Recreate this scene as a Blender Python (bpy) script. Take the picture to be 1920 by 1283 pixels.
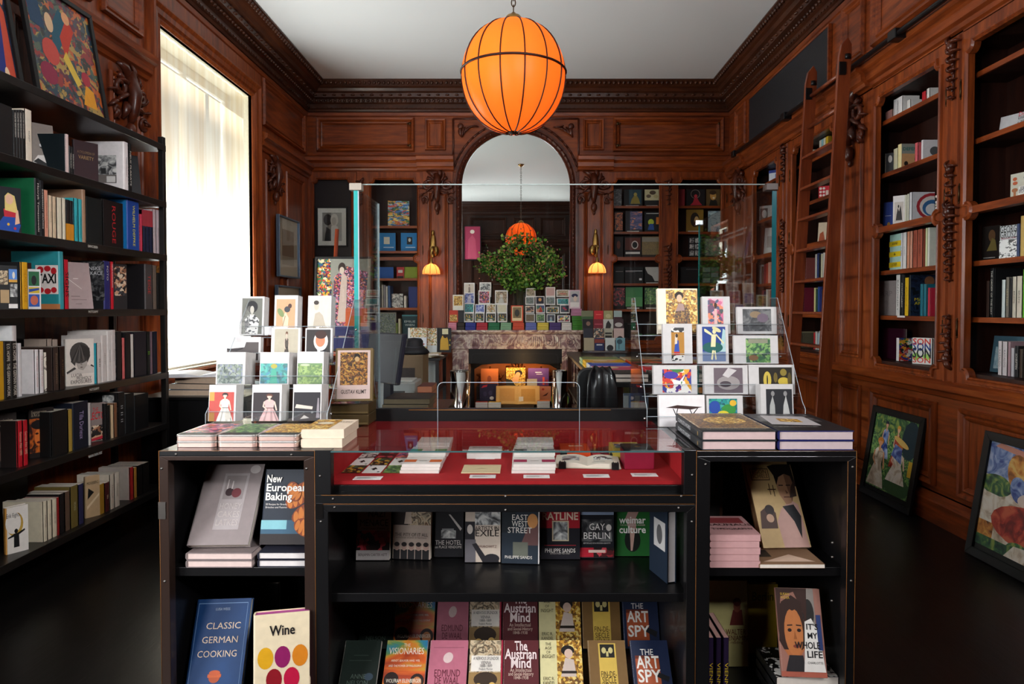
import bpy, math, random
from mathutils import Vector, Matrix, geometry
for _o in list(bpy.data.objects): bpy.data.objects.remove(_o)
R = math.radians
SC = bpy.context.scene
COL = SC.collection
random.seed(7)
# ------------------------------------------------------------------ camera
ZC, F, PX, PY, PIT = 1.42, 1250.0, 983.0, 580.0, R(1.4)
cam = bpy.data.cameras.new('camera'); CAM = bpy.data.objects.new('camera', cam); COL.objects.link(CAM)
CAM.location = (0, 0, ZC); CAM.rotation_euler = (R(90)-PIT, 0, 0)
cam.sensor_width = 36; cam.lens = F/1920*36; cam.clip_start = .05
cam.shift_x = (960-PX)/1920
cam.shift_y = (PY-641.5+F*math.tan(PIT))/1920
SC.camera = CAM
# ------------------------------------------------------------------ world, lights, exposure
w = bpy.data.worlds.new('world'); SC.world = w; w.use_nodes = True
w.node_tree.nodes['Background'].inputs[0].default_value = (.85, .93, 1, 1)
w.node_tree.nodes['Background'].inputs[1].default_value = .3
SC.view_settings.view_transform = 'Standard'; SC.view_settings.look = 'None'
SC.view_settings.exposure = 0.0; SC.view_settings.gamma = 1; SC.view_settings.use_curve_mapping = False
SC.cycles.max_bounces = 10; SC.cycles.diffuse_bounces = 4; SC.cycles.glossy_bounces = 5
SC.cycles.transmission_bounces = 6; SC.cycles.transparent_max_bounces = 32
SC.cycles.sample_clamp_indirect = 4.0; SC.cycles.caustics_reflective = False; SC.cycles.caustics_refractive = False
SC.cycles.use_denoising = True
def area(name, loc, rot, sx, sy, power, col=(1, 1, 1), spread=180):
    l = bpy.data.lights.new(name, 'AREA'); l.shape = 'RECTANGLE'; l.size = sx; l.size_y = sy; l.energy = power; l.color = col
    l.spread = R(spread)
    o = bpy.data.objects.new(name, l); COL.objects.link(o); o.location = loc; o.rotation_euler = rot; return o
def point(name, loc, power, col, rad=.05):
    l = bpy.data.lights.new(name, 'POINT'); l.energy = power; l.color = col; l.shadow_soft_size = rad
    o = bpy.data.objects.new(name, l); COL.objects.link(o); o.location = loc; return o
# daylight outside the street window seen in the photo; then added fill lights, some behind made-up unseen windows
area('daylight_street_window', (-3.95, 6.35, 1.6), (0, R(-90), 0), 2.3, 3.0, 75, (.9, .96, 1))
area('ceiling_fill', (-3.45, 6.25, 1.15), (0, R(-138), 0), .5, 1.7, 330, (.88, .95, 1))  # added strip outside the sill, aimed up to brighten the ceiling
area('side_fill', (-3.25, .35, 2.1), (0, R(-106), R(14)), 2.3, 1.5, 235, (.92, .96, 1))  # added fill at an invented window, aimed across at the bookcases
area('rear_high_fill', (2.02, -1.3, 3.35), (R(76), 0, R(50)), 1.3, 1.2, 215, (.95, .97, 1), 100)  # added fill at an invented high window, aimed at the black bookcase
area('rear_left_fill', (-2.27, -1.3, 2.1), (R(90), 0, R(-36)), 1.0, 2.3, 60, (.97, .97, 1), 110)  # added fill at an invented window, aimed at the mahogany wall
sun = bpy.data.lights.new('sun', 'SUN'); sun.energy = 9; sun.angle = R(1.0); sun.color = (1, .93, .82)
so = bpy.data.objects.new('sun', sun); COL.objects.link(so); so.location = (-6, 6, 6); so.rotation_euler = (0, R(-54), R(12))
# ------------------------------------------------------------------ camera ray helpers (used to measure the room from the photograph)
def ray(px, py):
    a = (px-PX)/F; b = -(py-PY-F*math.tan(PIT))/F
    return Vector((a, math.cos(PIT)+b*math.sin(PIT), -math.sin(PIT)+b*math.cos(PIT)))
EYE = Vector((0, 0, ZC))
def aty(px, py, y): d = ray(px, py); return EYE+d*(y/d.y)
def atx(px, py, x): d = ray(px, py); return EYE+d*(x/d.x)
def atz(px, py, z): d = ray(px, py); return EYE+d*((z-ZC)/d.z)
# ------------------------------------------------------------------ materials
def lin(c): return c/12.92 if c <= .04045 else ((c+.055)/1.055)**2.4
def hexc(h):
    h = h.lstrip('#')
    if len(h) == 3: h = ''.join(c*2 for c in h)
    return tuple(lin(int(h[i:i+2], 16)/255) for i in (0, 2, 4))+(1,)
MATS = {}
def newmat(name):
    m = bpy.data.materials.new(name); m.use_nodes = True
    return m, m.node_tree.nodes, m.node_tree.links, m.node_tree.nodes['Principled BSDF']
def C(h, rough=.5, metal=0, coat=0):
    k = (h, rough, metal, coat)
    if k not in MATS:
        m, n, l, b = newmat('paint_'+h.strip('#'))
        b.inputs['Base Color'].default_value = hexc(h); b.inputs['Roughness'].default_value = rough
        b.inputs['Metallic'].default_value = metal; b.inputs['Specular IOR Level'].default_value = .3; b.inputs['Coat Weight'].default_value = coat
        # a little surface variation so that the paper or paint is not perfectly flat
        t = n.new('ShaderNodeTexNoise'); t.inputs['Scale'].default_value = 60
        mr = n.new('ShaderNodeMapRange'); mr.inputs[3].default_value = max(.02, rough-.06); mr.inputs[4].default_value = min(1, rough+.06)
        l.new(t.outputs[0], mr.inputs[0]); l.new(mr.outputs[0], b.inputs['Roughness'])
        if not metal:
            tc = n.new('ShaderNodeTexCoord'); t2 = n.new('ShaderNodeTexNoise'); t2.inputs['Scale'].default_value = 45; t2.inputs['Detail'].default_value = 5; l.new(tc.outputs['Object'], t2.inputs['Vector'])
            mx = n.new('ShaderNodeMixRGB'); mx.blend_type = 'MULTIPLY'; mx.inputs[0].default_value = 1; mx.inputs[1].default_value = hexc(h)
            m2 = n.new('ShaderNodeMapRange'); m2.inputs[1].default_value = .3; m2.inputs[2].default_value = .7; m2.inputs[3].default_value = .93; m2.inputs[4].default_value = 1.02
            l.new(t2.outputs[0], m2.inputs[0]); l.new(m2.outputs[0], mx.inputs[2]); l.new(mx.outputs[0], b.inputs['Base Color'])
        MATS[k] = m
    return MATS[k]
def ART(name, pal, scale=30, dist=.35, kind='v', rough=.4, stretch=(1, 1, 1), seed=None):
    """printed picture: coloured patches of the palette"""
    k = 'art_'+name
    if k in MATS: return MATS[k]
    m, n, l, b = newmat(k); b.inputs['Roughness'].default_value = rough
    tc = n.new('ShaderNodeTexCoord'); mp = n.new('ShaderNodeMapping')
    sd = seed if seed is not None else (sum(map(ord, name))*7) % 50
    mp.inputs['Location'].default_value = (sd*.37, sd*.11, sd*.23); mp.inputs['Scale'].default_value = stretch
    l.new(tc.outputs['Object'], mp.inputs[0])
    nz = n.new('ShaderNodeTexNoise'); nz.inputs['Scale'].default_value = scale*.6; nz.inputs['Detail'].default_value = 4
    l.new(mp.outputs[0], nz.inputs['Vector'])
    ramp = n.new('ShaderNodeValToRGB'); cr = ramp.color_ramp
    if kind == 'v':
        mx = n.new('ShaderNodeMixRGB'); mx.blend_type = 'LINEAR_LIGHT'; mx.inputs[0].default_value = dist/scale*3
        l.new(mp.outputs[0], mx.inputs[1]); l.new(nz.outputs['Color'], mx.inputs[2])
        vo = n.new('ShaderNodeTexVoronoi'); vo.inputs['Scale'].default_value = scale
        l.new(mx.outputs[0], vo.inputs['Vector'])
        sp = n.new('ShaderNodeSeparateColor'); l.new(vo.outputs['Color'], sp.inputs[0]); l.new(sp.outputs[0], ramp.inputs[0])
        cr.interpolation = 'CONSTANT'
    else:
        nz.inputs['Scale'].default_value = scale; nz.inputs['Distortion'].default_value = dist*4
        mr = n.new('ShaderNodeMapRange'); mr.inputs[1].default_value = .28; mr.inputs[2].default_value = .72
        l.new(nz.outputs[0], mr.inputs[0]); l.new(mr.outputs[0], ramp.inputs[0])
        cr.interpolation = 'LINEAR' if kind == 'n' else 'CONSTANT'
    while len(cr.elements) < len(pal): cr.elements.new(.5)
    for i, c in enumerate(pal):
        cr.elements[i].position = i/len(pal); cr.elements[i].color = hexc(c)
    l.new(ramp.outputs[0], b.inputs['Base Color'])
    MATS[k] = m; return m
def M(x):
    if not isinstance(x, str): return x
    return MATS['art_'+x[1:]] if x[0] == '@' else C(x)
def wood(name, cols, grain, rough=.36, coat=.12, scale=3.0, bump=.15):
    m, n, l, b = newmat(name)
    tc = n.new('ShaderNodeTexCoord'); mp = n.new('ShaderNodeMapping'); mp.inputs['Scale'].default_value = grain
    l.new(tc.outputs['Object'], mp.inputs[0])
    nz = n.new('ShaderNodeTexNoise'); nz.inputs['Scale'].default_value = scale; nz.inputs['Detail'].default_value = 6; nz.inputs['Roughness'].default_value = .6
    l.new(mp.outputs[0], nz.inputs['Vector'])
    n2 = n.new('ShaderNodeTexNoise'); n2.inputs['Scale'].default_value = .9; n2.inputs['Detail'].default_value = 2
    l.new(tc.outputs['Object'], n2.inputs['Vector'])
    ad = n.new('ShaderNodeMath'); ad.operation = 'MULTIPLY_ADD'; ad.inputs[1].default_value = .35; l.new(n2.outputs[0], ad.inputs[0]); 
    sc = n.new('ShaderNodeMath'); sc.operation = 'MULTIPLY'; sc.inputs[1].default_value = .7; l.new(nz.outputs[0], sc.inputs[0]); l.new(sc.outputs[0], ad.inputs[2])
    ramp = n.new('ShaderNodeValToRGB'); cr = ramp.color_ramp
    while len(cr.elements) < len(cols): cr.elements.new(.5)
    for i, c in enumerate(cols):
        cr.elements[i].position = .3+.42*i/(len(cols)-1); cr.elements[i].color = hexc(c)
    l.new(ad.outputs[0], ramp.inputs[0]); l.new(ramp.outputs[0], b.inputs['Base Color'])
    bp = n.new('ShaderNodeBump'); bp.inputs['Strength'].default_value = bump; bp.inputs['Distance'].default_value = .004
    l.new(nz.outputs[0], bp.inputs['Height']); l.new(bp.outputs[0], b.inputs['Normal'])
    b.inputs['Roughness'].default_value = rough; b.inputs['Coat Weight'].default_value = coat; b.inputs['Coat Roughness'].default_value = .25
    b.inputs['Specular IOR Level'].default_value = .3
    return m
MAH = ['#381508', '#662c11', '#853d16', '#9a5022']
WV = wood('mahogany_upright', MAH, (9, 9, .9))
WH = wood('mahogany_level', MAH, (.9, 9, 9))
WHY = wood('mahogany_level_along_wall', MAH, (9, .9, 9))
WD = wood('mahogany_dark_carving', ['#2a100a', '#4a2012', '#5e2c18'], (5, 5, 5), rough=.3)
WDK = wood('mahogany_painted_shade', ['#160905', '#2a130a', '#3a1c0e'], (9, 9, .9), rough=.4)  # darker mahogany copy, the rear wall's shade put into the colour
WIN = wood('case_inside', ['#1a0a06', '#2a1109', '#35170c'], (9, 9, .9), rough=.5, coat=.0)  # nearly black wood, shade of the recess put into the colour
WCOR = wood('cornice_wood', ['#26120a', '#412112', '#552d18'], (1, 1, 6), rough=.35, coat=.25)
LAD = wood('ladder_wood', ['#4a1c0c', '#74341a', '#8a4522'], (9, 9, .9), rough=.28, coat=.5)
BLK = wood('black_stained_wood', ['#0b0a0a', '#151312', '#1d1a18'], (1, 8, 8), rough=.38, coat=.2, bump=.05)
BLKM = C('#0c0b0c', .38, 0, .15)
BRNM = C('#33251f', .32, .2, .2)
FLOOR = wood('floor_boards', ['#070605', '#0e0c0b', '#171311'], (12, 1.2, 1), rough=.34, coat=.0, bump=.3)
def ceilmat():
    m, n, l, b = newmat('ceiling_plaster'); b.inputs['Base Color'].default_value = hexc('#f2f0ec'); b.inputs['Roughness'].default_value = .9
    t = n.new('ShaderNodeTexNoise'); t.inputs['Scale'].default_value = 40; bp = n.new('ShaderNodeBump'); bp.inputs['Strength'].default_value = .05
    l.new(t.outputs[0], bp.inputs['Height']); l.new(bp.outputs[0], b.inputs['Normal']); return m
CEIL = ceilmat()
def glassmat(name, tint, ior=1.45):
    m = bpy.data.materials.new(name); m.use_nodes = True; n = m.node_tree.nodes; l = m.node_tree.links; n.clear()
    o = n.new('ShaderNodeOutputMaterial'); mx = n.new('ShaderNodeMixShader'); t = n.new('ShaderNodeBsdfTransparent'); g = n.new('ShaderNodeBsdfGlossy')
    fr = n.new('ShaderNodeFresnel'); 
    ge = n.new('ShaderNodeNewGeometry'); mr = n.new('ShaderNodeMapRange'); mr.inputs[3].default_value = ior; mr.inputs[4].default_value = 1/ior
    l.new(ge.outputs['Backfacing'], mr.inputs[0]); l.new(mr.outputs[0], fr.inputs[0])   # the sheet does not bend rays: same reflectance from inside
    g.inputs['Roughness'].default_value = .0; t.inputs[0].default_value = tint
    l.new(fr.outputs[0], mx.inputs[0]); l.new(t.outputs[0], mx.inputs[1]); l.new(g.outputs[0], mx.inputs[2]); l.new(mx.outputs[0], o.inputs[0]); return m
GLASS = glassmat('clear_glass', (.97, .985, .98, 1))
PLEXI = glassmat('clear_acrylic', (.975, .98, .985, 1), 1.4)
EDGE = C('#1c9a97', .15, 0, .5); EDGEW = C('#a9b4b8', .15, 0, .5); EDGED = C('#0d4a50', .15, 0, .5)  # lit, pale and dim copies of glass edge, light put into colour
def mk(name, col, **kw):
    m, n, l, b = newmat(name); b.inputs['Base Color'].default_value = hexc(col)
    for k, v in kw.items(): b.inputs[k.replace('_', ' ')].default_value = v
    return m
MIRROR = mk('mirror_silver', '#d9dedb', Metallic=1.0, Roughness=.01)
SCREWM = mk('screw_steel', '#77736e', Metallic=1.0, Roughness=.4)
CHROME = mk('chrome', '#d5d5d5', Metallic=1.0, Roughness=.12)
BRASS = mk('brass_old', '#a8854a', Metallic=1.0, Roughness=.35)
BRASSD = mk('brass_dark', '#4a3722', Metallic=.9, Roughness=.4)
def sheer():
    m = bpy.data.materials.new('sheer_blind'); m.use_nodes = True; n = m.node_tree.nodes; l = m.node_tree.links; n.clear()
    o = n.new('ShaderNodeOutputMaterial'); t = n.new('ShaderNodeBsdfTranslucent'); d = n.new('ShaderNodeBsdfDiffuse'); tr = n.new('ShaderNodeBsdfTransparent')
    tc = n.new('ShaderNodeTexCoord'); mp = n.new('ShaderNodeMapping'); mp.inputs['Scale'].default_value = (1, 6, .25); nz = n.new('ShaderNodeTexNoise'); nz.inputs['Scale'].default_value = 2
    l.new(tc.outputs['Object'], mp.inputs[0]); l.new(mp.outputs[0], nz.inputs['Vector'])
    ra = n.new('ShaderNodeValToRGB'); ra.color_ramp.elements[0].position = .35; ra.color_ramp.elements[0].color = hexc('#e2c8a8'); ra.color_ramp.elements[1].position = .65; ra.color_ramp.elements[1].color = hexc('#f2e6d4')
    l.new(nz.outputs[0], ra.inputs[0]); l.new(ra.outputs[0], t.inputs[0]); d.inputs[0].default_value = hexc('#efe6d8')
    a = n.new('ShaderNodeMixShader'); a.inputs[0].default_value = .25; b = n.new('ShaderNodeMixShader'); b.inputs[0].default_value = .4
    l.new(t.outputs[0], a.inputs[1]); l.new(d.outputs[0], a.inputs[2]); l.new(a.outputs[0], b.inputs[1]); l.new(tr.outputs[0], b.inputs[2]); l.new(b.outputs[0], o.inputs[0]); return m
SHEER = sheer()
def shade(name, col):
    m = bpy.data.materials.new(name); m.use_nodes = True; n = m.node_tree.nodes; l = m.node_tree.links; n.clear()
    o = n.new('ShaderNodeOutputMaterial'); t = n.new('ShaderNodeBsdfTranslucent'); d = n.new('ShaderNodeBsdfPrincipled'); x = n.new('ShaderNodeMixShader'); x.inputs[0].default_value = .3
    t.inputs[0].default_value = hexc(col); d.inputs['Base Color'].default_value = hexc(col); d.inputs['Roughness'].default_value = .45
    l.new(t.outputs[0], x.inputs[1]); l.new(d.outputs[0], x.inputs[2]); l.new(x.outputs[0], o.inputs[0]); return m
LAMP = shade('orange_silk', '#ff7a28'); SCON = shade('sconce_silk', '#e08a50')
def marble():
    m, n, l, b = newmat('mauve_marble'); b.inputs['Roughness'].default_value = .25
    tc = n.new('ShaderNodeTexCoord'); nz = n.new('ShaderNodeTexNoise'); nz.inputs['Scale'].default_value = 5; nz.inputs['Detail'].default_value = 7; nz.inputs['Distortion'].default_value = 1.6
    l.new(tc.outputs['Object'], nz.inputs['Vector']); ra = n.new('ShaderNodeValToRGB'); cr = ra.color_ramp
    for i, (p, c) in enumerate([(.3, '#6a4c52'), (.43, '#9a7c7c'), (.5, '#d8c8ba'), (.58, '#8a686a'), (.7, '#efe6d8')]):
        if i > 1: cr.elements.new(.5)
    for i, (p, c) in enumerate([(.3, '#6a4c52'), (.43, '#9a7c7c'), (.5, '#d8c8ba'), (.58, '#8a686a'), (.7, '#efe6d8')]):
        cr.elements[i].position = p; cr.elements[i].color = hexc(c)
    l.new(nz.outputs[0], ra.inputs[0]); l.new(ra.outputs[0], b.inputs['Base Color']); return m
MARB = marble()
# ------------------------------------------------------------------ mesh builder
class MB:
    def __init__(s): s.v = []; s.f = []; s.m = []; s.s = []
    def add(s, vs, fs, m=0, sm=False):
        k = len(s.v); s.v += [tuple(v) for v in vs]
        for f in fs: s.f.append([i+k for i in f]); s.m.append(m); s.s.append(sm)
    def box(s, a, b, m=0):
        x0, y0, z0 = a; x1, y1, z1 = b
        s.add([(x0, y0, z0), (x1, y0, z0), (x1, y1, z0), (x0, y1, z0), (x0, y0, z1), (x1, y0, z1), (x1, y1, z1), (x0, y1, z1)],
              [(0, 3, 2, 1), (4, 5, 6, 7), (0, 1, 5, 4), (1, 2, 6, 5), (2, 3, 7, 6), (3, 0, 4, 7)], m); return s
    def quad(s, a, b, c, d, m=0): s.add([a, b, c, d], [(0, 1, 2, 3)], m); return s
    def prism(s, pts, off, m=0):
        """polygon (list of 3-D points) pushed along the vector off"""
        n = len(pts); o = Vector(off)
        s.add([Vector(p) for p in pts]+[Vector(p)+o for p in pts], [list(range(n))[::-1], list(range(n, 2*n))]+[(i, (i+1) % n, n+(i+1) % n, n+i) for i in range(n)], m); return s
    def tube(s, pts, rad, m=0, seg=8, cap=True, flat=1.0):
        pts = [Vector(p) for p in pts]; n = len(pts); rad = rad if isinstance(rad, (list, tuple)) else [rad]*n
        vs = []; up = Vector((0, 0, 1)); last = None
        for i, p in enumerate(pts):
            t = (pts[min(i+1, n-1)]-pts[max(i-1, 0)]).normalized()
            a = last if last is not None else (up.cross(t) if abs(t.z) < .95 else Vector((1, 0, 0)).cross(t))
            a = (a-t*a.dot(t)).normalized(); b = t.cross(a); last = a
            for j in range(seg):
                q = 2*math.pi*j/seg; vs.append(p+a*(rad[i]*math.cos(q))+b*(rad[i]*flat*math.sin(q)))
        fs = [(i*seg+j, i*seg+(j+1) % seg, (i+1)*seg+(j+1) % seg, (i+1)*seg+j) for i in range(n-1) for j in range(seg)]
        if cap: fs += [tuple(range(seg))[::-1], tuple(range((n-1)*seg, n*seg))]
        s.add(vs, fs, m, True); return s
    def lathe(s, prof, c=(0, 0, 0), m=0, seg=24, sm=True):
        c = Vector(c); n = len(prof)
        vs = [c+Vector((r*math.cos(2*math.pi*j/seg), r*math.sin(2*math.pi*j/seg), z)) for r, z in prof for j in range(seg)]
        fs = [(i*seg+j, i*seg+(j+1) % seg, (i+1)*seg+(j+1) % seg, (i+1)*seg+j) for i in range(n-1) for j in range(seg)]
        s.add(vs, fs, m, sm); return s
    def ell(s, c, r, m=0, seg=8, rings=5):
        c = Vector(c); r = r if isinstance(r, (tuple, list)) else (r, r, r)
        vs = [c+Vector((0, 0, -r[2]))]
        for i in range(1, rings):
            a = math.pi*i/rings-math.pi/2
            for j in range(seg):
                q = 2*math.pi*j/seg; vs.append(c+Vector((r[0]*math.cos(a)*math.cos(q), r[1]*math.cos(a)*math.sin(q), r[2]*math.sin(a))))
        vs.append(c+Vector((0, 0, r[2]))); e = len(vs)-1
        fs = [(0, 1+(j+1) % seg, 1+j) for j in range(seg)]
        for i in range(rings-2):
            k = 1+i*seg; fs += [(k+j, k+(j+1) % seg, k+seg+(j+1) % seg, k+seg+j) for j in range(seg)]
        k = 1+(rings-2)*seg; fs += [(k+j, k+(j+1) % seg, e) for j in range(seg)]
        s.add(vs, fs, m, True); return s
    def build(s, name, mats, parent=None, loc=(0, 0, 0), rot=(0, 0, 0), bevel=0, world=False):
        me = bpy.data.meshes.new(name); me.from_pydata(s.v, [], s.f)
        if not isinstance(mats, (list, tuple)): mats = [mats]
        for m in mats: me.materials.append(M(m))
        me.polygons.foreach_set('material_index', s.m); me.polygons.foreach_set('use_smooth', s.s); me.update()
        return link(name, me, parent, loc, rot, bevel, world)
def link(name, data, parent=None, loc=(0, 0, 0), rot=(0, 0, 0), bevel=0, world=False):
    o = bpy.data.objects.new(name, data); COL.objects.link(o)
    o.location = loc; o.rotation_euler = rot
    if parent is not None:
        o.parent = parent
        if world: o.matrix_parent_inverse = Matrix.LocRotScale(parent.location, parent.rotation_euler, None).inverted()
    if bevel:
        b = o.modifiers.new('edge', 'BEVEL'); b.width = bevel; b.segments = 2; b.limit_method = 'ANGLE'
    return o
def tag(o, label=None, cat=None, group=None, kind=None):
    for k, v in (('label', label), ('category', cat), ('group', group), ('kind', kind)):
        if v: o[k] = v
    return o
def empty(name, loc, label=None, cat=None, group=None, kind=None, rot=(0, 0, 0)):
    o = bpy.data.objects.new(name, None); COL.objects.link(o); o.location = loc; o.rotation_euler = rot; o.empty_display_size = .05
    return tag(o, label, cat, group, kind)
def copy_tree(o, parent=None):
    c = o.copy(); COL.objects.link(c)
    if parent is not None: c.parent = parent; c.matrix_parent_inverse = o.matrix_parent_inverse.copy()
    for ch in [x for x in o.children]: copy_tree(ch, c)
    return c
# mouldings: planes of the room.  u runs along the wall, z up, h stands out into the room
BY, RX, LX = 9.0, 2.75, -2.91
def P_B(u, z, h): return Vector((u, BY-h, z))
def P_R(u, z, h): return Vector((RX-h, u, z))
def P_L(u, z, h): return Vector((LX+h, u, z))
def offs(pts, d):
    """outline (counter-clockwise) pushed outwards by d with mitred corners"""
    n = len(pts); out = []
    for i in range(n):
        p0, p1, p2 = Vector(pts[i-1]), Vector(pts[i]), Vector(pts[(i+1) % n])
        a = (p1-p0).normalized(); b = (p2-p1).normalized(); na = Vector((a.y, -a.x)); nb = Vector((b.y, -b.x))
        k = (na+nb); den = 1+na.dot(nb)
        out.append(tuple(p1+k*(d/den)) if den > .2 else tuple(p1+na*d))
    return out
def sweep(mb, P, pts, prof, m=0, close_in=False, close_h=0):
    """moulding with profile [(offset outwards, height)] around the outline"""
    rings = [[P(u, z, h) for u, z in offs(pts, d)] for d, h in prof]; n = len(pts)
    vs = [v for r in rings for v in r]
    mb.add(vs, [(i*n+j, i*n+(j+1) % n, (i+1)*n+(j+1) % n, (i+1)*n+j) for i in range(len(rings)-1) for j in range(n)], m)
    if close_in: mb.add(rings[0], [list(range(n))], m)
def rect(u0, u1, z0, z1): return [(u0, z0), (u1, z0), (u1, z1), (u0, z1)]
PAN = [(-.075, .004), (-.06, .02), (-.05, .024), (-.04, .012), (-.025, .03), (-.008, .034), (0, .012), (0, 0)]
def panel(mb, P, u0, u1, z0, z1, m=0, s=1.0, raised=.0):
    pr = [(d*s, h*s+.002) for d, h in PAN]; sweep(mb, P, rect(u0, u1, z0, z1), pr, m)
    i = .075*s; mb.quad(P(u0+i, z0+i, .004+raised), P(u1-i, z0+i, .004+raised), P(u1-i, z1-i, .004+raised), P(u0+i, z1-i, .004+raised), m)
def slab(mb, P, u0, u1, z0, z1, h0, h1, m=0):
    a, b = P(u0, z0, h0), P(u1, z1, h1)
    mb.box([min(a[i], b[i]) for i in range(3)], [max(a[i], b[i]) for i in range(3)], m)
def ledge(mb, P, u0, u1, prof, m=0, caps=True):
    """straight moulding from u0 to u1, profile [(z, h)]"""
    n = len(prof); vs = [P(u0, z, h) for z, h in prof]+[P(u1, z, h) for z, h in prof]
    mb.add(vs, [(i, i+1, n+i+1, n+i) for i in range(n-1)]+([list(range(n)), list(range(n, 2*n))[::-1]] if caps else []), m)
# ------------------------------------------------------------------ printed things
FITS = []
def text(parent, body, x, z, size, col='#f2ead8', fit=None, y=0, align='CENTER', face='front', name='title', bold=0, w=0, space=1.0):
    cu = bpy.data.curves.new(name, 'FONT'); cu.body = body; cu.size = size; cu.align_x = align; cu.align_y = 'CENTER'
    cu.resolution_u = 2; cu.offset = bold*size; cu.space_line = .8*space; cu.fill_mode = 'FRONT'
    cu.materials.append(M(col))
    o = link(name, cu, parent)
    if face == 'front': o.location = (x, y, z); o.rotation_euler = (R(90), 0, 0)
    elif face == 'back': o.location = (x, y, z); o.rotation_euler = (R(90), 0, R(180))
    elif face == 'spine': o.location = (x, y, z); o.rotation_euler = Matrix(((0, 0, -1), (0, -1, 0), (-1, 0, 0))).to_euler()
    elif face == 'flat': o.location = (x, y, z)
    if fit: FITS.append((o, fit))
    return o
def ell2(cx, cy, rx, ry, rot=0, n=18):
    c, s = math.cos(rot), math.sin(rot)
    return [(cx+rx*math.cos(q)*c-ry*math.sin(q)*s, cy+rx*math.cos(q)*s+ry*math.sin(q)*c) for q in [2*math.pi*i/n for i in range(n)]]
def darker(h, k):
    h = h.lstrip('#'); h = ''.join(c*2 for c in h) if len(h) == 3 else h
    return '#'+''.join('%02x' % max(0, min(255, int(int(h[i:i+2], 16)*k))) for i in (0, 2, 4))
def fig(cx, y0, h, dress, skin='#d8a888', hair='#2a1a14', w=.5, lean=0):
    """a small printed figure: flared gown with folds, arms, neck, head, hair"""
    W = w*h; P = lambda *q: [(cx+W*a+lean*b, y0+h*b) for a, b in q]
    o = [('p', P((-.5, 0), (-.43, .14), (-.31, .32), (-.2, .47), (-.23, .6), (-.29, .71), (-.12, .79), (.12, .79), (.29, .71), (.23, .6), (.2, .47), (.31, .32), (.43, .14), (.5, 0)), dress)]
    if dress[0] == '#':
        o += [('p', P((-.3, 0), (-.2, 0), (-.06, .45), (-.1, .47)), darker(dress, .78)), ('p', P((.06, 0), (.2, 0), (.12, .46), (.07, .45)), darker(dress, .82)), ('p', P((.36, 0), (.46, 0), (.18, .44), (.17, .4)), darker(dress, .7)), ('p', P((-.2, .46), (.2, .46), (.21, .5), (-.21, .5)), darker(dress, .6))]
    return o+[('p', P((-.29, .71), (-.22, .73), (-.26, .55), (-.1, .44), (-.12, .4), (-.34, .53)), skin), ('p', P((.29, .71), (.22, .73), (.27, .55), (.34, .38), (.4, .4), (.35, .56)), skin),
              ('p', P((-.1, .79), (.1, .79), (.0, .7)), skin), ('p', P((-.055, .75), (.055, .75), (.05, .86), (-.05, .86)), skin), ('e', cx+lean, y0+h*.935, W*.17, h*.075, hair), ('e', cx+lean, y0+h*.9, W*.115, h*.065, skin), ('p', P((-.12, .93), (.12, .93), (.1, .97), (-.1, .97)), hair)]
def picture(parent, x0, z0, w, h, base, shapes=(), y=0, name='cover_picture', back=False):
    mats = []; mb = MB()
    def mi(c):
        k = M(c)
        if k not in mats: mats.append(k)
        return mats.index(k)
    sg = -1
    def q(px, py, lv): return (x0+px*w, y+sg*(.0004+.00012*lv), z0+py*h)
    if base is not None: mb.quad(q(0, 0, 0), q(1, 0, 0), q(1, 1, 0), q(0, 1, 0), mi(base))
    lv = 0
    for s in shapes:
        lv += 1
        if s[0] == 'r': _, a, b, c, d, m = s; pts = [(a, b), (a+c, b), (a+c, b+d), (a, b+d)]
        elif s[0] == 'e': pts = ell2(*s[1:5], rot=s[6] if len(s) > 6 else 0); m = s[5]
        else: _, pts, m = s
        pts = [(min(1, max(0, a)), min(1, max(0, b))) for a, b in pts]
        mb.add([q(a, b, lv) for a, b in pts], [list(range(len(pts)))], mi(m))
    o = mb.build(name, mats, parent)
    return o
NB = 0
def volume(name, label, cat, w, h, t, cover='#222', spine=None, back=None, pages='#e6dccb', hard=True, loc=(0, 0, 0), rot=(0, 0, 0), group=None, pg=True):
    """a book: cover boards and spine in one piece, block of pages inside"""
    b = min(.0028 if hard else .001, t*.2); ov = .003 if hard else .0006
    r = min(t*.35, .012)
    out = [(w/2, -t/2), (-w/2+r*.6, -t/2), (-w/2+r*.1, -t/2+r*.35), (-w/2, -t/2+r), (-w/2, t/2-r), (-w/2+r*.1, t/2-r*.35), (-w/2+r*.6, t/2), (w/2, t/2), (w/2, t/2-b), (-w/2+b*2, t/2-b), (-w/2+b*2, -t/2+b), (w/2, -t/2+b)]
    n = len(out); mb = MB()
    vs = [(x, y, 0) for x, y in out]+[(x, y, h) for x, y in out]
    mb.add(vs, [list(range(n))[::-1], list(range(n, 2*n))])
    for i in range(n):
        j = (i+1) % n; mb.add([vs[i], vs[j], vs[n+j], vs[n+i]], [(0, 1, 2, 3)], 1 if 1 <= i <= 5 else (2 if i == 6 else 0))
    me = mb.build(name, [cover, spine or cover, back or cover], None, loc, rot)
    tag(me, label, cat, group)
    if pg:
        p = MB(); p.box((-w/2+b*2, -t/2+b, ov), (w/2-ov, t/2-b, h-ov)); p.build('pages', pages, me)
    return me
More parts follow.
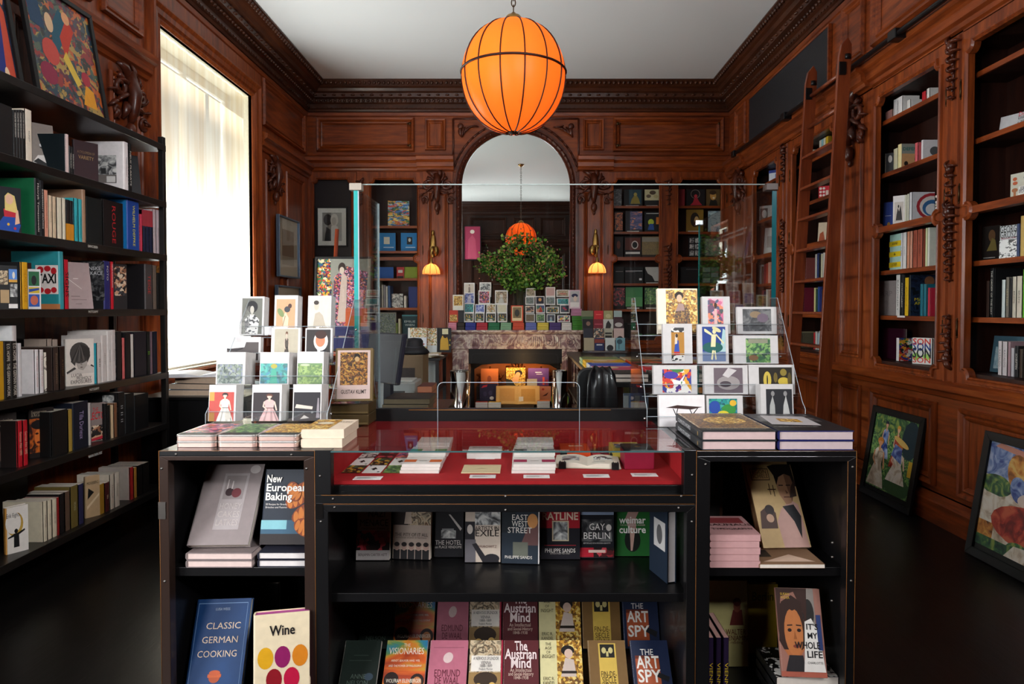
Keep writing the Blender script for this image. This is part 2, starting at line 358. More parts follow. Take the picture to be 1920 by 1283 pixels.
def cover_art(o, w, h, t, art=None, rectn=(0, 0, 1, 1), shapes=(), texts=(), side='front'):
    """texts: (body, x, y, size, colour, fit or None[, bold]) in parts of the cover's width and height"""
    g = 1 if side == 'front' else -1
    if art is not None or shapes:
        p = picture(o, -w/2+rectn[0]*w, rectn[1]*h, rectn[2]*w, rectn[3]*h, art, shapes, y=-t/2)
        if g < 0: p.rotation_euler = (0, 0, R(180))
    for tx in texts:
        text(o, tx[0], g*(-w/2+tx[1]*w), tx[2]*h, tx[3], tx[4], (tx[5]*w if len(tx) > 5 and tx[5] else None), y=g*(-t/2-max(.0012, .0009+.00013*len(shapes))), face=side, bold=tx[6] if len(tx) > 6 else 0)
def spine_text(o, w, h, t, body, col='#eee', size=None, z=.5, fit=.8):
    text(o, body, -w/2-.0012, z*h, size or t*.62, col, fit*h if fit else None, y=0, face='spine', name='spine_title')
# ================================================================== THE ROOM
ZT = 4.40
def st(mb, name, mats, **k): return tag(mb.build(name, mats, **k), kind='structure')
mb = MB(); mb.box((-3.5, -1.2, -.06), (3.3, 9.5, 0)); st(mb, 'floor', FLOOR)
mb = MB(); mb.box((-3.5, -1.2, ZT), (3.3, 9.5, ZT+.06)); st(mb, 'ceiling', CEIL)
# --- cornice
CP = [(4.06, 0), (4.062, .025), (4.085, .035), (4.095, .055), (4.15, .055), (4.158, .07), (4.165, .085), (4.205, .1), (4.215, .15), (4.265, .16), (4.275, .2), (4.285, .205), (4.31, .22), (4.325, .25), (4.385, .31), (4.40, .31), (4.41, 0)]
def cornice(name, P, u0, u1):
    mb = MB(); ledge(mb, P, u0, u1, CP)
    n = int((u1-u0)/.062)
    for i in range(n):
        u = u0+(i+.5)*(u1-u0)/n
        c = P(u, 4.183, .098); mb.ell(c, (.021, .021, .021), 0, 6, 4)
        a, b = P(u-.02, 4.335, .262), P(u+.02, 4.378, .305)
        mb.ell(P(u, 4.357, .287), (.022, .022, .026), 0, 6, 4)
        if i % 2 == 0: mb.ell(P(u, 4.24, .152), (.03, .03, .014), 0, 6, 4)
        slab(mb, P, u-.014, u+.014, 4.098, 4.112, .04, .066)
    st(mb, name, WCOR)
cornice('trim_1', P_B, LX, RX); cornice('trim_2', P_R, -.8, BY); cornice('trim_3', P_L, -.8, BY)
LG = [(3.17, 0), (3.18, .02), (3.205, .03), (3.22, .055), (3.27, .06), (3.285, .075), (3.30, .1), (3.345, .105), (3.355, .085), (3.375, .03), (3.39, 0)]
DADO = [(.84, 0), (.85, .02), (.88, .03), (.895, .05), (.93, .055), (.945, .03), (.955, 0)]
SKIRT = [(0, .04), (.14, .04), (.15, .03), (.17, .025), (.19, 0), (.2, 0)]
# --- carved ornaments
def scroll(mb, P, u, z, r, turn, a0, h, sgn, th=.018):
    pts = []; rad = []
    for i in range(15):
        q = i/14; a = a0+sgn*q*turn*2*math.pi; rr = r*(1-.75*q)
        pts.append(P(u+rr*math.cos(a), z+rr*math.sin(a), h+.02*q)); rad.append(th*(1-.35*q))
    mb.tube(pts, rad, 0, 6)
def leafy(mb, P, u, z, ln, ang, h, wd=.03):
    pts = []; rad = []
    for i in range(6):
        q = i/5; pts.append(P(u+ln*q*math.cos(ang+.5*q), z+ln*q*math.sin(ang+.5*q), h+.035*math.sin(q*3))); rad.append(wd*math.sin(.35+2.5*q)+.003)
    mb.tube(pts, rad, 0, 6, flat=.5)
def bracket(parent, P, u, z, s=1.0):
    """carved scroll bracket with hanging bud"""
    mb = MB()
    for g in (-1, 1):
        scroll(mb, P, u+g*.13*s, z+.03*s, .085*s, 1.1, R(90), .03, g, .024*s)
        scroll(mb, P, u+g*.17*s, z-.16*s, .05*s, 1.0, R(-60), .03, -g, .017*s)
        for k in range(4): leafy(mb, P, u+g*.03*s, z+.1*s-.05*s*k, .14*s, R(90-g*(20+38*k)), .02, .028*s)
        for k in range(3): leafy(mb, P, u+g*.16*s, z-.03*s-.05*s*k, .09*s, R(90-g*(60+40*k)), .02, .018*s)
    mb.tube([P(u, z+.16*s, .03), P(u, z, .075), P(u, z-.14*s, .06), P(u, z-.2*s, .04)], [.045*s, .05*s, .035*s, .02*s], 0, 8)
    c = P(u, z-.26*s, .04); mb.ell(c, (.04*s, .04*s, .06*s), 0, 8, 6); mb.ell(P(u, z-.33*s, .03), (.02*s, .02*s, .03*s), 0, 6, 4)
    return mb.build('carved_bracket', WD, parent)
def sprig(parent, P, u, z, ln, s=1.0, down=1):
    """narrow carving of leaves on a post"""
    mb = MB(); n = max(4, int(ln/.045)); mb.tube([P(u, z, .012), P(u, z-down*ln, .008)], [.009*s, .005*s], 0, 6)
    for i in range(n):
        q = i/(n-1); zz = z-down*ln*q; ws = (1-.6*q)*s
        for g in (-1, 1): leafy(mb, P, u, zz, .07*ws, R(90+g*55) if down > 0 else R(-90+g*55), .008, .017*ws)
        mb.ell(P(u, zz, .016), (.014*ws, .014*ws, .02*ws), 0, 6, 4)
    mb.ell(P(u, z, .025), (.03*s, .03*s, .035*s), 0, 8, 5)
    return mb.build('carved_leaf_sprig', WD, parent)
# --- back wall
mb = MB(); slab(mb, P_B, -3.4, 3.1, 0, 4.4, -.42, -.34, 0)
slab(mb, P_B, LX-.3, RX+.3, 3.265, 4.40, -.34, 0, 1)
for a, b in ((-1.37, -.96), (.735, 1.13)): slab(mb, P_B, a, b, 0, 3.265, -.027, 0, 0)
slab(mb, P_B, -.96, .735, 0, 3.265, -.34, -.02, 0)
for a, b in ((LX, -2.905), (-2.25, -2.13), (1.885, 2.0), (2.715, RX)): slab(mb, P_B, a, b, 0, 3.265, -.027, 0, 0)
for a, b in ((LX, -1.37), (1.13, RX)): slab(mb, P_B, a, b, 0, .905, -.34, 0, 1)
LGB = [(z+.10, h) for z, h in LG]
def LGo(k): return [(z, h+k if h > 0 else h) for z, h in LG]
LB = [(z+.10, h) for z, h in LGo(.05)]; ledge(mb, P_B, -1.43, -.94, LB, 1); ledge(mb, P_B, .715, 1.19, LB, 1); ledge(mb, P_B, LX, -1.41, LGB, 1); ledge(mb, P_B, 1.17, RX, LGB, 1)
ledge(mb, P_B, LX, -1.37, DADO, 1); ledge(mb, P_B, 1.13, RX, DADO, 1); ledge(mb, P_B, LX, -.97, SKIRT, 1); ledge(mb, P_B, .74, RX, SKIRT, 1)
ledge(mb, P_B, LX, RX, [(4.0, 0), (4.01, .012), (4.05, .02), (4.06, 0)], 1)
WB = st(mb, 'wall_back', [WV, WH])
mb = MB(); panel(mb, P_B, -2.78, -1.47, 3.53, 3.985, 0, 1.3); panel(mb, P_B, 1.19, 2.67, 3.53, 3.985, 0, 1.3); mb.build('frieze_panel', WH, WB)
mb = MB(); panel(mb, P_B, -1.33, -1.05, 3.55, 3.97, 0, .9); panel(mb, P_B, .79, 1.07, 3.55, 3.97, 0, .9)
for a, b in ((-1.3, -1.02), (.8, 1.07)): panel(mb, P_B, a, b, 1.0, 3.0, 0, .7)
for a, b in ((-2.85, -2.3), (-2.08, -1.43), (1.2, 1.83), (2.05, 2.66)): panel(mb, P_B, a, b, .24, .8, 0, .8)
mb.build('pilaster_panel', WV, WB)
mb = MB()
for cu in (-1.53, 1.25):
    for zz in (3.61, 3.9):
        mb.ell(P_B(cu, zz, .03), (.022, .012, .022), 0, 8, 5); mb.ell(P_B(cu+.03*(1 if cu > 0 else -1), zz, .03), (.012, .01, .012), 0, 6, 4)
for zz in (3.61, 3.9): mb.ell(P_B(2.6, zz, .03), (.015, .01, .018), 0, 8, 5)
mb.build('brass_corner', BRASSD, WB)
bracket(WB, P_B, -1.165, 3.06, 1.05); bracket(WB, P_B, .935, 3.06, 1.05)
sprig(WB, P_B, -2.19, 3.12, .3); sprig(WB, P_B, 1.943, 3.12, .3); sprig(WB, P_B, 1.943, 2.25, .3); sprig(WB, P_B, 1.943, 1.95, .7)
# --- mirror with arched frame
def arch(cu, r, zb, zs, n=28):
    return [(cu-r, zb), (cu+r, zb)]+[(cu+r*math.cos(q), zs+r*math.sin(q)) for q in [math.pi*i/n for i in range(n+1)]]
AU, AR = -.113, .725
A = arch(AU, AR, 1.16, 3.06)
mir = empty('wall_mirror', (AU, BY, 1.16), 'tall round-arched wall mirror in carved dark wood frame above the marble mantel', 'mirror')
mb = MB(); mb.add([P_B(u, z, 0.005) for u, z in A]+[P_B(u, z, -.01) for u, z in A], [list(range(len(A)))]); mb.build('mirror_glass', MIRROR, mir, world=True)
mb = MB(); sweep(mb, P_B, A, [(0, .006), (.0, .02), (.012, .035), (.02, .03), (.03, .045), (.05, .055), (.065, .04), (.075, .05), (.095, .05), (.1, .0)])
for i in range(2, len(A)):
    u, z = offs(A, .04)[i]; mb.ell(P_B(u, z, .055), (.016, .012, .016), 0, 6, 4)
for g in (-1, 1):
    z = 1.25
    while z < 3.05: mb.ell(P_B(AU+g*(AR+.04), z, .055), (.012, .01, .02), 0, 6, 4); z += .055
mb.build('mirror_frame', WD, mir, world=True)
mb = MB()   # spandrels over the arch
for g in (-1, 1):
    e = [(AU+g*.86, 3.3), (AU+g*.86, 3.97), (AU+g*.25, 3.97)]
    arc = [(AU+g*.86*math.cos(q), 3.06+.86*math.sin(q)) for q in [R(74)-R(57)*i/9 for i in range(10)]]
    pts = [(AU+g*.84, 3.36), (AU+g*.84, 3.97), (AU+g*.3, 3.97)]+[(u, z+.02) for u, z in arc if z < 3.95]
    for i in range(len(pts)):
        a, b = pts[i], pts[(i+1) % len(pts)]; mb.tube([P_B(a[0], a[1], .008), P_B(b[0], b[1], .008)], .014, 0, 6)
    for k in range(5): leafy(mb, P_B, AU+g*(.74-.06*k), 3.86-.05*k*0, .14, R(250+g*22*k), .01, .022)
    mb.ell(P_B(AU+g*.74, 3.87, .02), (.04, .02, .04), 0, 8, 5)
mb.build('spandrel_carving', WD, WB)
# --- bookcases with open carved doors
def outline(u0, u1, z0, z1, zm, r=.055, lob=.06):
    pts = []
    def arc(c, rad, a0, a1, n=6): return [(c[0]+rad*math.cos(R(a0+(a1-a0)*i/n)), c[1]+rad*math.sin(R(a0+(a1-a0)*i/n))) for i in range(n+1)]
    pts += arc((u0, z0), r, 90, 0); pts += arc((u1, z0), r, 180, 90)
    if zm: pts += arc((u1, zm), lob, 270, 90, 10)
    pts += arc((u1, z1), r, 270, 180); pts += arc((u0, z1), r, 0, -90)
    if zm: pts += arc((u0, zm), lob, 90, -90, 10)
    return pts
DM = [(.0, -.03), (.0, .012), (.008, .02), (.016, .012), (.022, .018), (.032, .018), (.036, .004)]
def bookcase(P, u0, u1, z0, z1, zm, shelves, label, group=None, fr=.07, key=1, ex=(.125, .125)):
    root = empty('built_in_bookcase', P((u0+u1)/2, z0-.08, 0), label, 'bookcase', group)
    a, b, c, d = u0-fr, u1+fr, z0-.09, z1+.10
    ca, cb = u0-ex[0], u1+ex[1]
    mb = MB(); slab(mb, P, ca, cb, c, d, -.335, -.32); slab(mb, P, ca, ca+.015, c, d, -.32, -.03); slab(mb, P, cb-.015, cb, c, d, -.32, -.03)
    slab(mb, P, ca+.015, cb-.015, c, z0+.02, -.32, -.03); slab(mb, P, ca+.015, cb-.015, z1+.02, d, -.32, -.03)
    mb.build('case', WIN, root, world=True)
    O = outline(u0, u1, z0, z1, zm); OO = offs(O, .034)
    tri = geometry.tessellate_polygon([[Vector((x, y, 0)) for x, y in rect(a, b, c, d)], [Vector((x, y, 0)) for x, y in OO]])
    allp = rect(a, b, c, d)+OO
    mb = MB(); mb.add([P(u, z, .004) for u, z in allp], tri); n = 4
    rr = rect(a, b, c, d); mb.add([P(u, z, .004) for u, z in rr]+[P(u, z, -.028) for u, z in rr], [(i, (i+1) % 4, 4+(i+1) % 4, 4+i) for i in range(4)])
    door = mb.build('door', WV, root, world=True)
    mb = MB(); sweep(mb, P, O, DM); mb.build('door_moulding', WV, door)
    if key:
        mb = MB(); uu = u0-.035 if key < 0 else u1+.035; zk = (zm or 2)-.36
        mb.ell(P(uu, zk, .006), [.012 if i != (1 if P is P_B else 0) else .005 for i in range(2)]+[.035], 0, 8, 5)
        mb.ell(P(uu, zk+.045, .006), (.007, .007, .012), 0, 6, 4); mb.ell(P(uu, zk-.045, .006), (.007, .007, .012), 0, 6, 4)
        mb.build('keyhole_plate', BRASSD, door)
        for zh in (z0+.3, zm+.12, z1-.25):
            uh = (b+.004) if key < 0 else (a-.004)
            mb = MB(); p = P(uh, zh, .008); mb.tube([p-Vector((0, 0, .05)), p+Vector((0, 0, .05))], .006, 0, 6); mb.ell(p+Vector((0, 0, .058)), .006, 0, 6, 4); mb.ell(p-Vector((0, 0, .058)), .006, 0, 6, 4)
            mb.build('hinge', BRASSD, door)
    for zz in shelves:
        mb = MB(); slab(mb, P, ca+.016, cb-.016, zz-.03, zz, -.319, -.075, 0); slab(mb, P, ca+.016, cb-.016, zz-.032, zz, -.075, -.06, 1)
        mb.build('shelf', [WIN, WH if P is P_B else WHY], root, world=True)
    if zm:
        mb = MB(); slab(mb, P, u0+.05, u1-.05, zm-.022, zm+.022, -.05, .012, 0); mb.build('cross_rail', WH if P is P_B else WHY, root, world=True)
    return root
BS = [2.55, 2.21, 1.84, 1.44]
bay = bookcase(P_B, -2.83, -2.325, 1.0, 3.16, None, [], 'dark back-wall bookcase bay closed by a plain panel with framed photograph on it', key=0, ex=(.07, .13))
mb = MB(); slab(mb, P_B, -2.84, -2.315, 1.0, 3.17, -.09, -.06); mb.build('back_panel', C('#1c1416', .45), bay, world=True)
bookcase(P_B, -2.06, -1.44, 1.0, 3.16, 2.1, [2.55, 2.21, 1.84, 1.44], 'carved wooden bookcase with blue books beside pilaster and sconce by the window side', key=-1)
bookcase(P_B, 1.2, 1.815, 1.0, 3.16, 2.1, [2.82, 2.47, 2.13, 1.77, 1.42], 'carved wooden bookcase of face-out black art books beside fireplace sconce', key=1)
bookcase(P_B, 2.07, 2.645, 1.0, 3.16, 2.1, [2.82, 2.47, 2.125, 1.77, 1.42], 'carved corner bookcase on the back wall seen through the glass screen', key=-1, ex=(.125, .09))
# --- right wall
RD = [(3.38, 4.15), (4.44, 5.23), (5.96, 6.85), (7.28, 8.01)]
mb = MB(); slab(mb, P_R, -1.0, 9.4, 0, 4.4, -.42, -.34, 0); slab(mb, P_R, -.8, BY, 3.16, 4.4, -.34, 0, 1); slab(mb, P_R, -.8, BY, 0, .905, -.34, 0, 1)
for a, b in ((-.8, 3.31), (4.22, 4.37), (5.30, 5.89), (6.92, 7.21), (8.08, BY)): slab(mb, P_R, a, b, .9, 3.17, -.027, 0, 0)
ledge(mb, P_R, -.8, BY, LG, 1); ledge(mb, P_R, -.8, BY, DADO, 1); ledge(mb, P_R, -.8, BY, SKIRT, 1)
ledge(mb, P_R, -.8, BY, [(4.0, 0), (4.01, .012), (4.05, .02), (4.06, 0)], 1)
for c in (2.6, 5.6, 8.5): ledge(mb, P_R, c-.3, c+.3, LGo(.04), 1)
WR = st(mb, 'wall_right', [WV, WHY])
mb = MB()
for a, b in ((5.42, 5.79), (8.3, 8.7), (2.4, 2.8)): panel(mb, P_R, a, b, 3.47, 3.99, 0, 1.0)
for a, b in ((3.0, 5.28), (.2, 2.2)): panel(mb, P_R, a, b, 3.47, 3.99, 0, 1.3)
mb.build('frieze_panel', WHY, WR)
mb = MB()
for a, b in ((5.42, 5.78), (8.3, 8.75), (2.4, 2.8)):
    panel(mb, P_R, a, b, 1.02, 3.02, 0, .7); panel(mb, P_R, a, b, .24, .8, 0, .7)
for a, b in RD: panel(mb, P_R, a-.02, b+.02, .24, .80, 0, 1.0)
panel(mb, P_R, 1.0, 2.2, .24, .8, 0, 1)
for c in (4.295, 7.065):
    for dd in (-.05, .05): ledge(mb, lambda u, z, h: P_R(z, u, h), .95, 3.15, [(c+dd-.014, 0), (c+dd-.008, .014), (c+dd+.008, .014), (c+dd+.014, 0)], 0)
mb.build('pilaster_panel', WV, WR)
bracket(WR, P_R, 5.6, 3.0, 1.1); bracket(WR, P_R, 8.5, 3.0, 1.1); bracket(WR, P_R, 2.6, 3.0, 1.1)
for c in (4.295, 7.065): sprig(WR, P_R, c, 3.1, .34, 1.1); sprig(WR, P_R, c, 2.32, .3, .9); sprig(WR, P_R, c, 2.05, .45, 1.2); sprig(WR, P_R, c, 1.1, .28, 1.1, -1)
mb = MB(); slab(mb, P_R, 6.03, 8.12, 3.45, 3.95, .004, .03, 0); sweep(mb, P_R, rect(6.03, 8.12, 3.45, 3.95), [(0, .03), (.0, .036), (.02, .036), (.02, .004)], 1)
o = mb.build('display_screen', [C('#232326', .55), WHY]); tag(o, 'long flat blackboard-dark screen set in the frieze above the ladder', 'screen')
RS = [2.89, 2.48, 2.052, 1.72, 1.37]
for (a, b), k, lb in zip(RD, (-1, 1, -1, 1), ('mahogany bookcase at the frame edge above leaning poster with red shape', 'mahogany bookcase with bold stripe-lettered books, second from the frame edge',
        'mahogany bookcase half hidden behind the ladder', 'mahogany bookcase behind the glass screen near the room corner')):
    bookcase(P_R, a, b, 1.0, 3.05, 2.03, RS, lb, key=k, ex={3.38: (.2, .14), 4.44: (.14, .25), 5.96: (.25, .21), 7.28: (.21, .28)}[a])
# --- left wall with the street window
WU0, WU1, WZ0, WZ1 = 5.35, 7.16, .9, 3.69
mb = MB(); T0 = -.30
def lw(a, b, c, d, m=0): slab(mb, P_L, a, b, c, d, T0, 0, m)
lw(-1.0, -.4, 0, 4.4); lw(1.1, WU0, 0, 4.4); lw(WU1, 9.4, 0, 4.4); lw(-.4, 1.1, 0, .9); lw(-.4, 1.1, 3.69, 4.4); lw(WU0, WU1, 0, WZ0); lw(WU0, WU1, WZ1, 4.4)
ledge(mb, P_L, -.8, WU0-.18, LG, 1); ledge(mb, P_L, WU1+.18, BY, LG, 1)
ledge(mb, P_L, -.8, BY, [(4.0, 0), (4.01, .012), (4.05, .02), (4.06, 0)], 1); ledge(mb, P_L, 1.1, BY, SKIRT, 1)
WL = st(mb, 'wall_left', [WV, WHY])
mb = MB(); panel(mb, P_L, 4.62, 5.1, 3.47, 3.99, 0, 1); panel(mb, P_L, 2.6, 4.5, 3.47, 3.99, 0, 1.2); panel(mb, P_L, 7.45, 8.85, 3.47, 3.99, 0, 1.0)
mb.build('frieze_panel', WHY, WL)
mb = MB(); panel(mb, P_L, 4.7, 5.1, .9, 3.1, 0, .8); panel(mb, P_L, 3.8, 4.5, .9, 3.1, 0, .8); panel(mb, P_L, 2.8, 3.7, .9, 3.1, 0, .8); panel(mb, P_L, 7.5, 8.0, 1.0, 3.1, 0, .8); panel(mb, P_L, 8.15, 8.8, 1.0, 3.1, 0, .8)
mb.build('pilaster_panel', WV, WL)
bracket(WL, P_L, 4.9, 2.98, 1.0); bracket(WL, P_L, 7.75, 2.98, 1.0)
mb = MB(); sweep(mb, P_L, rect(WU0, WU1, WZ0, WZ1), [(0, -.03), (0, .012), (.02, .03), (.04, .02), (.06, .035), (.1, .04), (.13, .06), (.15, .055), (.165, 0)])
st(mb, 'trim_4', WV)
mb = MB(); sweep(mb, P_L, rect(WU0+.002, WU1-.002, WZ0+.002, WZ1-.002), [(0, -.295), (0, -.03), (.01, -.03)]); st(mb, 'trim_5', C('#e6dcc0', .45))
mb = MB(); sweep(mb, P_L, rect(WU0+.09, WU1-.09, WZ0+.09, WZ1-.09), [(0, -.29), (0, -.24), (.09, -.24), (.09, -.29)], 0)
slab(mb, P_L, 6.22, 6.28, WZ0+.05, WZ1-.05, -.29, -.245)
wn = st(mb, 'window_1', C('#e8e2d2', .4))
mb = MB(); slab(mb, P_L, WU0+.05, WU1-.05, WZ0+.05, WZ1-.05, -.27, -.264); mb.build('window_pane', GLASS, wn)
mb = MB(); n = 40; zs = [WZ0+.02, WZ1-.02]
mb.add([P_L(WU0+.01+(WU1-WU0-.05)*i/n, z, -.06+.004*math.sin(i*1.7)) for z in zs for i in range(n+1)], [(i, i+1, n+2+i, n+1+i) for i in range(n)], 0, True)
o = mb.build('window_blind', SHEER); tag(o, 'pale sheer roller blind glowing with daylight in the tall window', 'blind')
mb = MB(); mb.tube([P_L(WU0+.01, WZ0+.02, -.06), P_L(WU1-.04, WZ0+.02, -.06)], .011, 0, 8); mb.build('hem_bar', '#efe8da', o)
# building across the street, its shadow falls over the lower blind
mb = MB(); mb.box((-13, -6, -1), (-12.4, 22, 10.27)); o = st(mb, 'exterior_building', C('#c9ab8c', .9))
mb = MB(); sweep(mb, P_L, rect(-.3, 1.0, 1.0, 3.59), [(0, -.28), (0, -.2), (.1, -.2), (.1, -.28)], 0); slab(mb, P_L, .32, .38, .95, 3.65, -.27, -.21); st(mb, 'added_side_window', C('#e8e2d2', .4))  # unseen window frame, made up for the added side fill
# --- wall behind the camera
mb = MB(); y0, y1 = -1.15, -.8
for a in ((-3.4, y0, 0, -2.72, y1, 4.4), (-2.72, y0, 0, -1.84, y1, 1.0), (-2.72, y0, 3.3, -1.84, y1, 4.4), (-1.84, y0, 0, 1.35, y1, 4.4), (2.65, y0, 0, 3.1, y1, 4.4), (1.35, y0, 0, 2.65, y1, 2.75), (1.35, y0, 3.95, 2.65, y1, 4.4)): mb.box(a[:3], a[3:])
P_F = lambda u, z, h: Vector((u, -.8+h, z))
ledge(mb, P_F, LX, RX, LG); cp = [(z, h) for z, h in CP]; ledge(mb, P_F, LX, RX, cp)
for a, b in ((-1.5, -.5), (-.3, .3), (.45, 1.15)): panel(mb, P_F, a, b, 1.0, 3.0, 0, 1); panel(mb, P_F, a, b, 3.47, 3.99, 0, 1)
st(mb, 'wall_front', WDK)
mb = MB(); sweep(mb, P_F, rect(1.45, 2.55, 2.85, 3.85), [(0, -.2), (0, -.12), (.1, -.12), (.1, -.2)], 0); slab(mb, P_F, 1.97, 2.03, 2.8, 3.9, -.19, -.13); sweep(mb, P_F, rect(-2.63, -1.93, 1.1, 3.2), [(0, -.2), (0, -.12), (.1, -.12), (.1, -.2)], 0); st(mb, 'added_rear_windows', C('#e8e2d2', .4))  # two unseen window frames, made up for the added rear fill
# ================================================================== LAMPS
def torus_pts(c, r, n, ax): 
    return [Vector(c)+ax[0]*(r*math.cos(2*math.pi*i/n))+ax[1]*(r*math.sin(2*math.pi*i/n)) for i in range(n+1)]
GX, GY, GZ = -.067, 4.18, 2.868
lamp = empty('pendant_lamp', (GX, GY, ZT), 'round orange silk globe lantern hanging on a chain from the white ceiling', 'lamp')
def gr(q):   # egg-like outline, q from 0 (bottom) to 1 (top)
    a = math.pi*q; z = -math.cos(a); r = math.sin(a)**.92; z = z*(.352 if z < 0 else .335)
    return r*.322, z
NR = 14
mb = MB(); seg = NR*6; rings = 26; vs = []; fs = []
for i in range(rings+1):
    r, z = gr(.04+.915*i/rings)
    for j in range(seg):
        ph = 2*math.pi*j/seg; b = 1-.018*(1-abs(math.sin(ph*NR/2)))
        vs.append((r*b*math.cos(ph), r*b*math.sin(ph), z))
fs = [(i*seg+j, i*seg+(j+1) % seg, (i+1)*seg+(j+1) % seg, (i+1)*seg+j) for i in range(rings) for j in range(seg)]
mb.add(vs, fs, 0, True); mb.build('lamp_shade', LAMP, lamp, (0, 0, GZ-ZT))
ribm = None
for k in range(NR):
    if ribm is None:
        mb = MB(); mb.tube([(gr(.03+.93*i/24)[0]+.001, 0, gr(.03+.93*i/24)[1]) for i in range(25)], .0045, 0, 6); ribm = mb.build('rib', C('#2a1206', .5), lamp, (0, 0, GZ-ZT), (0, 0, 0))
    else:
        o = ribm.copy(); COL.objects.link(o); o.rotation_euler = (0, 0, 2*math.pi*k/NR)
mb = MB(); r, z = gr(.5); mb.tube([(r*1.008*math.cos(2*math.pi*i/48), r*1.008*math.sin(2*math.pi*i/48), z+.02) for i in range(49)], .0075, 0, 6, False); mb.build('hoop', C('#2a1206', .5), lamp, (0, 0, GZ-ZT))
mb = MB(); mb.lathe([(.004, -.36), (.03, -.352), (.032, -.34), (.0, -.338)], (0, 0, 0), 0, 16); mb.build('bottom_knot', C('#2a1206', .6), lamp, (0, 0, GZ-ZT))
mb = MB(); mb.lathe([(.062, .318), (.064, .33), (.058, .35), (.042, .37), (.02, .38), (.012, .39), (0, .392)], (0, 0, 0), 0, 24); mb.build('brass_cap', BRASS, lamp, (0, 0, GZ-ZT))
mb = MB(); mb.lathe([(0, -.06), (.012, -.058), (.018, -.04), (.05, -.03), (.062, -.012), (.064, 0)], (0, 0, 0), 0, 24); mb.build('ceiling_rose', BRASS, lamp)
ch = MB(); zz = GZ+.395-ZT; k = 0
while zz < -.06:
    ax = (Vector((1, 0, 0)) if k % 2 else Vector((0, 1, 0)), Vector((0, 0, 1)))
    pts = [Vector((0, 0, zz+.018))+ax[0]*(.0125*math.cos(q))+ax[1]*(.025*math.sin(q)) for q in [2*math.pi*i/10 for i in range(11)]]
    ch.tube(pts, .0036, 0, 5, False); zz += .038; k += 1
ch.build('chain', BRASSD, lamp)
point('pendant_bulb', (GX-.05, GY-.05, GZ+.02), 6.5, (1, .80, .58), .06)
def sconce(px, py, label):
    p = aty(px, py, BY-.02); root = empty('wall_sconce', p, label, 'wall lamp', 'brass sconces beside the fireplace')
    mb = MB(); mb.ell((0, 0, .05), (.042, .024, .15), 0, 10, 8); mb.ell((0, -.01, .2), (.022, .018, .04), 0, 8, 5); mb.ell((0, -.012, -.1), (.022, .016, .04), 0, 8, 5)
    for g in (-1, 1): mb.ell((g*.03, -.008, .0), (.016, .012, .035), 0, 8, 5)
    mb.build('wall_plate', BRASS, root)
    mb = MB(); pts = []; g = 1 if px < 983 else -1
    mb.tube([(0, -.02, -.06), (g*.03, -.07, -.1), (g*.04, -.13, -.06), (g*.02, -.17, 0), (0, -.18, -.02), (0, -.18, -.15)], [.018, .02, .018, .016, .012, .008], 0, 8); mb.ell((g*.05, -.1, -.05), (.045, .045, .07), 0, 10, 6)
    mb.build('arm', BRASS, root)
    zc = -.36
    mb = MB(); mb.lathe([(.118, zc), (.114, zc+.04), (.095, zc+.085), (.06, zc+.12), (.025, zc+.135)], (0, -.18, 0), 0, 24); mb.build('lamp_shade', SCON, root)
    mb = MB()
    for k in range(8):
        a = 2*math.pi*k/8; mb.tube([(.119*math.cos(a), -.18+.119*math.sin(a), zc), (.115*math.cos(a), -.18+.115*math.sin(a), zc+.04), (.096*math.cos(a), -.18+.096*math.sin(a), zc+.086), (.061*math.cos(a), -.18+.061*math.sin(a), zc+.121), (.02*math.cos(a), -.18+.02*math.sin(a), zc+.137)], .003, 0, 5)
    mb.build('shade_wire', BRASSD, root)
    mb = MB(); mb.lathe([(0, zc+.13), (.022, zc+.135), (.03, zc+.15), (.016, zc+.17), (.02, zc+.19), (.006, zc+.21), (.006, zc+.23)], (0, -.18, 0), 0, 12); mb.build('finial', BRASS, root)
    point('sconce_bulb', p+Vector((0, -.18, zc+.05)), 3.2, (1, .72, .45), .03)
sconce(812, 465, 'brass wall sconce with small orange dome shade, by the blue books'); sconce(1117, 463, 'brass wall sconce with small orange dome shade, by the black art books')
# ================================================================== LADDER
LYA, LYB = 5.30, 5.92
lad = empty('library_ladder', (2.5, (LYA+LYB)/2, 0), 'tall polished wooden library ladder leaning against the bookcases on a rail', 'ladder')
def lx(z): return 2.345+.052*z
for y in (LYA, LYB):
    mb = MB(); a = [(lx(0)-.05, y, 0), (lx(0)+.05, y, 0), (lx(3.4)+.05, y, 3.4), (lx(3.5)+.045, y, 3.5), (lx(3.56)+.01, y, 3.56), (lx(3.5)-.035, y, 3.5), (lx(3.4)-.05, y, 3.4)]
    mb.prism([Vector(p)-Vector((0, .016, 0)) for p in a], (0, .032, 0)); mb.build('stile', LAD, lad, world=True, bevel=.004)
z = .30
while z < 3.4:
    mb = MB(); x = lx(z)
    if z < 2.95: mb.box((x-.045, LYA+.016, z-.011), (x+.045, LYB-.016, z+.011))
    else: mb.tube([(x, LYA, z), (x, LYB, z)], .016, 0, 10)
    mb.build('rung', LAD, lad, world=True, bevel=.004 if z < 2.95 else 0); z += .272
for y in (LYA, LYB):
    mb = MB(); x = lx(3.4)
    mb.box((x-.05, y-.03, 3.26), (x+.0, y+.03, 3.36)); mb.tube([(x-.02, y, 3.36), (x+.0, y, 3.42), (x+.035, y, 3.425), (x+.035, y, 3.39)], .014, 0, 8)
    mb.lathe([(.0, -.02), (.03, -.02), (.03, .02), (0, .02)], (x+.02, y, 3.405), 0, 14); mb.build('roller', BLKM, lad, world=True)
rail = empty('ladder_rail', (2.63, 5.5, 3.36), 'long black metal ladder rail fixed along the upper ledge', 'rail')
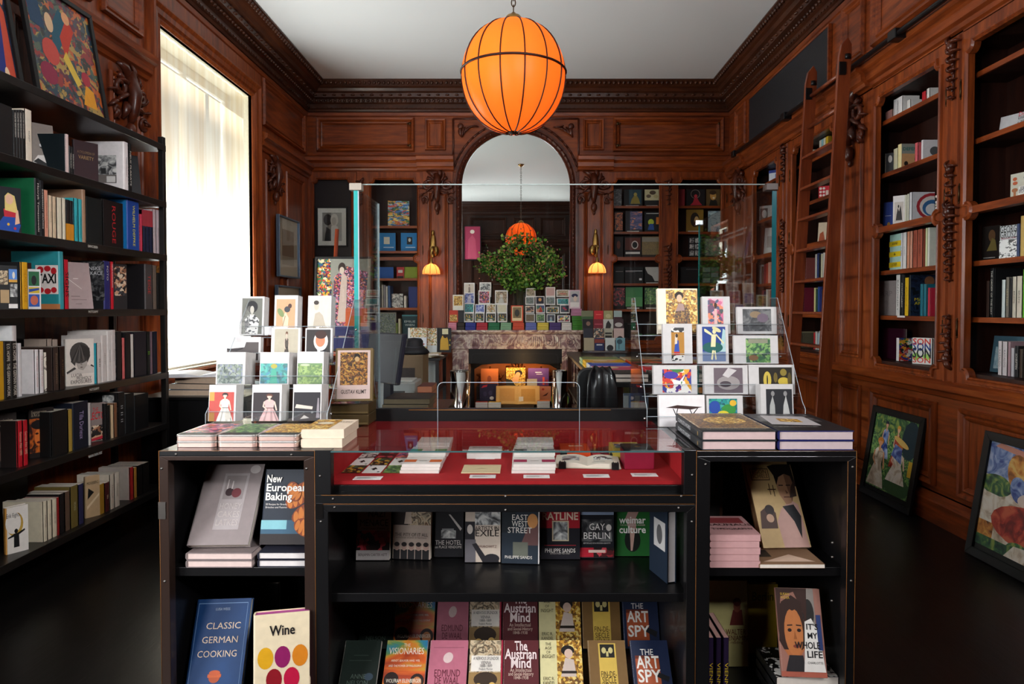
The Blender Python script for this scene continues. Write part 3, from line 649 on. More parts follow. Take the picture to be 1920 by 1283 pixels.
mb = MB(); mb.tube([(2.60, -.5, 3.34), (2.60, 8.35, 3.34)], .021, 0, 10); mb.build('rail_bar', BLKM, rail, world=True)
for y in (2.9, 4.72, 6.7, 8.3):
    mb = MB(); mb.box((2.57, y-.05, 3.305), (2.66, y+.05, 3.375)); mb.tube([(2.64, y, 3.34), (2.76, y, 3.34)], .014, 0, 8); mb.build('rail_bracket', BLKM, rail, world=True, bevel=.006)
# ================================================================== FIREPLACE
FU0, FU1 = -.985, .755
fp = empty('fireplace', (AU, 8.8, 0), 'mauve veined marble fireplace with carved fluted frieze and dark firebox', 'fireplace')
mb = MB(); mb.box((FU0+.06, 8.55, .0), (FU0+.27, 8.97, .91)); mb.build('jamb', MARB, fp, world=True, bevel=.01)
mb = MB(); mb.box((FU1-.27, 8.55, .0), (FU1-.06, 8.97, .91)); mb.build('jamb', MARB, fp, world=True, bevel=.01)
for u in (FU0+.09, FU1-.24):
    for k in range(4):
        mb = MB(); mb.tube([(u+.022+.036*k, 8.552, .2), (u+.022+.036*k, 8.552, .78)], .014, 0, 8); mb.build('flute', MARB, fp, world=True)
mb = MB(); mb.box((FU0+.03, 8.52, .91), (FU1-.03, 8.97, 1.10)); mb.build('frieze', MARB, fp, world=True, bevel=.006)
mb = MB(); mb.prism([(FU0-.02, 8.46, 1.154), (FU0-.02, 8.46, 1.13), (FU0-.0, 8.48, 1.12), (FU0-.0, 8.5, 1.105), (FU0, 8.98, 1.10), (FU0, 8.98, 1.154)], (FU1-FU0+.02, 0, 0)); mb.build('mantel_shelf', MARB, fp, world=True)
mb = MB()
for k in range(44):
    u = FU0+.30+k*(FU1-FU0-.60)/43
    if k % 11 in (4, 5, 6): continue
    mb.tube([(u, 8.52, .945), (u, 8.52, 1.06)], .0105, 0, 6); mb.ell((u, 8.52, 1.06), (.0105, .0105, .0105), 0, 6, 4)
for c in (.125, .375, .625, .875):
    cu = FU0+.30+c*(FU1-FU0-.60)
    mb.tube([(cu+.04*math.cos(q), 8.52, 1.0+.045*math.sin(q)) for q in [2*math.pi*i/16 for i in range(17)]], .01, 0, 6, False); mb.ell((cu, 8.515, 1.0), (.02, .014, .024), 0, 8, 6)
for cu in (FU0+.165, FU1-.165):
    mb.tube([(cu+.05*math.cos(q), 8.52, 1.0+.05*math.sin(q)) for q in [2*math.pi*i/16 for i in range(17)]], .011, 0, 6, False)
    for k in range(6): mb.ell((cu+.025*math.cos(k*1.047), 8.515, 1.0+.025*math.sin(k*1.047)), .013, 0, 6, 4)
mb.build('frieze_carving', MARB, fp, world=True)
mb = MB(); mb.box((FU0+.27, 8.9, 0), (FU1-.27, 8.97, .91)); mb.box((FU0+.27, 8.56, .72), (FU1-.27, 8.62, .91)); mb.build('firebox', C('#0d0b0b', .5), fp, world=True)
mb = MB()   # brass fireback with arched head and reliefs
u0, u1 = FU0+.32, FU1-.32; W = u1-u0
o = [(u0, .06), (u1, .06), (u1, .62), (u1-.1, .68), (u0+W*.66, .70), (u0+W*.5, .745), (u0+W*.34, .70), (u0+.1, .68), (u0, .62)]
mb.prism([(a, 8.89, b) for a, b in o], (0, -.02, 0))
for c in (.1, .28, .72, .9):
    cu = u0+W*c
    for k in range(6): leafy(mb, lambda u, z, h: Vector((u, 8.87-h, z)), cu, .5, .09, k*1.05, .005, .02)
    mb.tube([(cu+.05*math.cos(q), 8.865, .5+.06*math.sin(q)) for q in [2*math.pi*i/14 for i in range(15)]], .01, 0, 6, False)
for k in range(5): leafy(mb, lambda u, z, h: Vector((u, 8.87-h, z)), u0+W*.5, .6, .14, R(20+35*k), .005, .025)
for c in (.19, .39, .61, .81): mb.tube([(u0+W*c, 8.87, .1), (u0+W*c, 8.87, .66)], .012, 0, 6)
mb.build('brass_fireback', mk('fireback_brass', '#8a4a1c', Metallic=.7, Roughness=.4), fp, world=True)
mb = MB(); mb.box((FU0+.2, 8.2, 0), (FU1-.275, 8.9, .05)); mb.build('hearth', C('#141112', .3), fp, world=True)
area('hearth_lamp', (AU, 8.60, .70), (R(12), 0, 0), .8, .05, 3, (1, .62, .3))
point('hearth_picture_lamp', (AU+.1, 8.12, .78), 5, (1, .58, .24), .03)
# ================================================================== BLACK OPEN BOOKCASE ON THE STREET-WINDOW WALL
SX0, SX1, SY0, SY1 = -2.86, -2.47, 1.55, 4.62
SZ = [2.545, 2.16, 1.795, 1.42, .985, .635, .205]
bb = empty('open_bookcase', (-2.66, 3.0, 0), 'tall black open-backed bookcase full of art books beside the window', 'bookcase')
for y in (SY0, 2.9-.0, SY1):
    for x in (SX0, SX1-.035):
        if y == 2.9: continue
        mb = MB(); mb.box((x, y-.035, 0), (x+.035, y, 2.6)); mb.build('upright', BLK, bb, world=True, bevel=.002)
for z in SZ:
    mb = MB(); mb.box((SX0+.0, SY0+.001, z-.042), (SX1+.003, SY1-.001, z)); mb.build('shelf', BLK, bb, world=True, bevel=.002)
mb = MB(); mb.box((SX0, SY0, 0), (SX0+.012, SY0+2.25, 2.5)); mb.build('back_panel', BLK, bb, world=True)
for body, px, py in (('GRAPHIC DESIGN', 174, 463), ('PHOTOGRAPHY', 175, 585), ('PHOTOGRAPHY', 177, 730), ('FASHION, CINEMA, MUSIC', 179, 853), ):
    p = atx(px, py, SX1+.005); o = text(bb, body, 0, 0, .02, '#e8e2d6', fit=.085 if len(body) < 16 else .12, name='shelf_label')
    o.location = p-bb.location; o.rotation_euler = (R(90), 0, R(90))
# ================================================================== FRONT COUNTER
CY, CYB, CT = 2.2, 2.84, .954
def fx(px): return (px-PX)*CY/F
CX = [fx(300), fx(591), fx(1305), fx(1604)]
GOLD = C('#8a5a2c', .4)
def screw(parent, x, z, y=CY-.001, name='screw'):
    mb = MB(); mb.lathe([(0, -.003), (.0028, -.002), (.0045, 0), (.0045, .003)], (0, 0, 0), 0, 10); return mb.build(name, SCREWM, parent, (x, y, z), (R(90)*-1, 0, 0), world=True)
def frame_front(parent, x0, x1, z0, z1, wl, wr, wt, wb, mat, y0=CY-.018, y1=CY+.02):
    """mitred front frame with a thin pale edge line"""
    mb = MB(); o = [(x0, z0), (x1, z0), (x1, z1), (x0, z1)]; i = [(x0+wl, z0+wb), (x1-wr, z0+wb), (x1-wr, z1-wt), (x0+wl, z1-wt)]
    for k in range(4):
        a, b, c, d = o[k], o[(k+1) % 4], i[(k+1) % 4], i[k]
        if (k == 0 and wb < 1e-4): continue
        mb.prism([(q[0], y0, q[1]) for q in (a, b, c, d)], (0, y1-y0, 0))
    return mb.build('front_frame', mat, parent, world=True, bevel=.0015)
def cabinet(name, label, x0, x1, shelfz, ztop, mat, wl, wr, wt):
    c = empty(name, ((x0+x1)/2, CY, 0), label, 'counter cabinet')
    mb = MB(); mb.box((x0, CY+.02, 0), (x0+.02, CYB, ztop-.018)); mb.box((x1-.02, CY+.02, 0), (x1, CYB, ztop-.018)); mb.box((x0+.02, CYB-.015, 0), (x1-.02, CYB, ztop-.018)); mb.box((x0+.02, CY+.02, 0), (x1-.02, CYB-.015, .06))
    mb.build('case', BLKM, c, world=True)
    mb = MB(); mb.box((x0, CY-.018, ztop-.018), (x1, CYB, ztop)); mb.build('worktop', BLKM, c, world=True, bevel=.002)
    frame_front(c, x0, x1, 0, ztop-.018, wl, wr, wt, .06, mat)
    for z in shelfz:
        mb = MB(); mb.box((x0+.02, CY+.021, z-.03), (x1-.02, CYB-.015, z)); mb.build('shelf', BLKM, c, world=True, bevel=.0015)
    mb = MB(); mb.tube([(x0+.0005, CY-.0185, ztop), (x1-.0005, CY-.0185, ztop)], .0008, 0, 5); g = 1 if wl < wr else 0
    for x in (x0, x1): mb.tube([(x, CY-.0185, ztop), (x, CY-.0185, .02)], .0008, 0, 5)
    mb.build('edge_strip', GOLD, c, world=True)
    return c
cl = cabinet('counter_cabinet', 'black counter cabinet holding cookbooks, under the postcard tins', CX[0], CX[1], [.552], CT, BRNM, .030, .036, .014)
for px, py in ((332, 851), (548, 852), (305, 878), (576, 878), (308, 1091)): screw(cl, fx(px), ZC-(py-PY)*CY/F, CY-.019)
mb = MB(); x, z = fx(305), ZC-(957-PY)*CY/F; mb.box((x-.012, CY-.0205, z-.028), (x+.012, CY-.018, z+.028)); mb.build('silver_catch', mk('crinkled_foil', '#9a938c', Metallic=1.0, Roughness=.3), cl, world=True)
cr = cabinet('counter_cabinet', 'black counter cabinet holding stacked and leaning paperbacks, beside the posters', CX[2], CX[3], [.552], CT, BLKM, .046, .030, .018)
for px, py in ((1597, 875), (1597, 1090), (1322, 870), (1561, 1018), (1561, 1045), (1561, 1128)): screw(cr, fx(px), ZC-(py-PY)*CY/F, CY-.019)
mb = MB(); mb.tube([(fx(1588), CY-.0188, .02), (fx(1588), CY-.0188, .92)], .0008, 0, 5); mb.build('edge_strip', GOLD, cr, world=True)  # added line for the lit inner edge, light put into its colour
# centre unit below, show case above
cc = empty('counter_bookcase', ((CX[1]+CX[2])/2, CY, 0), 'black counter bookcase with two rows of face-out paperbacks under the glass showcase', 'bookcase')
x0, x1 = CX[1]+.001, CX[2]-.001; zb = .775
mb = MB(); mb.box((x0, CY+.02, 0), (x0+.02, CYB, zb)); mb.box((x1-.02, CY+.02, 0), (x1, CYB, zb)); mb.box((x0+.02, CYB-.015, 0), (x1-.02, CYB, zb)); mb.box((x0+.02, CY+.02, 0), (x1-.02, CYB-.015, .06)); mb.box((x0+.02, CY+.02, zb-.02), (x1-.02, CYB-.015, zb)); mb.build('case', BLKM, cc, world=True)
frame_front(cc, x0, x1, 0, zb, .042, .030, .024, .06, BLKM)
mb = MB(); mb.box((x0+.02, CY+.021, .434), (x1-.02, CYB-.015, .464)); mb.build('shelf', BLKM, cc, world=True, bevel=.0015)
mb = MB(); z = ZC-(958-PY)*CY/F; x = fx(600); mb.box((x-.011, CY-.0205, z-.025), (x+.011, CY-.018, z+.025)); mb.build('silver_catch', MATS.get('foil') or CHROME, cc, world=True)
for px, py in ((628, 951), (948, 956), (1272, 952), (1297, 978), (602, 978)): screw(cc, fx(px), ZC-(py-PY)*CY/F, CY-.019)
vc = empty('display_case', ((CX[1]+CX[2])/2, CY, zb), 'glass-topped black showcase lined in red, built into the shop counter', 'showcase')
REDL = C('#a3161c', .8)
zf, vt = .842, .954
mb = MB(); mb.box((x0, CY-.018, zb+.001), (x1, CY+.02, .808)); mb.box((x0, CY-.018, .808), (x0+.052, CY+.02, vt+.002)); mb.box((x1-.04, CY-.018, .808), (x1, CY+.02, vt+.002)); mb.box((x0, CYB-.03, zb+.001), (x1, CYB, vt+.045)); mb.box((x0, CY+.02, zb+.001), (x0+.03, CYB-.03, vt-.006)); mb.box((x1-.025, CY+.02, zb+.001), (x1, CYB-.03, vt-.006)); mb.box((x0+.03, CY+.02, zb+.001), (x1-.025, CYB-.03, .83))
mb.build('case_frame', BLKM, vc, world=True, bevel=.0015)
mb = MB(); mb.tube([(x0+.02, CY-.0185, .807), (x1-.01, CY-.0185, .807)], .0008, 0, 5); mb.tube([(x0+.005, CY-.0185, zb+.003), (x1-.005, CY-.0185, zb+.003)], .0008, 0, 5); mb.tube([(x0+.2, CYB-.031, vt+.04), (x1-.2, CYB-.031, vt+.04)], .002, 0, 5)
mb.build('edge_strip', GOLD, vc, world=True)
mb = MB(); mb.box((x0+.031, CY+.03, .8305), (x1-.026, CYB-.032, zf)); mb.build('red_floor', REDL, vc, world=True)
mb = MB(); mb.box((x0+.0305, CY+.03, zf), (x0+.036, CYB-.033, vt-.008)); mb.box((x1-.0315, CY+.03, zf), (x1-.0255, CYB-.033, vt-.008)); mb.box((x0+.036, CYB-.037, zf), (x1-.0315, CYB-.0305, vt-.008)); mb.build('red_lining', REDL, vc, world=True)
mb = MB(); mb.box((x0+.052, CY-.012, .8085), (x1-.04, CY-.006, vt-.007)); mb.build('front_pane', GLASS, vc, world=True)
mb = MB(); mb.box((x0+.004, CY-.016, vt-.006), (x1-.004, CYB-.031, vt)); mb.build('top_pane', GLASS, vc, world=True)
mb = MB(); mb.box((x0+.052, CY-.0185, vt-.0055), (x1-.04, CY-.016, vt-.0005)); mb.build('pane_edge', C('#3c5a5a', .1, 0, .5), vc, world=True)
for px, py in ((625, 935), (948, 930), (1277, 930), (601, 892), (1297, 890)): screw(vc, fx(px), ZC-(py-PY)*CY/F, CY-.019)
# small acrylic screen on the showcase
sx0, sx1 = (820-PX)*2.27/F, (1087-PX)*2.27/F
sc = empty('acrylic_screen', ((sx0+sx1)/2, 2.27, CT), 'low round-cornered clear acrylic screen standing on the glass showcase', 'screen')
def rrect(x0, x1, z0, z1, r):
    return [(x0, z0), (x1, z0)]+[(x1-r+r*math.cos(R(a)), z1-r+r*math.sin(R(a))) for a in range(0, 91, 15)]+[(x0+r+r*math.cos(R(a)), z1-r+r*math.sin(R(a))) for a in range(90, 181, 15)]
rr = rrect(sx0, sx1, CT+.0005, 1.17, .02); mb = MB(); mb.prism([(a, 2.27, b) for a, b in rr], (0, .004, 0)); mb.build('screen_sheet', PLEXI, sc, world=True)
mb = MB(); mb.tube([(a, 2.272, b) for a, b in rr[1:]+[rr[0]]], .0012, 0, 6); mb.build('screen_edge', EDGEW, sc, world=True)
# ---- tall glass screen behind the counter
GYF = 3.0; gt = ZC+(580-347)*GYF/F; gz = .80
gx0, gx1 = (672-PX)*GYF/F, (1447-PX)*GYF/F
gs = empty('glass_screen', ((gx0+gx1)/2, GYF, gz), 'tall clear glass screen with green edges around the cash desk', 'screen')
mb = MB(); mb.box((gx0+.004, GYF, gz), (gx1-.004, GYF+.006, gt)); mb.build('front_sheet', GLASS, gs, world=True)
mb = MB(); mb.tube([(gx0, GYF+.003, gt), (gx1, GYF+.003, gt)], .0028, 0, 6); mb.build('sheet_edge', C('#aab4b0', .2, 0, .4), gs, world=True)
yl, yr = GYF*1.14, GYF*1.42
mb = MB(); mb.box((gx0-.004, GYF, gz), (gx0+.004, yl, gt-.02)); mb.build('side_sheet', GLASS, gs, world=True)
mb = MB(); mb.box((gx1-.004, GYF, gz), (gx1+.004, yr, gt)); mb.build('side_sheet', GLASS, gs, world=True)
mb = MB(); mb.box((gx0-.017, GYF-.004, gz), (gx0+.001, GYF-.001, gt-.02)); mb.build('sheet_edge', EDGE, gs, world=True)
mb = MB(); mb.box((gx0+.0012, GYF-.004, gz), (gx0+.006, GYF-.001, gt-.02)); mb.build('sheet_edge', EDGEW, gs, world=True)
mb = MB(); mb.box((gx1-.004, GYF-.004, gz), (gx1+.016, GYF-.001, gt-.03)); mb.build('sheet_edge', EDGED, gs, world=True)
mb = MB(); mb.box((gx1-.003, yr, gz), (gx1+.004, yr+.003, gt)); mb.build('sheet_edge', EDGE, gs, world=True)
mb = MB(); mb.box((gx0-.005, yl, gz), (gx0+.005, yl+.003, gt-.02)); mb.build('sheet_edge', EDGEW, gs, world=True)
for x, m in ((gx0, C('#9c9184', .4)), (gx1, C('#3a2a24', .4))):
    mb = MB(); mb.box((x-.035, GYF-.014, gt-.028), (x+.02, GYF+.03, gt+.004)); mb.build('corner_clip', m, gs, world=True, bevel=.003)
mb = MB(); mb.box((gx1-.028, yr-.03, gt-.028), (gx1+.02, yr+.012, gt+.004)); mb.build('corner_clip', CHROME, gs, world=True, bevel=.003)
# ---- cash desk behind the counter that carries the screen
dk = empty('cash_desk', (-.8, 3.6, 0), 'low black cash desk behind the counter and glass screen', 'desk')
mb = MB(); mb.box((-1.25, CYB+.01, .755), (1.2, 3.12, .798)); mb.build('desk_top', BLKM, dk, world=True, bevel=.002)
mb = MB(); mb.box((-1.25, 3.12, .755), (-.48, 4.6, .798)); mb.build('desk_return', BLKM, dk, world=True, bevel=.002)
mb = MB(); mb.box((.88, 3.12, .755), (1.2, 4.3, .798)); mb.build('desk_return', BLKM, dk, world=True, bevel=.002)
for x, y in ((-1.2, 2.9), (-1.2, 4.5), (-.68, 4.5), (1.1, 2.9), (1.1, 4.2)):
    mb = MB(); mb.box((x-.025, y-.025, 0), (x+.025, y+.025, .755)); mb.build('leg', BLKM, dk, world=True)
# ================================================================== POSTCARD RACKS
CARDM = '#cbc7c4'
def rack(label, px_l, px_r, lean_l, tiers, yf, yb):
    xl = (px_l-PX)*yf/F; xr = (px_r-PX)*yf/F; zt = tiers[-1][1]+.10
    rk = empty('postcard_rack', ((xl+xr)/2, yf, CT), label, 'rack')
    ye = min(2.992, tiers[-1][0]+.115); prof = [(yf, CT+.004), (yf, CT+.075), (yf+.03, CT+.10), (yb, zt+.06), (ye, zt+.06), (ye, CT+.004)]
    for x in (xl, xr):
        mb = MB(); mb.prism([(x-.002, y, z) for y, z in prof], (.004, 0, 0)); s = mb.build('side_sheet', PLEXI, rk, world=True)
        mb = MB(); mb.tube([(x, y, z) for y, z in prof[:5]], .0013, 0, 5); mb.build('side_edge', EDGEW, s)
        for y, z in tiers:
            mb = MB(); mb.lathe([(0, -.004), (.005, -.004), (.005, .004), (0, .004)], (0, 0, 0), 0, 10); mb.build('rack_screw', CHROME, rk, (x+(.004 if x == xl else -.004)*1, y+.05, z+.03), (0, R(90), 0), world=True)
    for i, (y, z) in enumerate(tiers):
        y2 = tiers[i+1][0]-.006 if i < 3 else ye
        mb = MB(); mb.box((xl+.002, y, z-.004), (xr-.002, y2, z)); mb.build('tray', PLEXI, rk, world=True)
        mb = MB(); mb.box((xl+.002, y-.004, z-.004), (xr-.002, y, z+.045)); lip = mb.build('tray_lip', PLEXI, rk, world=True)
        mb = MB(); mb.tube([(xl, y-.002, z+.046), (xr, y-.002, z+.046)], .0011, 0, 4); mb.tube([(xl, y-.002, z-.003), (xr, y-.002, z-.003)], .0016, 0, 4); mb.build('lip_edge', C('#a8b2b6', .2, 0, .3), lip)
    return rk
def tier_z(py, y): return aty(983, py, y).z
TL = [(2.49, tier_z(795, 2.49)), (2.62, tier_z(727, 2.62)), (2.75, tier_z(683, 2.75)), (2.875, tier_z(632, 2.875))]
rack('clear acrylic tiered rack of postcards behind the tins, by the window', 383, 612, 0, TL, 2.475, 2.88)
TR = [(2.62, tier_z(803, 2.62)), (2.71, tier_z(742, 2.71)), (2.80, tier_z(684, 2.80)), (2.89, tier_z(628, 2.89))]
rack('clear acrylic tiered rack of postcards behind the large flat art books', 1214, 1512, 0, TR, 2.60, 2.90)
def card(label, px0, px1, py0, py1, tier, thick, picr, art=None, shapes=(), group=None, wht=CARDM, lean=6, dy=0):
    """pile of postcards standing in a rack pocket; picr = picture rectangle in parts of the card (None: whole)"""
    y, z = tier; y += .006+dy; a, b = aty(px0, py1, y), aty(px1, py1, y); w = b.x-a.x
    L = R(lean); d = ray((px0+px1)/2, py0); m = d.z/d.y; h = (ZC-z+m*y)/(math.cos(L)-m*math.sin(L))
    o = MB(); t = thick; o.box((-w/2, 0, 0), (w/2, t, h)); c = o.build('postcard', wht, None, ((a.x+b.x)/2, y, z+.0012+t*math.sin(L)), (-L, 0, 0), bevel=.0008)
    tag(c, label, 'postcards', group)
    q = MB(); q.box((-w/2+.003, -.0005, .002), (w/2-.001, -.0002, h-.0006)); 
    picture(c, -w/2+picr[0]*w, picr[1]*h, picr[2]*w, picr[3]*h, art, shapes, y=-.0003, name='picture')
    e = MB(); n = max(2, int(t/.012))
    for k in range(1, n):
        yy = t*k/n; e.box((w/2-.0003, yy-.0006, .001), (w/2+.0006, yy+.0006, h-.001+.004*((k*7) % 3-1)*.5)); 
    e.build('card_edge', '#c9c4c0', c)
    return c
# ================================================================== BOOKS: helpers
for nm, pal, sc, kw in (
    ('multi', ['#c23a2a', '#e0a030', '#2a5a8a', '#3a7a4a', '#7a2a4a', '#e8d8b0', '#1a2030'], 55, {}),
    ('gold', ['#8a5a14', '#c08a24', '#e0b648', '#6a4410', '#b07a1c', '#e8cc78'], 120, {}),
    ('goldbrown', ['#4a2c10', '#6e4416', '#8a5a1e', '#34200e', '#9c7430'], 170, {}),
    ('reds', ['#4a0e10', '#7a1c18', '#a83424', '#c05a3c'], 12, dict(kind='n')), ('blues', ['#1c2a60', '#33488c', '#7088b8', '#a8b4d0'], 12, dict(kind='n')), ('creams', ['#8a7864', '#b8a48c', '#d8ccb8', '#e6dfd2'], 12, dict(kind='n')), ('leaf', ['#0c1e1a', '#1c4030', '#3c6a3c', '#8a9a4a'], 14, dict(kind='n')), ('ochres', ['#5a3414', '#a8642a', '#cc8c3c', '#d8b468'], 12, dict(kind='n')),
    ('bw', ['#141414', '#3c3c3c', '#787878', '#b8b8b4', '#e0ded8'], 22, dict(kind='n')),
    ('bwdark', ['#0c0c0d', '#1c1c1e', '#3a3a3c', '#6a6a68'], 25, dict(kind='n')),
    ('expr', ['#1d3a6a', '#c8502a', '#e0b060', '#2a6a50', '#8a2a30', '#151a28', '#d89070'], 16, dict(dist=.7)),
    ('expr2', ['#8a2420', '#b85a24', '#1a3a48', '#a88a44', '#5a1c30', '#22221c', '#4a5a48', '#30404a'], 20, dict(dist=1.0)),
    ('green', ['#2a5a34', '#4a7a3c', '#6a9a50', '#2a4a3a', '#88a860'], 90, {}),
    ('teal', ['#0e6a68', '#1c8a84', '#2a7a90', '#3aa090', '#14585c'], 80, {}),
    ('greygreen', ['#5a6a58', '#7a8474', '#48544a', '#8c9486', '#6a7080'], 120, {}),
    ('floral', ['#c8a050', '#e8e0d0', '#a86a30', '#7a8a60', '#e8e0d0', '#d8c8a8'], 90, {}),
    ('pinkfl', ['#8a2a4a', '#c85a80', '#5a2a50', '#d8a0b0', '#3a4a6a', '#d87a50', '#2a3a3a'], 70, {}),
    ('sepia', ['#6a4a30', '#a88a68', '#d8c4a0', '#3a2a1c', '#c0a480'], 30, dict(kind='n')),
    ('brownfield', ['#4a3a26', '#6a5434', '#86703f', '#584a34'], 60, dict(kind='n')),
    ('night', ['#0a0e18', '#141c30', '#22304a', '#101418'], 20, dict(kind='n')),
    ('embers', ['#1a0a08', '#3a1408', '#8a3a10', '#c8641c', '#2a0e08'], 18, dict(kind='n')),
    ('landscape', ['#2a6aa0', '#e0a030', '#c8402a', '#3a6a30', '#e8d070', '#203a2a', '#88b0d0'], 28, dict(dist=.8, stretch=(.6, 1, 1.8))),
    ('dusk', ['#c85a2a', '#e08a50', '#3a4a78', '#24305a', '#6a5a80'], 20, dict(kind='n', stretch=(.4, 1, 2))),
    ('swirl', ['#4a2a7a', '#2a3a8a', '#c83a2a', '#e0a030', '#3a7a3a', '#e8e4dc', '#1a1a2a'], 26, dict(dist=1.0)),
    ('field', ['#5a7a3a', '#7a9448', '#4a6a34', '#8aa458'], 120, {}),
    ('skyblue', ['#88a8b8', '#a8c4cc', '#c0d4d4', '#6a8a9c'], 18, dict(kind='n')),
    ('crowd', ['#2a2420', '#8a5a40', '#c89a78', '#3a3a40', '#d8c4a8', '#1a1614'], 60, {}),
    ('redcrowd', ['#4a1418', '#8a2028', '#2a1414', '#b84048', '#1a1210'], 50, {}),
    ('sunset', ['#1a5aa0', '#2a7a90', '#5a8a50', '#c8902a', '#d8601c', '#a83a14'], 9, dict(kind='n', stretch=(.3, 1, 1))),
    ('ink', ['#e8e8e4', '#1a1a1a', '#e8e8e4', '#e8e8e4', '#30302e'], 70, dict(dist=.9)),
    ('blackgold', ['#14120e', '#14120e', '#c89a30', '#14120e', '#2a6a4a'], 90, {}),
    ('zebra', ['#111', '#d8d4cc', '#111', '#d8d4cc'], 40, dict(dist=1.0)),
    ('purplefl', ['#6a7ac0', '#a0a8d8', '#d8d8ec', '#5060a0'], 60, {})):
    ART(nm, pal, sc, **kw)
PL = {'L': (-2.505, 180), 'R': (2.875, 0), 'B': (9.10, 90)}
def onplane(pl, px, py, off=0):
    v = PL[pl][0]
    return aty(px, py, v+off) if pl == 'B' else atx(px, py, v+(-off if pl == 'L' else off))
def out(pl): return {'L': Vector((1, 0, 0)), 'R': Vector((-1, 0, 0)), 'B': Vector((0, -1, 0))}[pl]
ROW = {}
def row(pl, z, name, grp=None):
    zs = sorted(SZ if pl == 'L' else (RS if pl == 'R' else (BS if 'sconce' in name else [2.82, 2.47, 2.125, 1.77, 1.42])))
    up = [q for q in zs if q > z+.05]; top = (up[0]-(.048 if pl == 'L' else .036)) if up else (9 if pl == 'L' else 3.06)
    if pl != 'L' and z < 2.0 and top > 2.0: top = min(top, 2.0)
    ROW.update(pl=pl, z=z, name=name, grp=grp or 'books on '+name, top=top)
def lab(d): return d+', '+ROW['name'] if ROW['name'] else d
def SP(px0, px1, ytop, desc, col, spine=None, txt=None, tc='#ece6da', depth=.2, hard=False, off=0, z=None, art=None, rc=(0, 0, 1, 1), shapes=(), texts=(), ts=None, fit=.8, pages='#e2d8c8', zt=.5, cat='book'):
    """book standing spine outwards"""
    pl = ROW['pl']; zb = ROW['z'] if z is None else z
    if pl == 'R': depth = min(depth, .185)-off
    a, b = onplane(pl, px0, ytop, off), onplane(pl, px1, ytop, off); m = (a+b)/2
    t = max(.004, (b-a).length if pl != 'B' else abs(b.x-a.x)); 
    if pl != 'B': t = max(.004, abs(b.y-a.y))
    h = min(m.z, ROW['top'])-zb; n = out(pl); t -= .0008
    loc = Vector((m.x, m.y, zb+.0005))-n*(depth/2)
    o = volume('book', lab(desc), cat, depth, h, t, col, spine, pages=pages, hard=hard, loc=loc, rot=(0, 0, R(PL[pl][1])), group=ROW['grp'])
    if txt: spine_text(o, depth, h, t, txt, tc, ts, zt, fit)
    if art or shapes or texts: cover_art(o, depth, h, t, art, rc, shapes, texts, 'back' if pl == 'L' else 'front')
    return o
ORD = ['first', 'second', 'third', 'fourth', 'fifth', 'sixth', 'seventh', 'eighth']; CNT = {2: 'two', 3: 'three', 4: 'four', 5: 'five', 6: 'six', 7: 'seven'}
def SPS(pxs, ytop, desc, cols, spn=None, **k):
    n = len(pxs)-1
    for i in range(n):
        c = cols[i % len(cols)] if isinstance(cols, (list, tuple)) else cols
        yt = ytop[i] if isinstance(ytop, (list, tuple)) else ytop
        kk = {q: (v[i % len(v)] if isinstance(v, list) else v) for q, v in k.items()}
        SP(pxs[i], pxs[i+1], yt, f'{desc}, {ORD[i]} of {CNT[n]}', c, spn, **kk)
def FACE(label, px0, px1, ytop, zb, P0, yaw, t=.02, col='#222', lean=0, spine=None, name='book', cat='book', group=None, hard=True, pages='#e2d8c8', art=None, rc=(0, 0, 1, 1), shapes=(), texts=(), pg=True, ztop=None):
    """book shown cover outwards; P0 = a point of its foot line, yaw = turn of the cover (0: towards -y)"""
    d2 = Vector((math.cos(R(yaw)), math.sin(R(yaw)))); ks = []
    for px in (px0, px1):
        r = ray(px, (ytop+700)/2); den = r.x*d2.y-r.y*d2.x
        ks.append((r.y*P0[0]-r.x*P0[1])/den)
    w = abs(ks[1]-ks[0]); k = (ks[0]+ks[1])/2; cx, cy = P0[0]+d2.x*k, P0[1]+d2.y*k
    n = (math.sin(R(yaw)), -math.cos(R(yaw))); L = R(lean); d = ray((px0+px1)/2, ytop); m = d.z/d.y
    h = (ZC-zb+m*cy)/(math.cos(L)+m*n[1]*math.sin(L))
    if ztop is not None: h = min(h, (ztop-zb)/math.cos(L)-.002)
    o = volume(name, label, cat, w, h, t, col, spine, pages=pages, hard=hard, loc=(cx-n[0]*t/2, cy-n[1]*t/2, zb+.0006+t/2*math.sin(L)), rot=(-L, 0, R(yaw)), group=group, pg=pg)
    if art or shapes or texts: cover_art(o, w, h, t, art, rc, shapes, texts)
    return o
def FO(px0, px1, ytop, desc, col, yaw=None, off=.05, z=None, **k):
    """cover outwards on the current shelf"""
    pl = ROW['pl']; zb = ROW['z'] if z is None else z
    p = onplane(pl, (px0+px1)/2, ytop, off)
    if yaw is None: yaw = {'L': 70, 'R': -70, 'B': 0}[pl]
    return FACE(lab(desc), px0, px1, ytop, zb, (p.x, p.y), yaw, col=col, group=ROW['grp'], ztop=ROW['top'], **k)
def LAY(label, x0, x1, y, depth, z, t, col='#222', spine=None, hard=True, pages='#e8dccf', group=None, yaw=0, art=None, rc=(0, 0, 1, 1), shapes=(), texts=(), name='book', cat='book', dx=0):
    """book lying flat, its foot towards the camera"""
    w = x1-x0
    o = volume(name, label, cat, w, depth, t, col, spine, pages=pages, hard=hard, loc=((x0+x1)/2, y, z+t/2+.0004), rot=(R(-90), 0, R(yaw)), group=group)
    if art or shapes or texts: cover_art(o, w, depth, t, art, rc, shapes, texts)
    return o
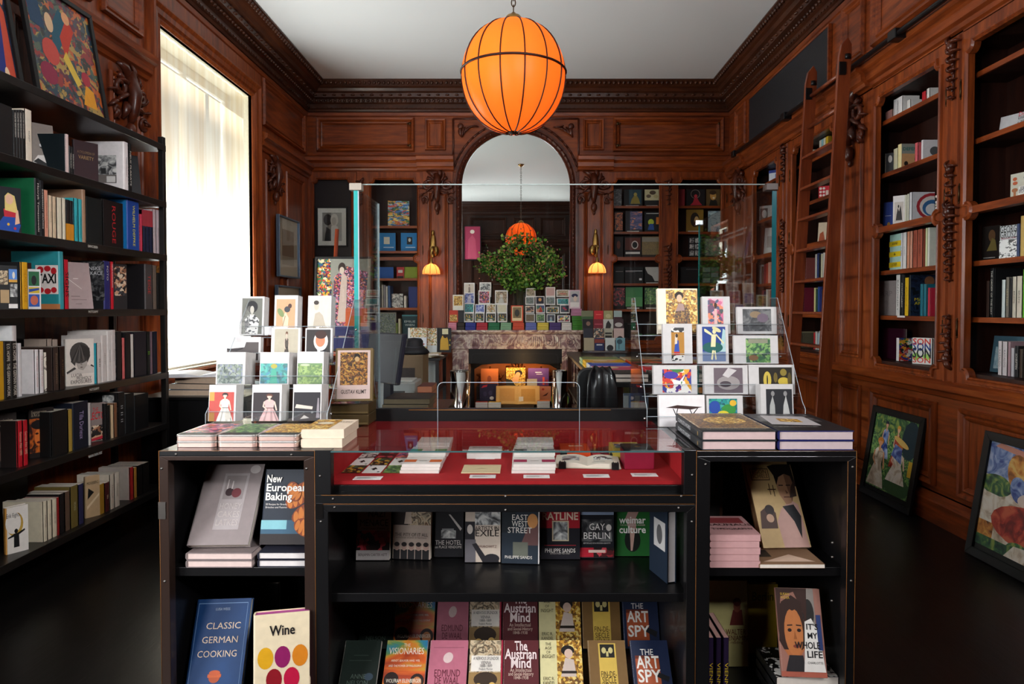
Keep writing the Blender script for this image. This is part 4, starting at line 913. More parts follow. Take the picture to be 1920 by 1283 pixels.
def framed(label, w, h, loc, rot, frame='#0d0d0e', fw=.02, mat_w=0, matc='#efece4', art=None, shapes=(), d=.022, name='framed_picture', group=None, texts=(), glass=True, bottom=None, frmat=None):
    """picture frame standing on its foot, origin at bottom centre of the back"""
    root = empty(name, loc, label, 'picture', group, rot=rot)
    mb = MB(); o = [(-w/2, 0), (w/2, 0), (w/2, h), (-w/2, h)]; i = [(-w/2+fw, fw), (w/2-fw, fw), (w/2-fw, h-fw), (-w/2+fw, h-fw)]
    for k in range(4):
        a, b, c, e = o[k], o[(k+1) % 4], i[(k+1) % 4], i[k]; mb.prism([(q[0], -d, q[1]) for q in (a, b, c, e)], (0, d, 0))
    mb.build('frame', frmat or frame, root, bevel=.002)
    mb = MB(); mb.box((-w/2+fw, -d*.35, fw), (w/2-fw, -.001, h-fw)); mb.build('backing', matc, root)
    bt = mat_w if bottom is None else bottom
    picture(root, -w/2+fw+mat_w, fw+bt, w-2*fw-2*mat_w, h-2*fw-bt-mat_w, art, shapes, y=-d*.35, name='picture')
    for tx in texts: text(root, tx[0], -w/2+tx[1]*w, tx[2]*h, tx[3], tx[4], tx[5]*w if tx[5] else None, y=-d*.35-.003, name='caption')
    if glass: 
        mb = MB(); mb.box((-w/2+fw, -d*.62, fw), (w/2-fw, -d*.57, h-fw)); mb.build('pane', GLASS, root)
    return root
# ================================================================== BLACK BOOKCASE BY THE WINDOW
def pframe(px_l, px_r, py_bl, py_br, ztop, x0, label, **k):
    a, b = atx(px_l, py_bl, x0), atx(px_r, py_br, x0); w = b.y-a.y; c = (a+b)/2
    L = R(9); h = ztop
    return framed(label, w, h, (c.x-.03, c.y, SZ[0]+.006), (-L, 0, R(90)), **k)
pframe(-60, 52, 160, 168, .74, -2.60, 'black framed print with blue-clad figure on top of black bookcase', fw=.028, art='@night', shapes=[('p', [(.25, .05), (.8, .05), (.86, .7), (.6, .95), (.35, .8)], '#1c2c78'), ('p', [(.78, .02), (.98, .02), (.95, .55), (.86, .62)], '#c04a34'), ('e', .55, .86, .13, .08, '#e0b08a'), ('e', .93, .7, .05, .1, '#d07a58'), ('e', .8, .05, .05, .06, '#e8c8a0')], glass=False)
pframe(76, 211, 170, 232, .72, -2.60, 'black framed print of swirling red and orange cabaret crowd on black bookcase', fw=.03, mat_w=.0, bottom=.035, matc='#111', art='@expr2', glass=False,
       shapes=[('p', [(.3, .3), (.52, .62), (.62, .82), (.5, .9), (.36, .7)], '#1d5568'), ('p', [(.5, .42), (.7, .75), (.62, .86), (.46, .62)], '#c03a28'), ('e', .6, .84, .06, .06, '#e0a070'), ('p', [(.52, .5), (.7, .25), (.62, .2), (.46, .42)], '#d8b848'), ('p', [(.68, .05), (.9, .05), (.88, .22), (.76, .26)], '#e09a28'), ('e', .78, .32, .07, .07, '#a83040'), ('e', .2, .2, .12, .1, '#8a2844'), ('e', .28, .42, .12, .12, '#c04a40'), ('p', [(.05, .62), (.25, .6), (.2, .86), (.03, .85)], '#22405c'), ('e', .32, .7, .06, .09, '#d8b890')],
       texts=[('AN EXPRESSIONIST PRINT', .5, -.2, .001, '#111', None)][:0])
B7 = ' shelf of black bookcase'
row('L', SZ[1], 'highest book'+B7)
SP(-30, 24, 192, 'thick black boxed volume at frame edge', '#1a1a1b', depth=.25, hard=True)
SPS([25, 30.5, 35.5, 40.5, 46], 207, 'thin black paperback with white lettering', '#1c1b1b', txt='COLLECTED TEXTS ON DESIGN', ts=.011, fit=.5, zt=.7, depth=.2)
SP(46.5, 60, 206, 'thick cream volume beside thin black spines', '#e6dac6', txt='KUNST', tc='#555', ts=.012, fit=.2, depth=.21)
FO(62, 110, 233, 'grey poster book with crouched figure', '#8a8078', yaw=52, lean=13, t=.012, off=.1, shapes=[('p', [(.05, .04), (.95, .04), (.9, .2), (.6, .36), (.3, .34), (.1, .2)], '#d8d2cc'), ('p', [(.1, .2), (.5, .12), (.9, .14), (.6, .2), (.3, .28)], '#222'), ('p', [(.4, .5), (.9, .38), (.9, .42), (.45, .56)], '#333'), ('e', .45, .55, .06, .03, '#ccc')])
SP(123, 129, 252, 'dark teal book with pale pink spine', '#162024', '#e4ccc6', depth=.2, z=None, texts=())
SPS([130, 134, 139], [274, 276], 'slim black catalogue', '#1a1a1c', txt='DESIGN MUSEUM', ts=.01, fit=.5, depth=.17)
FO(141, 187, 266, 'plum variety-paper book with faint gold lettering', '#3a2c30', yaw=62, off=.1, t=.02, texts=[('A CYCLOPEDIA OF', .5, .74, .02, '#8a7454', .7), ('VARIETY', .5, .62, .03, '#a88a5c', .62)])
SP(232, 240.5, 267, 'large white book with picture panel on its cover', '#efe8e6', depth=.27, hard=True, txt='TYPOGRAPHY', tc='#666', ts=.014, fit=.4, art='@bw', rc=(.22, .16, .6, .56), shapes=[('r', .0, .0, 1, .3, '#776f6a'), ('r', .05, .34, .2, .2, '#444'), ('r', .4, .34, .2, .2, '#333'), ('r', .62, .03, .34, .22, '#e0dcd6'), ('r', .1, .06, .1, .2, '#222')])
SP(241, 247, 270, 'black volume with white and red spine lettering', '#181818', txt='NEUE PLAKATE', ts=.018, fit=.75, depth=.22)
FO(247, 268, 292, 'slate leaning book by the bookcase end', '#2c2e30', yaw=50, lean=12, t=.012, off=.1)
row('L', SZ[2], 'second book'+B7)
FO(-20, 42, 350, 'dark book with blonde red-and-blue figure', '#191b20', yaw=58, t=.018, off=.06, shapes=[('p', [(.3, .02), (.9, .02), (.98, .2), (.8, .36), (.45, .36), (.3, .2)], '#1e4aa0'), ('p', [(.48, .36), (.82, .36), (.86, .52), (.66, .58), (.46, .52)], '#c02838'), ('p', [(.5, .5), (.9, .45), (.8, .82), (.6, .88), (.5, .8)], '#e2c878'), ('e', .64, .74, .12, .11, '#e8b898'), ('p', [(.8, .2), (.95, .24), (.9, .52), (.84, .5)], '#e8b898'), ('e', .6, .2, .04, .03, '#e0b030'), ('e', .8, .12, .04, .03, '#c02838')])
SP(66, 75, 335, 'thick green and black volume', '#14603a', '#15181a', depth=.19, hard=True, txt='Henryk Tomaszewski', ts=.016, fit=.9)
SP(75.5, 82, 339, 'narrow black volume right beside green one', '#17181a', depth=.19, txt='SUPERMARKET GRAPHICS', ts=.012, fit=.7)
SP(82.5, 90, 357, 'salmon pink paperback', '#e09a80', txt='THE PRINTED PICTURE', tc='#a85a48', ts=.012, fit=.6, depth=.17)
SPS([91, 98, 105.5], [367, 369], 'cream paperback', ['#e2cbab', '#dcc4a2'], depth=.17, txt='ESSAYS', tc='#a08868', ts=.01, fit=.3)
SPS([106, 116, 123], [371, 372], 'thick ivory paperback', ['#e6dcc2', '#ebe3c8'], depth=.17)
SPS([124.5, 131, 137.5], [375, 377], 'black and orange half-and-half paperback', '#1e1c1c', depth=.16, texts=())
SPS([138.5, 146.5, 154], [372, 374], 'turquoise paperback', '#3cb4bc', txt='GRAPHIC METHODS IN PRACTICE', tc='#1a6a74', ts=.014, fit=.5, zt=.35, depth=.19)
SP(154.5, 160.5, 356, 'tall tan board book behind turquoise pair', '#a88468', depth=.25, hard=True)
SP(161, 192, 372, 'wide black-green boxed book over the label', '#12191a', depth=.19, texts=())
SP(192.5, 231, 378, 'black book with scrawled red flourish', '#171313', depth=.18, texts=[('A', .3, .5, .16, '#a81c24', .3)], txt='ROUGE', tc='#c0242c', ts=.05, fit=.8)
SP(238.5, 261, 374, 'thick royal blue book with yellow lettering', '#1a78b8', '#20489c', depth=.18, hard=True, txt='WILHELM DEFFKE', tc='#e8e030', ts=.035, fit=.82)
SP(262, 267, 402, 'thin pink-red paperback', '#d8405a', depth=.14)
SPS([267.5, 273.5, 280, 286], [394, 395, 396], 'red and navy paperback', '#1d2440', depth=.13, texts=())
SPS([286.5, 292.5, 299], [393, 394], 'pale mauve book', '#cdbcc0', depth=.17, txt='BUCH', tc='#887', ts=.012, fit=.2)
SP(299.3, 301.5, 420, 'slim yellow-edged booklet at the bookcase end', '#8a7a30', depth=.12)
# coloured bands on the half-and-half spines are part of those books
for q in [q for q in COL.objects if str(q.get('label', '')).startswith(('black and orange half', 'red and navy'))]:
    vs = [v.co for v in q.data.vertices]; X = min(v.x for v in vs); Y = max(v.y for v in vs); H = max(v.z for v in vs)
    o = str(q['label']).startswith('black'); mb = MB(); mb.box((X-.0006, -Y, 0 if o else H*.62), (X+.03, Y, H*.42 if o else H), 0); mb.build('spine_band', '#d8902a' if o else '#a83440', q)
row('L', SZ[3], 'middle'+B7)
FO(-14, 37, 498, 'dark book covered with small postcards, near frame edge', '#1c1c1c', yaw=52, t=.03, off=.05, spine='#a8c8d8', shapes=[('r', .62, .62, .34, .3, '#5a8ad0'), ('e', .8, .78, .05, .08, '#e8e0d0'), ('r', .62, .62, .34, .06, '#d8a040'), ('r', .66, .28, .34, .3, '@bw'), ('r', .3, .14, .32, .3, '#b89a70'), ('r', .28, .56, .3, .32, '@sepia'), ('r', .6, .02, .38, .1, '#e8e4de')])
SP(40, 52.5, 492, 'thick yellow spine with orange title', '#161616', '#e8ac28', depth=.17, txt='THE POSTCARD AGE', tc='#b87a18', ts=.022, fit=.7)
FO(53, 77, 505, 'white-bordered picture-panel book', '#e8e4e0', yaw=30, t=.015, off=.03, shapes=[('r', .08, .58, .84, .36, '#2a6a40'), ('e', .5, .72, .2, .12, '#1a1a1a'), ('r', .08, .4, .84, .15, '#e0c030'), ('p', [(.1, .42), (.9, .48), (.9, .53), (.1, .5)], '#2a4a9a'), ('r', .08, .06, .84, .31, '#2a5ab0'), ('e', .5, .22, .3, .12, '#d06a50')])
SP(111, 119.5, 472, 'large teal book with red-lettered panel', '#2a8a90', '#3a98a0', depth=.26, hard=True, shapes=[('r', .0, .0, 1, .09, '#c07a4a'), ('r', .5, .26, .47, .5, '#e8dcd4'), ('r', .12, .3, .3, .5, '#4a2a24'), ('r', .34, .12, .25, .08, '#e4e0dc'), ('e', .6, .68, .07, .06, '#c0242c'), ('e', .75, .7, .07, .05, '#c0242c'), ('e', .88, .66, .06, .06, '#c0242c'), ('e', .6, .33, .07, .05, '#c0242c'), ('e', .75, .31, .07, .05, '#c0242c'), ('e', .88, .33, .06, .05, '#c0242c')], texts=[('TAXI', .735, .52, .07, '#181818', .4, .03)])
SP(120, 128.5, 487, 'red book with black slash shapes', '#c81e30', depth=.19, shapes=[('p', [(.2, .1), (.9, .5), (.9, .7), (.2, .3)], '#161616')], txt='SIGNS', tc='#161616', ts=.04, fit=.5)
FO(129, 176, 493, 'mauve-grey leaning book with one pale diagonal line', '#a89492', yaw=60, lean=10, t=.012, off=.02, shapes=[('p', [(.12, .62), (.6, .42), (.6, .43), (.12, .635)], '#ddd4d0'), ('r', .3, .64, .2, .012, '#ddd4d0'), ('r', .15, .26, .35, .01, '#5a4c4c'), ('r', .15, .19, .6, .008, '#5a4c4c'), ('r', .3, .1, .25, .008, '#5a4c4c')])
SP(195, 206.5, 490, 'black photo book with blue and red spine', '#222222', '#2a2a6a', depth=.2, hard=True, art='@bwdark', rc=(0, .18, 1, .8), shapes=[('r', 0, -.22, 1, .22, '#c81e28')], texts=[('SLOVENSKE', .5, .84, .03, '#ddd', .8), ('REPUBLIKACE', .5, .74, .03, '#ddd', .9)], txt='FOTO', ts=.02, fit=.3, zt=.75)
SP(206.8, 213, 491, 'narrow scarlet and navy spine', '#d01e30', depth=.18, txt='NEUE FOTOGRAFIE', ts=.014, fit=.5, zt=.7)
FO(214, 239, 496, 'dark photo book with huddled crowd', '#2a2626', yaw=58, t=.016, off=.06, art='@crowd', rc=(.05, .3, .9, .65))
SP(272, 285.5, 496, 'thick charcoal book with red spine title', '#1d1a1c', '#4a4444', depth=.22, hard=True, txt='TEIGE', tc='#c83a34', ts=.045, fit=.42, zt=.55)
SP(286, 293.5, 498, 'brown-grey volume', '#75665a', depth=.19)
SP(294, 301, 512, 'short black volume ending the row', '#1c1a18', depth=.2)
FO(242, 300, 485, 'gold-brown horizontal album behind the charcoal book', '#a87a30', yaw=75, off=.27, t=.03, art='@goldbrown')
row('L', SZ[4], 'waist-high'+B7)
SP(24, 31.5, 611, 'tall gleaming white book', '#f4f2f0', '#cfc4c0', depth=.24, hard=True, off=.04)
SP(-12, 7.5, 641, 'mustard yellow volume', '#d8a41c', '#c8941a', depth=.2, hard=True)
SPS([8.5, 20, 32], [641, 640], 'black spine with white, red and yellow lettering', '#1a1714', depth=.2, hard=True, txt='E.O. HOPPE  THE GERMAN WORK', tc=['#d8cfc0', '#d8cfc0'], ts=.027, fit=.92)
SP(32.5, 40.5, 644, 'white volume with faint grid spine', '#ddd8d6', depth=.19)
SP(64.5, 73, 656, 'white paperback with grey landscape cover', '#e8e2e0', depth=.21, txt='THE CONTEST OF MEANING', tc='#c08a80', ts=.013, fit=.7, art='@bw', rc=(.28, .3, .36, .55), shapes=[('r', -.05, -.2, .85, .04, '#6a605e'), ('r', .06, -.02, .5, .1, '#3a3634')])
SP(73.5, 82, 656, 'white paperback spine, twin of its neighbour', '#e8e2e0', depth=.21, txt='THE CONTEST OF MEANING', tc='#c08a80', ts=.013, fit=.7)
FO(82, 99, 661, 'cream book with drawn eye', '#ded2c0', yaw=45, t=.014, off=.03, shapes=[('e', .35, .74, .5, .17, '#3a2a20'), ('e', .35, .74, .46, .15, '#ded2c0'), ('e', .52, .72, .3, .12, '#6a4a30'), ('e', .52, .72, .25, .1, '#ded2c0'), ('e', .56, .71, .17, .07, '#241a14'), ('e', .62, .73, .06, .03, '#e8e0d0'), ('e', -.1, .3, .7, .3, '#3a2a20'), ('e', -.1, .3, .65, .28, '#ded2c0')])
SP(99, 110.5, 651, 'brown leathery volume', '#3a2c26', depth=.2, txt='PHOTOGRAPHS', tc='#8a745c', ts=.015, fit=.7)
SP(111, 122, 650, 'chocolate volume with fine lettering', '#2c1c18', depth=.2, txt='A STUDY', tc='#7a5c3c', ts=.015, fit=.4)
SPS([88, 98, 109], [636, 637], 'beige spine showing over the brown volumes', '#b8a494', depth=.13, off=.19)
FO(123, 176, 636, 'cream book with bowed dark-haired portrait', '#e2d6ca', yaw=62, t=.025, off=.03, shapes=[('p', [(.04, .28), (.3, .38), (.5, .36), (.78, .44), (.98, .36), (.98, .25), (.04, .25)], '#cfc4ba'), ('p', [(.02, .3), (.3, .4), (.36, .36), (.04, .26)], '#4a4440'), ('p', [(.9, .44), (.99, .4), (.99, .37), (.86, .41)], '#3a3430'), ('p', [(.3, .56), (.42, .36), (.6, .32), (.74, .42), (.78, .6)], '#b0a69c'), ('e', .5, .7, .36, .23, '#4a4541'), ('p', [(.14, .68), (.2, .5), (.32, .42), (.36, .56), (.5, .6)], '#4a4541'), ('p', [(.5, .9), (.84, .8), (.86, .62), (.76, .48), (.72, .6), (.58, .66)], '#36322f')]+[('p', [(.5, .9), (.52, .9), (.2+.09*i, .5+.02*(i % 3)), (.17+.09*i, .52)], '#6a635e' if i % 2 else '#2a2725') for i in range(7)]+[('p', [(.5, .57), (.62, .56), (.6, .54), (.52, .55)], '#4a423e'), ('p', [(.52, .5), (.58, .43), (.5, .44)], '#8a8078'), ('e', .54, .39, .045, .012, '#6a5a54')],
   texts=[('LUCIA', .36, .22, .026, '#2a2420', .38), ('MOHOLY', .62, .15, .026, '#2a2420', .52), ('EXPOSURES', .52, .075, .028, '#2a2420', .74)])
SP(176, 181, 644, 'bright turquoise thin book beside the portrait', '#2aa8b8', depth=.16)
SP(181.5, 190, 643, 'white volume with small black mark', '#dcd2cc', depth=.2, txt='BILD', tc='#333', ts=.015, fit=.2)
SPS([190.5, 201, 209, 217], [629, 621, 619], 'tall pale white volume', ['#d8cec8', '#e0d8d2', '#d4cac4'], depth=.24, hard=True, txt='ARCHIV', tc='#8a807a', ts=.013, fit=.25)
SP(217.5, 228, 622, 'glossy black volume by the white ones', '#191616', depth=.22)
SP(228.5, 234, 634, 'coral pink spine', '#d86a68', depth=.18)
SP(234.5, 244, 624, 'broad black spine', '#141214', depth=.2)
SP(244.5, 250.5, 627, 'white spine with red back', '#b02a34', '#e0d6cc', depth=.18)
SP(251, 275, 622, 'dark navy photo book', '#1a1822', depth=.2, shapes=[('r', .3, .4, .4, .05, '#6a3a44'), ('r', .2, .05, .5, .05, '#c8c0bc')])
SP(275.5, 281, 622, 'black spine with neon green tag', '#121614', depth=.2, txt='II', tc='#7ac81c', ts=.03, fit=.08)
SP(281.5, 286, 622, 'mauve slim spine', '#7a626c', depth=.19)
SP(286.5, 295, 622, 'midnight blue volume ending the row', '#171c2c', depth=.2)
row('L', SZ[5], 'knee-high'+B7)
FO(-20, 30, 776, 'dark cinema paperback with pale figure', '#251d1a', yaw=58, t=.02, off=.08, texts=[('Expressionism', .45, .86, .03, '#b8a890', .8), ('in Stage and Film', .45, .78, .025, '#b8a890', .8)], shapes=[('e', .45, .4, .25, .3, '#5a4438')])
SPS([32.5, 42.5, 52.5], [789, 788], 'bright red spine', '#1d1513', '#b81c28', txt='German Film 1895', tc='#e8c0a0', ts=.022, fit=.5, depth=.17)
FO(53, 100, 766, 'dark cover with glowing orange face', '#1c120f', yaw=58, t=.02, off=.06, texts=[('Expressionism', .4, .93, .025, '#a89880', .6), ('in Art and Film', .4, .87, .025, '#a89880', .6)], art='@embers', rc=(.02, .1, .96, .7), shapes=[('e', .42, .5, .26, .34, '#a84a1c'), ('e', .4, .45, .2, .26, '#d8702c'), ('e', .3, .56, .07, .03, '#2a0e08'), ('e', .52, .56, .07, .03, '#2a0e08'), ('e', .38, .3, .1, .035, '#5a140c'), ('e', .4, .82, .34, .14, '#160c0a')])
SP(96, 127, 770, 'black slipcase with white sticker', '#151313', depth=.2, shapes=[('r', .3, .16, .25, .07, '#d8d0ca')])
SP(127.5, 136, 768, 'dull gold spine', '#a8883a', depth=.18)
SP(136.5, 166, 754, 'large navy book with violet title', '#151a28', depth=.22, hard=True, txt='Tilla Durieux', tc='#a898c0', ts=.05, fit=.6)
SP(166.5, 170, 756, 'thin white spine', '#c8beb8', depth=.18)
FO(170, 197, 756, 'red-lettered book over an old city view', '#8a7c76', yaw=62, t=.015, off=.03, art='@crowd', rc=(0, .02, 1, .4), shapes=[('p', [(0, 0), (.9, .1), (.9, .3), (0, .15)], '#b82838')], texts=[('THE', .3, .82, .04, '#c02a30', .35), ('LECTOR', .5, .66, .06, '#c02a30', .9, .02)])
SPS([197, 202, 207], [757, 760], 'black volume before cream spine', '#161414', depth=.18)
SP(207.5, 213, 760, 'cream spine with red foot', '#d8bc94', depth=.18)
SP(213.5, 220, 756, 'tan brown spine', '#7a5238', depth=.18)
SP(221, 234, 736, 'tall black-and-white photo spine', '#1c1a1a', depth=.24, shapes=[('r', .6, .7, .3, .25, '@bw')], txt='II II II', tc='#aaa', ts=.03, fit=.7)
SPS([234.5, 252, 279], [738, 739], 'big black box file', ['#151617', '#111112'], depth=.24, hard=True)
row('L', SZ[6], 'lowest'+B7)
FO(7, 50, 950, 'white book with dancing silhouette', '#e4dcd2', yaw=58, t=.03, off=.03, spine='#d89a4a', shapes=[('e', .42, .62, .36, .26, '#b89440'), ('e', .34, .66, .34, .24, '#e4dcd2'), ('p', [(.35, .12), (.6, .12), (.58, .42), (.36, .42)], '#141414'), ('e', .46, .47, .08, .05, '#141414'), ('p', [(.5, .36), (.85, .45), (.84, .49), (.5, .42)], '#141414'), ('p', [(.4, .36), (.1, .33), (.1, .36), (.4, .42)], '#141414')], texts=[('Erik Eights', .33, .82, .03, '#2a2622', .5)])
SPS([80.5, 88.5, 97.5, 107], [940, 938, 936], 'cream volume', '#ddd0b4', txt='COLLECTED', tc='#5a5040', ts=.013, fit=.3, depth=[.21, .18, .18])
SP(107.5, 111, 933, 'thin scarlet spine', '#8a1c1c', depth=.18)
SP(111.5, 121, 926, 'black spine beside the scarlet one', '#191415', depth=.18)
SP(121.5, 131.5, 922, 'grey-brown thick spine', '#5c4638', depth=.2)
SP(132, 146.5, 911, 'dark olive gold spine', '#6a5a2c', '#6a5a2c', depth=.2, txt='IDEE', tc='#aa8', ts=.02, fit=.2)
SP(147, 157, 908, 'indigo spine', '#2c2a4a', depth=.19)
FO(158, 185, 893, 'tan book with black triangle lettering', '#b89a74', yaw=60, t=.02, off=.02, shapes=[('p', [(.15, .45), (.6, .6), (.2, .72)], '#161412'), ('p', [(.1, .2), (.95, .5), (.95, .56), (.1, .28)], '#d8c09c')], texts=[('MOVIEBERG', .5, .83, .025, '#1a1614', .8)])
SP(185, 196, 908, 'mustard brown volume', '#a87c28', depth=.17)
SP(196.5, 205.5, 905, 'maroon volume', '#4a1c1c', depth=.17, txt='III', tc='#c8b090', ts=.02, fit=.3)
SPS([206, 214.5, 224.5], [889, 887], 'thick chalk-white volume', ['#d8cbb8', '#e0d4c2'], depth=.2, txt='Theater', tc='#8a7c68', ts=.018, fit=.4)
SP(243.5, 250.5, 876, 'white book with red spine bands', '#cfc2b6', '#b82c2c', depth=.2, z=SZ[6])
SP(251, 257, 877, 'orange-yellow book', '#c08a3a', depth=.2)
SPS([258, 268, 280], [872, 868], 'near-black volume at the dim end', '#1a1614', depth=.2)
# ================================================================== BOOKS ON THE WALL OF MAHOGANY BOOKCASES
Q1 = ' shelf of stripe-lettered bookcase'
row('R', RS[0], 'top'+Q1)
FO(1648, 1660, 215, 'dark portrait paperback', '#2a1a18', yaw=-35, t=.015, shapes=[('e', .5, .75, .2, .12, '#a8866a')])
SP(1660, 1673, 208, 'dusty pink and cream book', '#dcc4b0', '#c08a80', depth=.14)
SP(1675, 1692, 184, 'thick white book with black lettering on its spine', '#e2ded8', '#e6e2de', depth=.13, txt='HOFMANNSTHAL', tc='#444', ts=.03, fit=.75)
SP(1700, 1707, 188, 'white volume right behind the thick white book', '#e2ded6', depth=.12, off=.02)
SP(1728, 1736, 172, 'blue, red and black lettered block', '#1d4a9a', '#b02028', depth=.14, texts=[('THE', .5, .85, .04, '#eee', .7), ('NAME', .5, .5, .04, '#eee', .7), ('ME', .5, .2, .04, '#eee', .5)], shapes=[('r', 0, .35, 1, .3, '#c0202a'), ('r', 0, 0, 1, .33, '#151515')])
SP(1737, 1743, 166, 'white book cut off by the door frame', '#ddd8d0', depth=.14)
row('R', RS[1], 'second'+Q1)
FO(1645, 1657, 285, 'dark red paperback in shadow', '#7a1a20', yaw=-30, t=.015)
FO(1657, 1676, 287, 'black book with pale man portrait', '#1c1a1c', yaw=-35, t=.02, off=.03, spine='#d8ccb8', shapes=[('e', .5, .74, .2, .16, '#d0c8c0'), ('e', .62, .3, .18, .16, '#c8c4c0'), ('p', [(.1, 0), (.9, 0), (.8, .4), (.5, .55), (.2, .4)], '#141214')])
SP(1675, 1683, 279, 'sage cream paperback', '#cfcaa8', depth=.14)
SP(1683, 1689, 271, 'grey book with two small heads', '#8a8f84', '#e0d29a', depth=.17, hard=True, shapes=[('r', .05, .08, .9, .55, '#c89a6a'), ('e', .75, .42, .13, .13, '#2a211c'), ('e', .74, .39, .08, .1, '#c09068'), ('e', .25, .26, .09, .09, '#2a211c')], texts=[('DEFEND', .5, .8, .035, '#2a6a64', .8, .02)])
SP(1715, 1721, 268, 'rose pink paperback behind grey one', '#c85a60', depth=.12, off=.03)
SP(1727, 1731, 263, 'white book with sketch portrait', '#d8d4d4', depth=.14, shapes=[('e', .6, .5, .25, .2, '#555')])
row('R', 2.052, 'third'+Q1)
FO(1653, 1672, 380, 'leaning royal blue paperback', '#2c48a0', yaw=-38, lean=9, t=.014, off=.03, shapes=[('e', .6, .2, .15, .08, '#d8a040'), ('r', .2, .5, .6, .02, '#c8d0e8')])
FO(1672, 1696, 367, 'white book with grouped figures', '#e4e0dc', yaw=-45, t=.022, off=.01, shapes=[('r', .14, .18, .7, .62, '#c8beb4'), ('p', [(.25, .22), (.75, .22), (.7, .45), (.62, .7), (.5, .5), (.4, .62), (.3, .4)], '#2a2422'), ('e', .45, .66, .06, .05, '#2a2422')])
SPS([1696, 1700.5, 1704.5], [366, 364], 'slim greenish-white volume', '#c8c8b4', depth=.14)
SP(1705, 1710, 361, 'white book with red and blue rings', '#d0d0d2', depth=.17, shapes=[('e', .9, .55, .7, .42, '#a83038'), ('e', .9, .55, .56, .33, '#e0d8d0'), ('e', .9, .5, .44, .26, '#3a6a9a'), ('e', .9, .46, .3, .18, '#ddd')])
Y = 4.62
for k, (c, t) in enumerate([('#2a6a78', .022), ('#1d5a68', .02), ('#e0ddd8', .045), ('#cfc8b0', .02), ('#d8d4d0', .02), ('#1a1a1a', .02), ('#e4dccc', .02)]):
    o = LAY(lab(('teal', 'dark teal', 'thick white', 'stone', 'off-white', 'black', 'cream')[k]+' book lying in the flat pile'), 2.88, 3.04, Y-.13, .2, ROW['z']+[0, .022, .042, .087, .107, .127, .147][k], t-.001, c, group=ROW['grp'], hard=False)
row('R', RS[3], 'fourth'+Q1)
SP(1668, 1689, 434, 'aqua and yellow striped book with black lettering', '#9ad0c0', '#a8ccc0', depth=.2, hard=True)
o = [q for q in COL.objects if str(q.get('label', '')).startswith('aqua and yellow')][0]
vs = [v.co for v in o.data.vertices]; X = min(v.x for v in vs); YY = max(v.y for v in vs); H = max(v.z for v in vs)
for k, tx in enumerate(('ANNI', '&', 'JOSEF')):
    mb = MB(); zz = H*(.74-.29*k); mb.box((X-.0006, -YY, zz-.02), (X+.02, YY, zz+.02)); mb.build('spine_band', '#e0c020', o)
    tt = text(o, tx, X-.0022, zz, .03, '#222', fit=min(.07, .022*len(tx)), name='spine_title'); tt.location = (X-.0022, .0, zz); tt.rotation_euler = (R(90), 0, R(-90))
SPS([1689, 1692.5, 1700], [434, 433], 'white volume beside the striped book', ['#d8d8dc', '#e0dcd8'], depth=.18, txt='ALBERS', tc='#667', ts=.012, fit=.3)
SPS([1700.5, 1706, 1711.5], [428, 427], 'peach volume', ['#cc8a6c', '#d0927a'], depth=.18, txt='ESSAYS', tc='#f0d8c0', ts=.012, fit=.3)
SPS([1712, 1720, 1730], [423, 421], 'brick red volume with lettered spine', '#a0503c', depth=.2, txt='JOSEF ALBERS', tc='#5a221a', ts=.024, fit=.6, zt=.6)
SPS([1735, 1739.5, 1743], [427, 424], 'pale lime volume', ['#d4d8a8', '#e0e0d0'], depth=.18)
row('R', RS[4], 'fifth'+Q1)
FO(1643, 1680, 527, 'pale grey book with faint arched letters', '#b8a8a4', yaw=-75, off=.04, t=.02, texts=[('ARP', .5, .62, .06, '#9a8a88', .6), ('o', .5, .4, .05, '#9a8a88', None)])
SP(1680, 1688, 514, 'white spine with black lettering', '#dcd8d4', depth=.2, txt='KANDINSKY', tc='#222', ts=.025, fit=.75)
SP(1688.5, 1695, 515, 'black spine with white lettering', '#1a1a1c', depth=.2, txt='AVANTGARDE', ts=.018, fit=.6)
SP(1696.5, 1704, 521, 'bright yellow spine', '#e0b41c', depth=.19, txt='BAUHAUS', tc='#7a5a10', ts=.018, fit=.5)
SP(1704.5, 1708, 516, 'dark landscape book with yellow title', '#1c2226', depth=.2, art='@night', shapes=[('e', .75, .85, .2, .12, '#8a5a3c'), ('p', [(.2, .3), (.5, .6), (.8, .5), (.9, .3)], '#4a5a48')], texts=[('MAX B', .5, .4, .03, '#d8c020', .7), ('AND B', .5, .3, .03, '#d8c020', .7)])
SPS([1725, 1731, 1737.5], [533, 533], 'petrol blue volume', '#1f6878', depth=.17)
SP(1739.5, 1744, 540, 'crimson spine by door frame', '#c02a40', depth=.16)
row('R', 1.022, 'bottom'+Q1)
FO(1640, 1697, 616, 'tall dark magenta book', '#3c0a22', yaw=-70, off=.05, t=.02)
SP(1680, 1686, 634, 'white spine of swirl-covered book', '#3a2c2c', '#e0dcd8', depth=.18, hard=True, art='@swirl', texts=[('SONIA', .5, .38, .03, '#d8d0c8', .7)])
FO(1710, 1747, 634, 'white book with stacked red, blue and black letters', '#e6e2dc', yaw=-58, t=.03, off=.0, shapes=[('e', .2, .28, .2, .14, '#8ac850'), ('e', .75, .28, .2, .12, '#a0d060')], texts=[('SON', .5, .84, .065, '#d83a30', .9, .02), ('SON', .5, .64, .08, '#24408a', .9, .02), ('SON', .5, .40, .1, '#161616', .95, .025), ('SON', .5, .14, .055, '#d8483c', .9, .02)])
mb = MB(); p = atx(1690, 594, 2.805); mb.box((p.x-.004, p.y-.05, p.z-.006), (p.x, p.y+.05, p.z+.008)); o = mb.build('shelf_label', '#e4dcd8'); tag(o, 'small white shelf label under the yellow spine, mahogany bookcase', 'label')
Q0 = ' shelf of bookcase at frame edge'
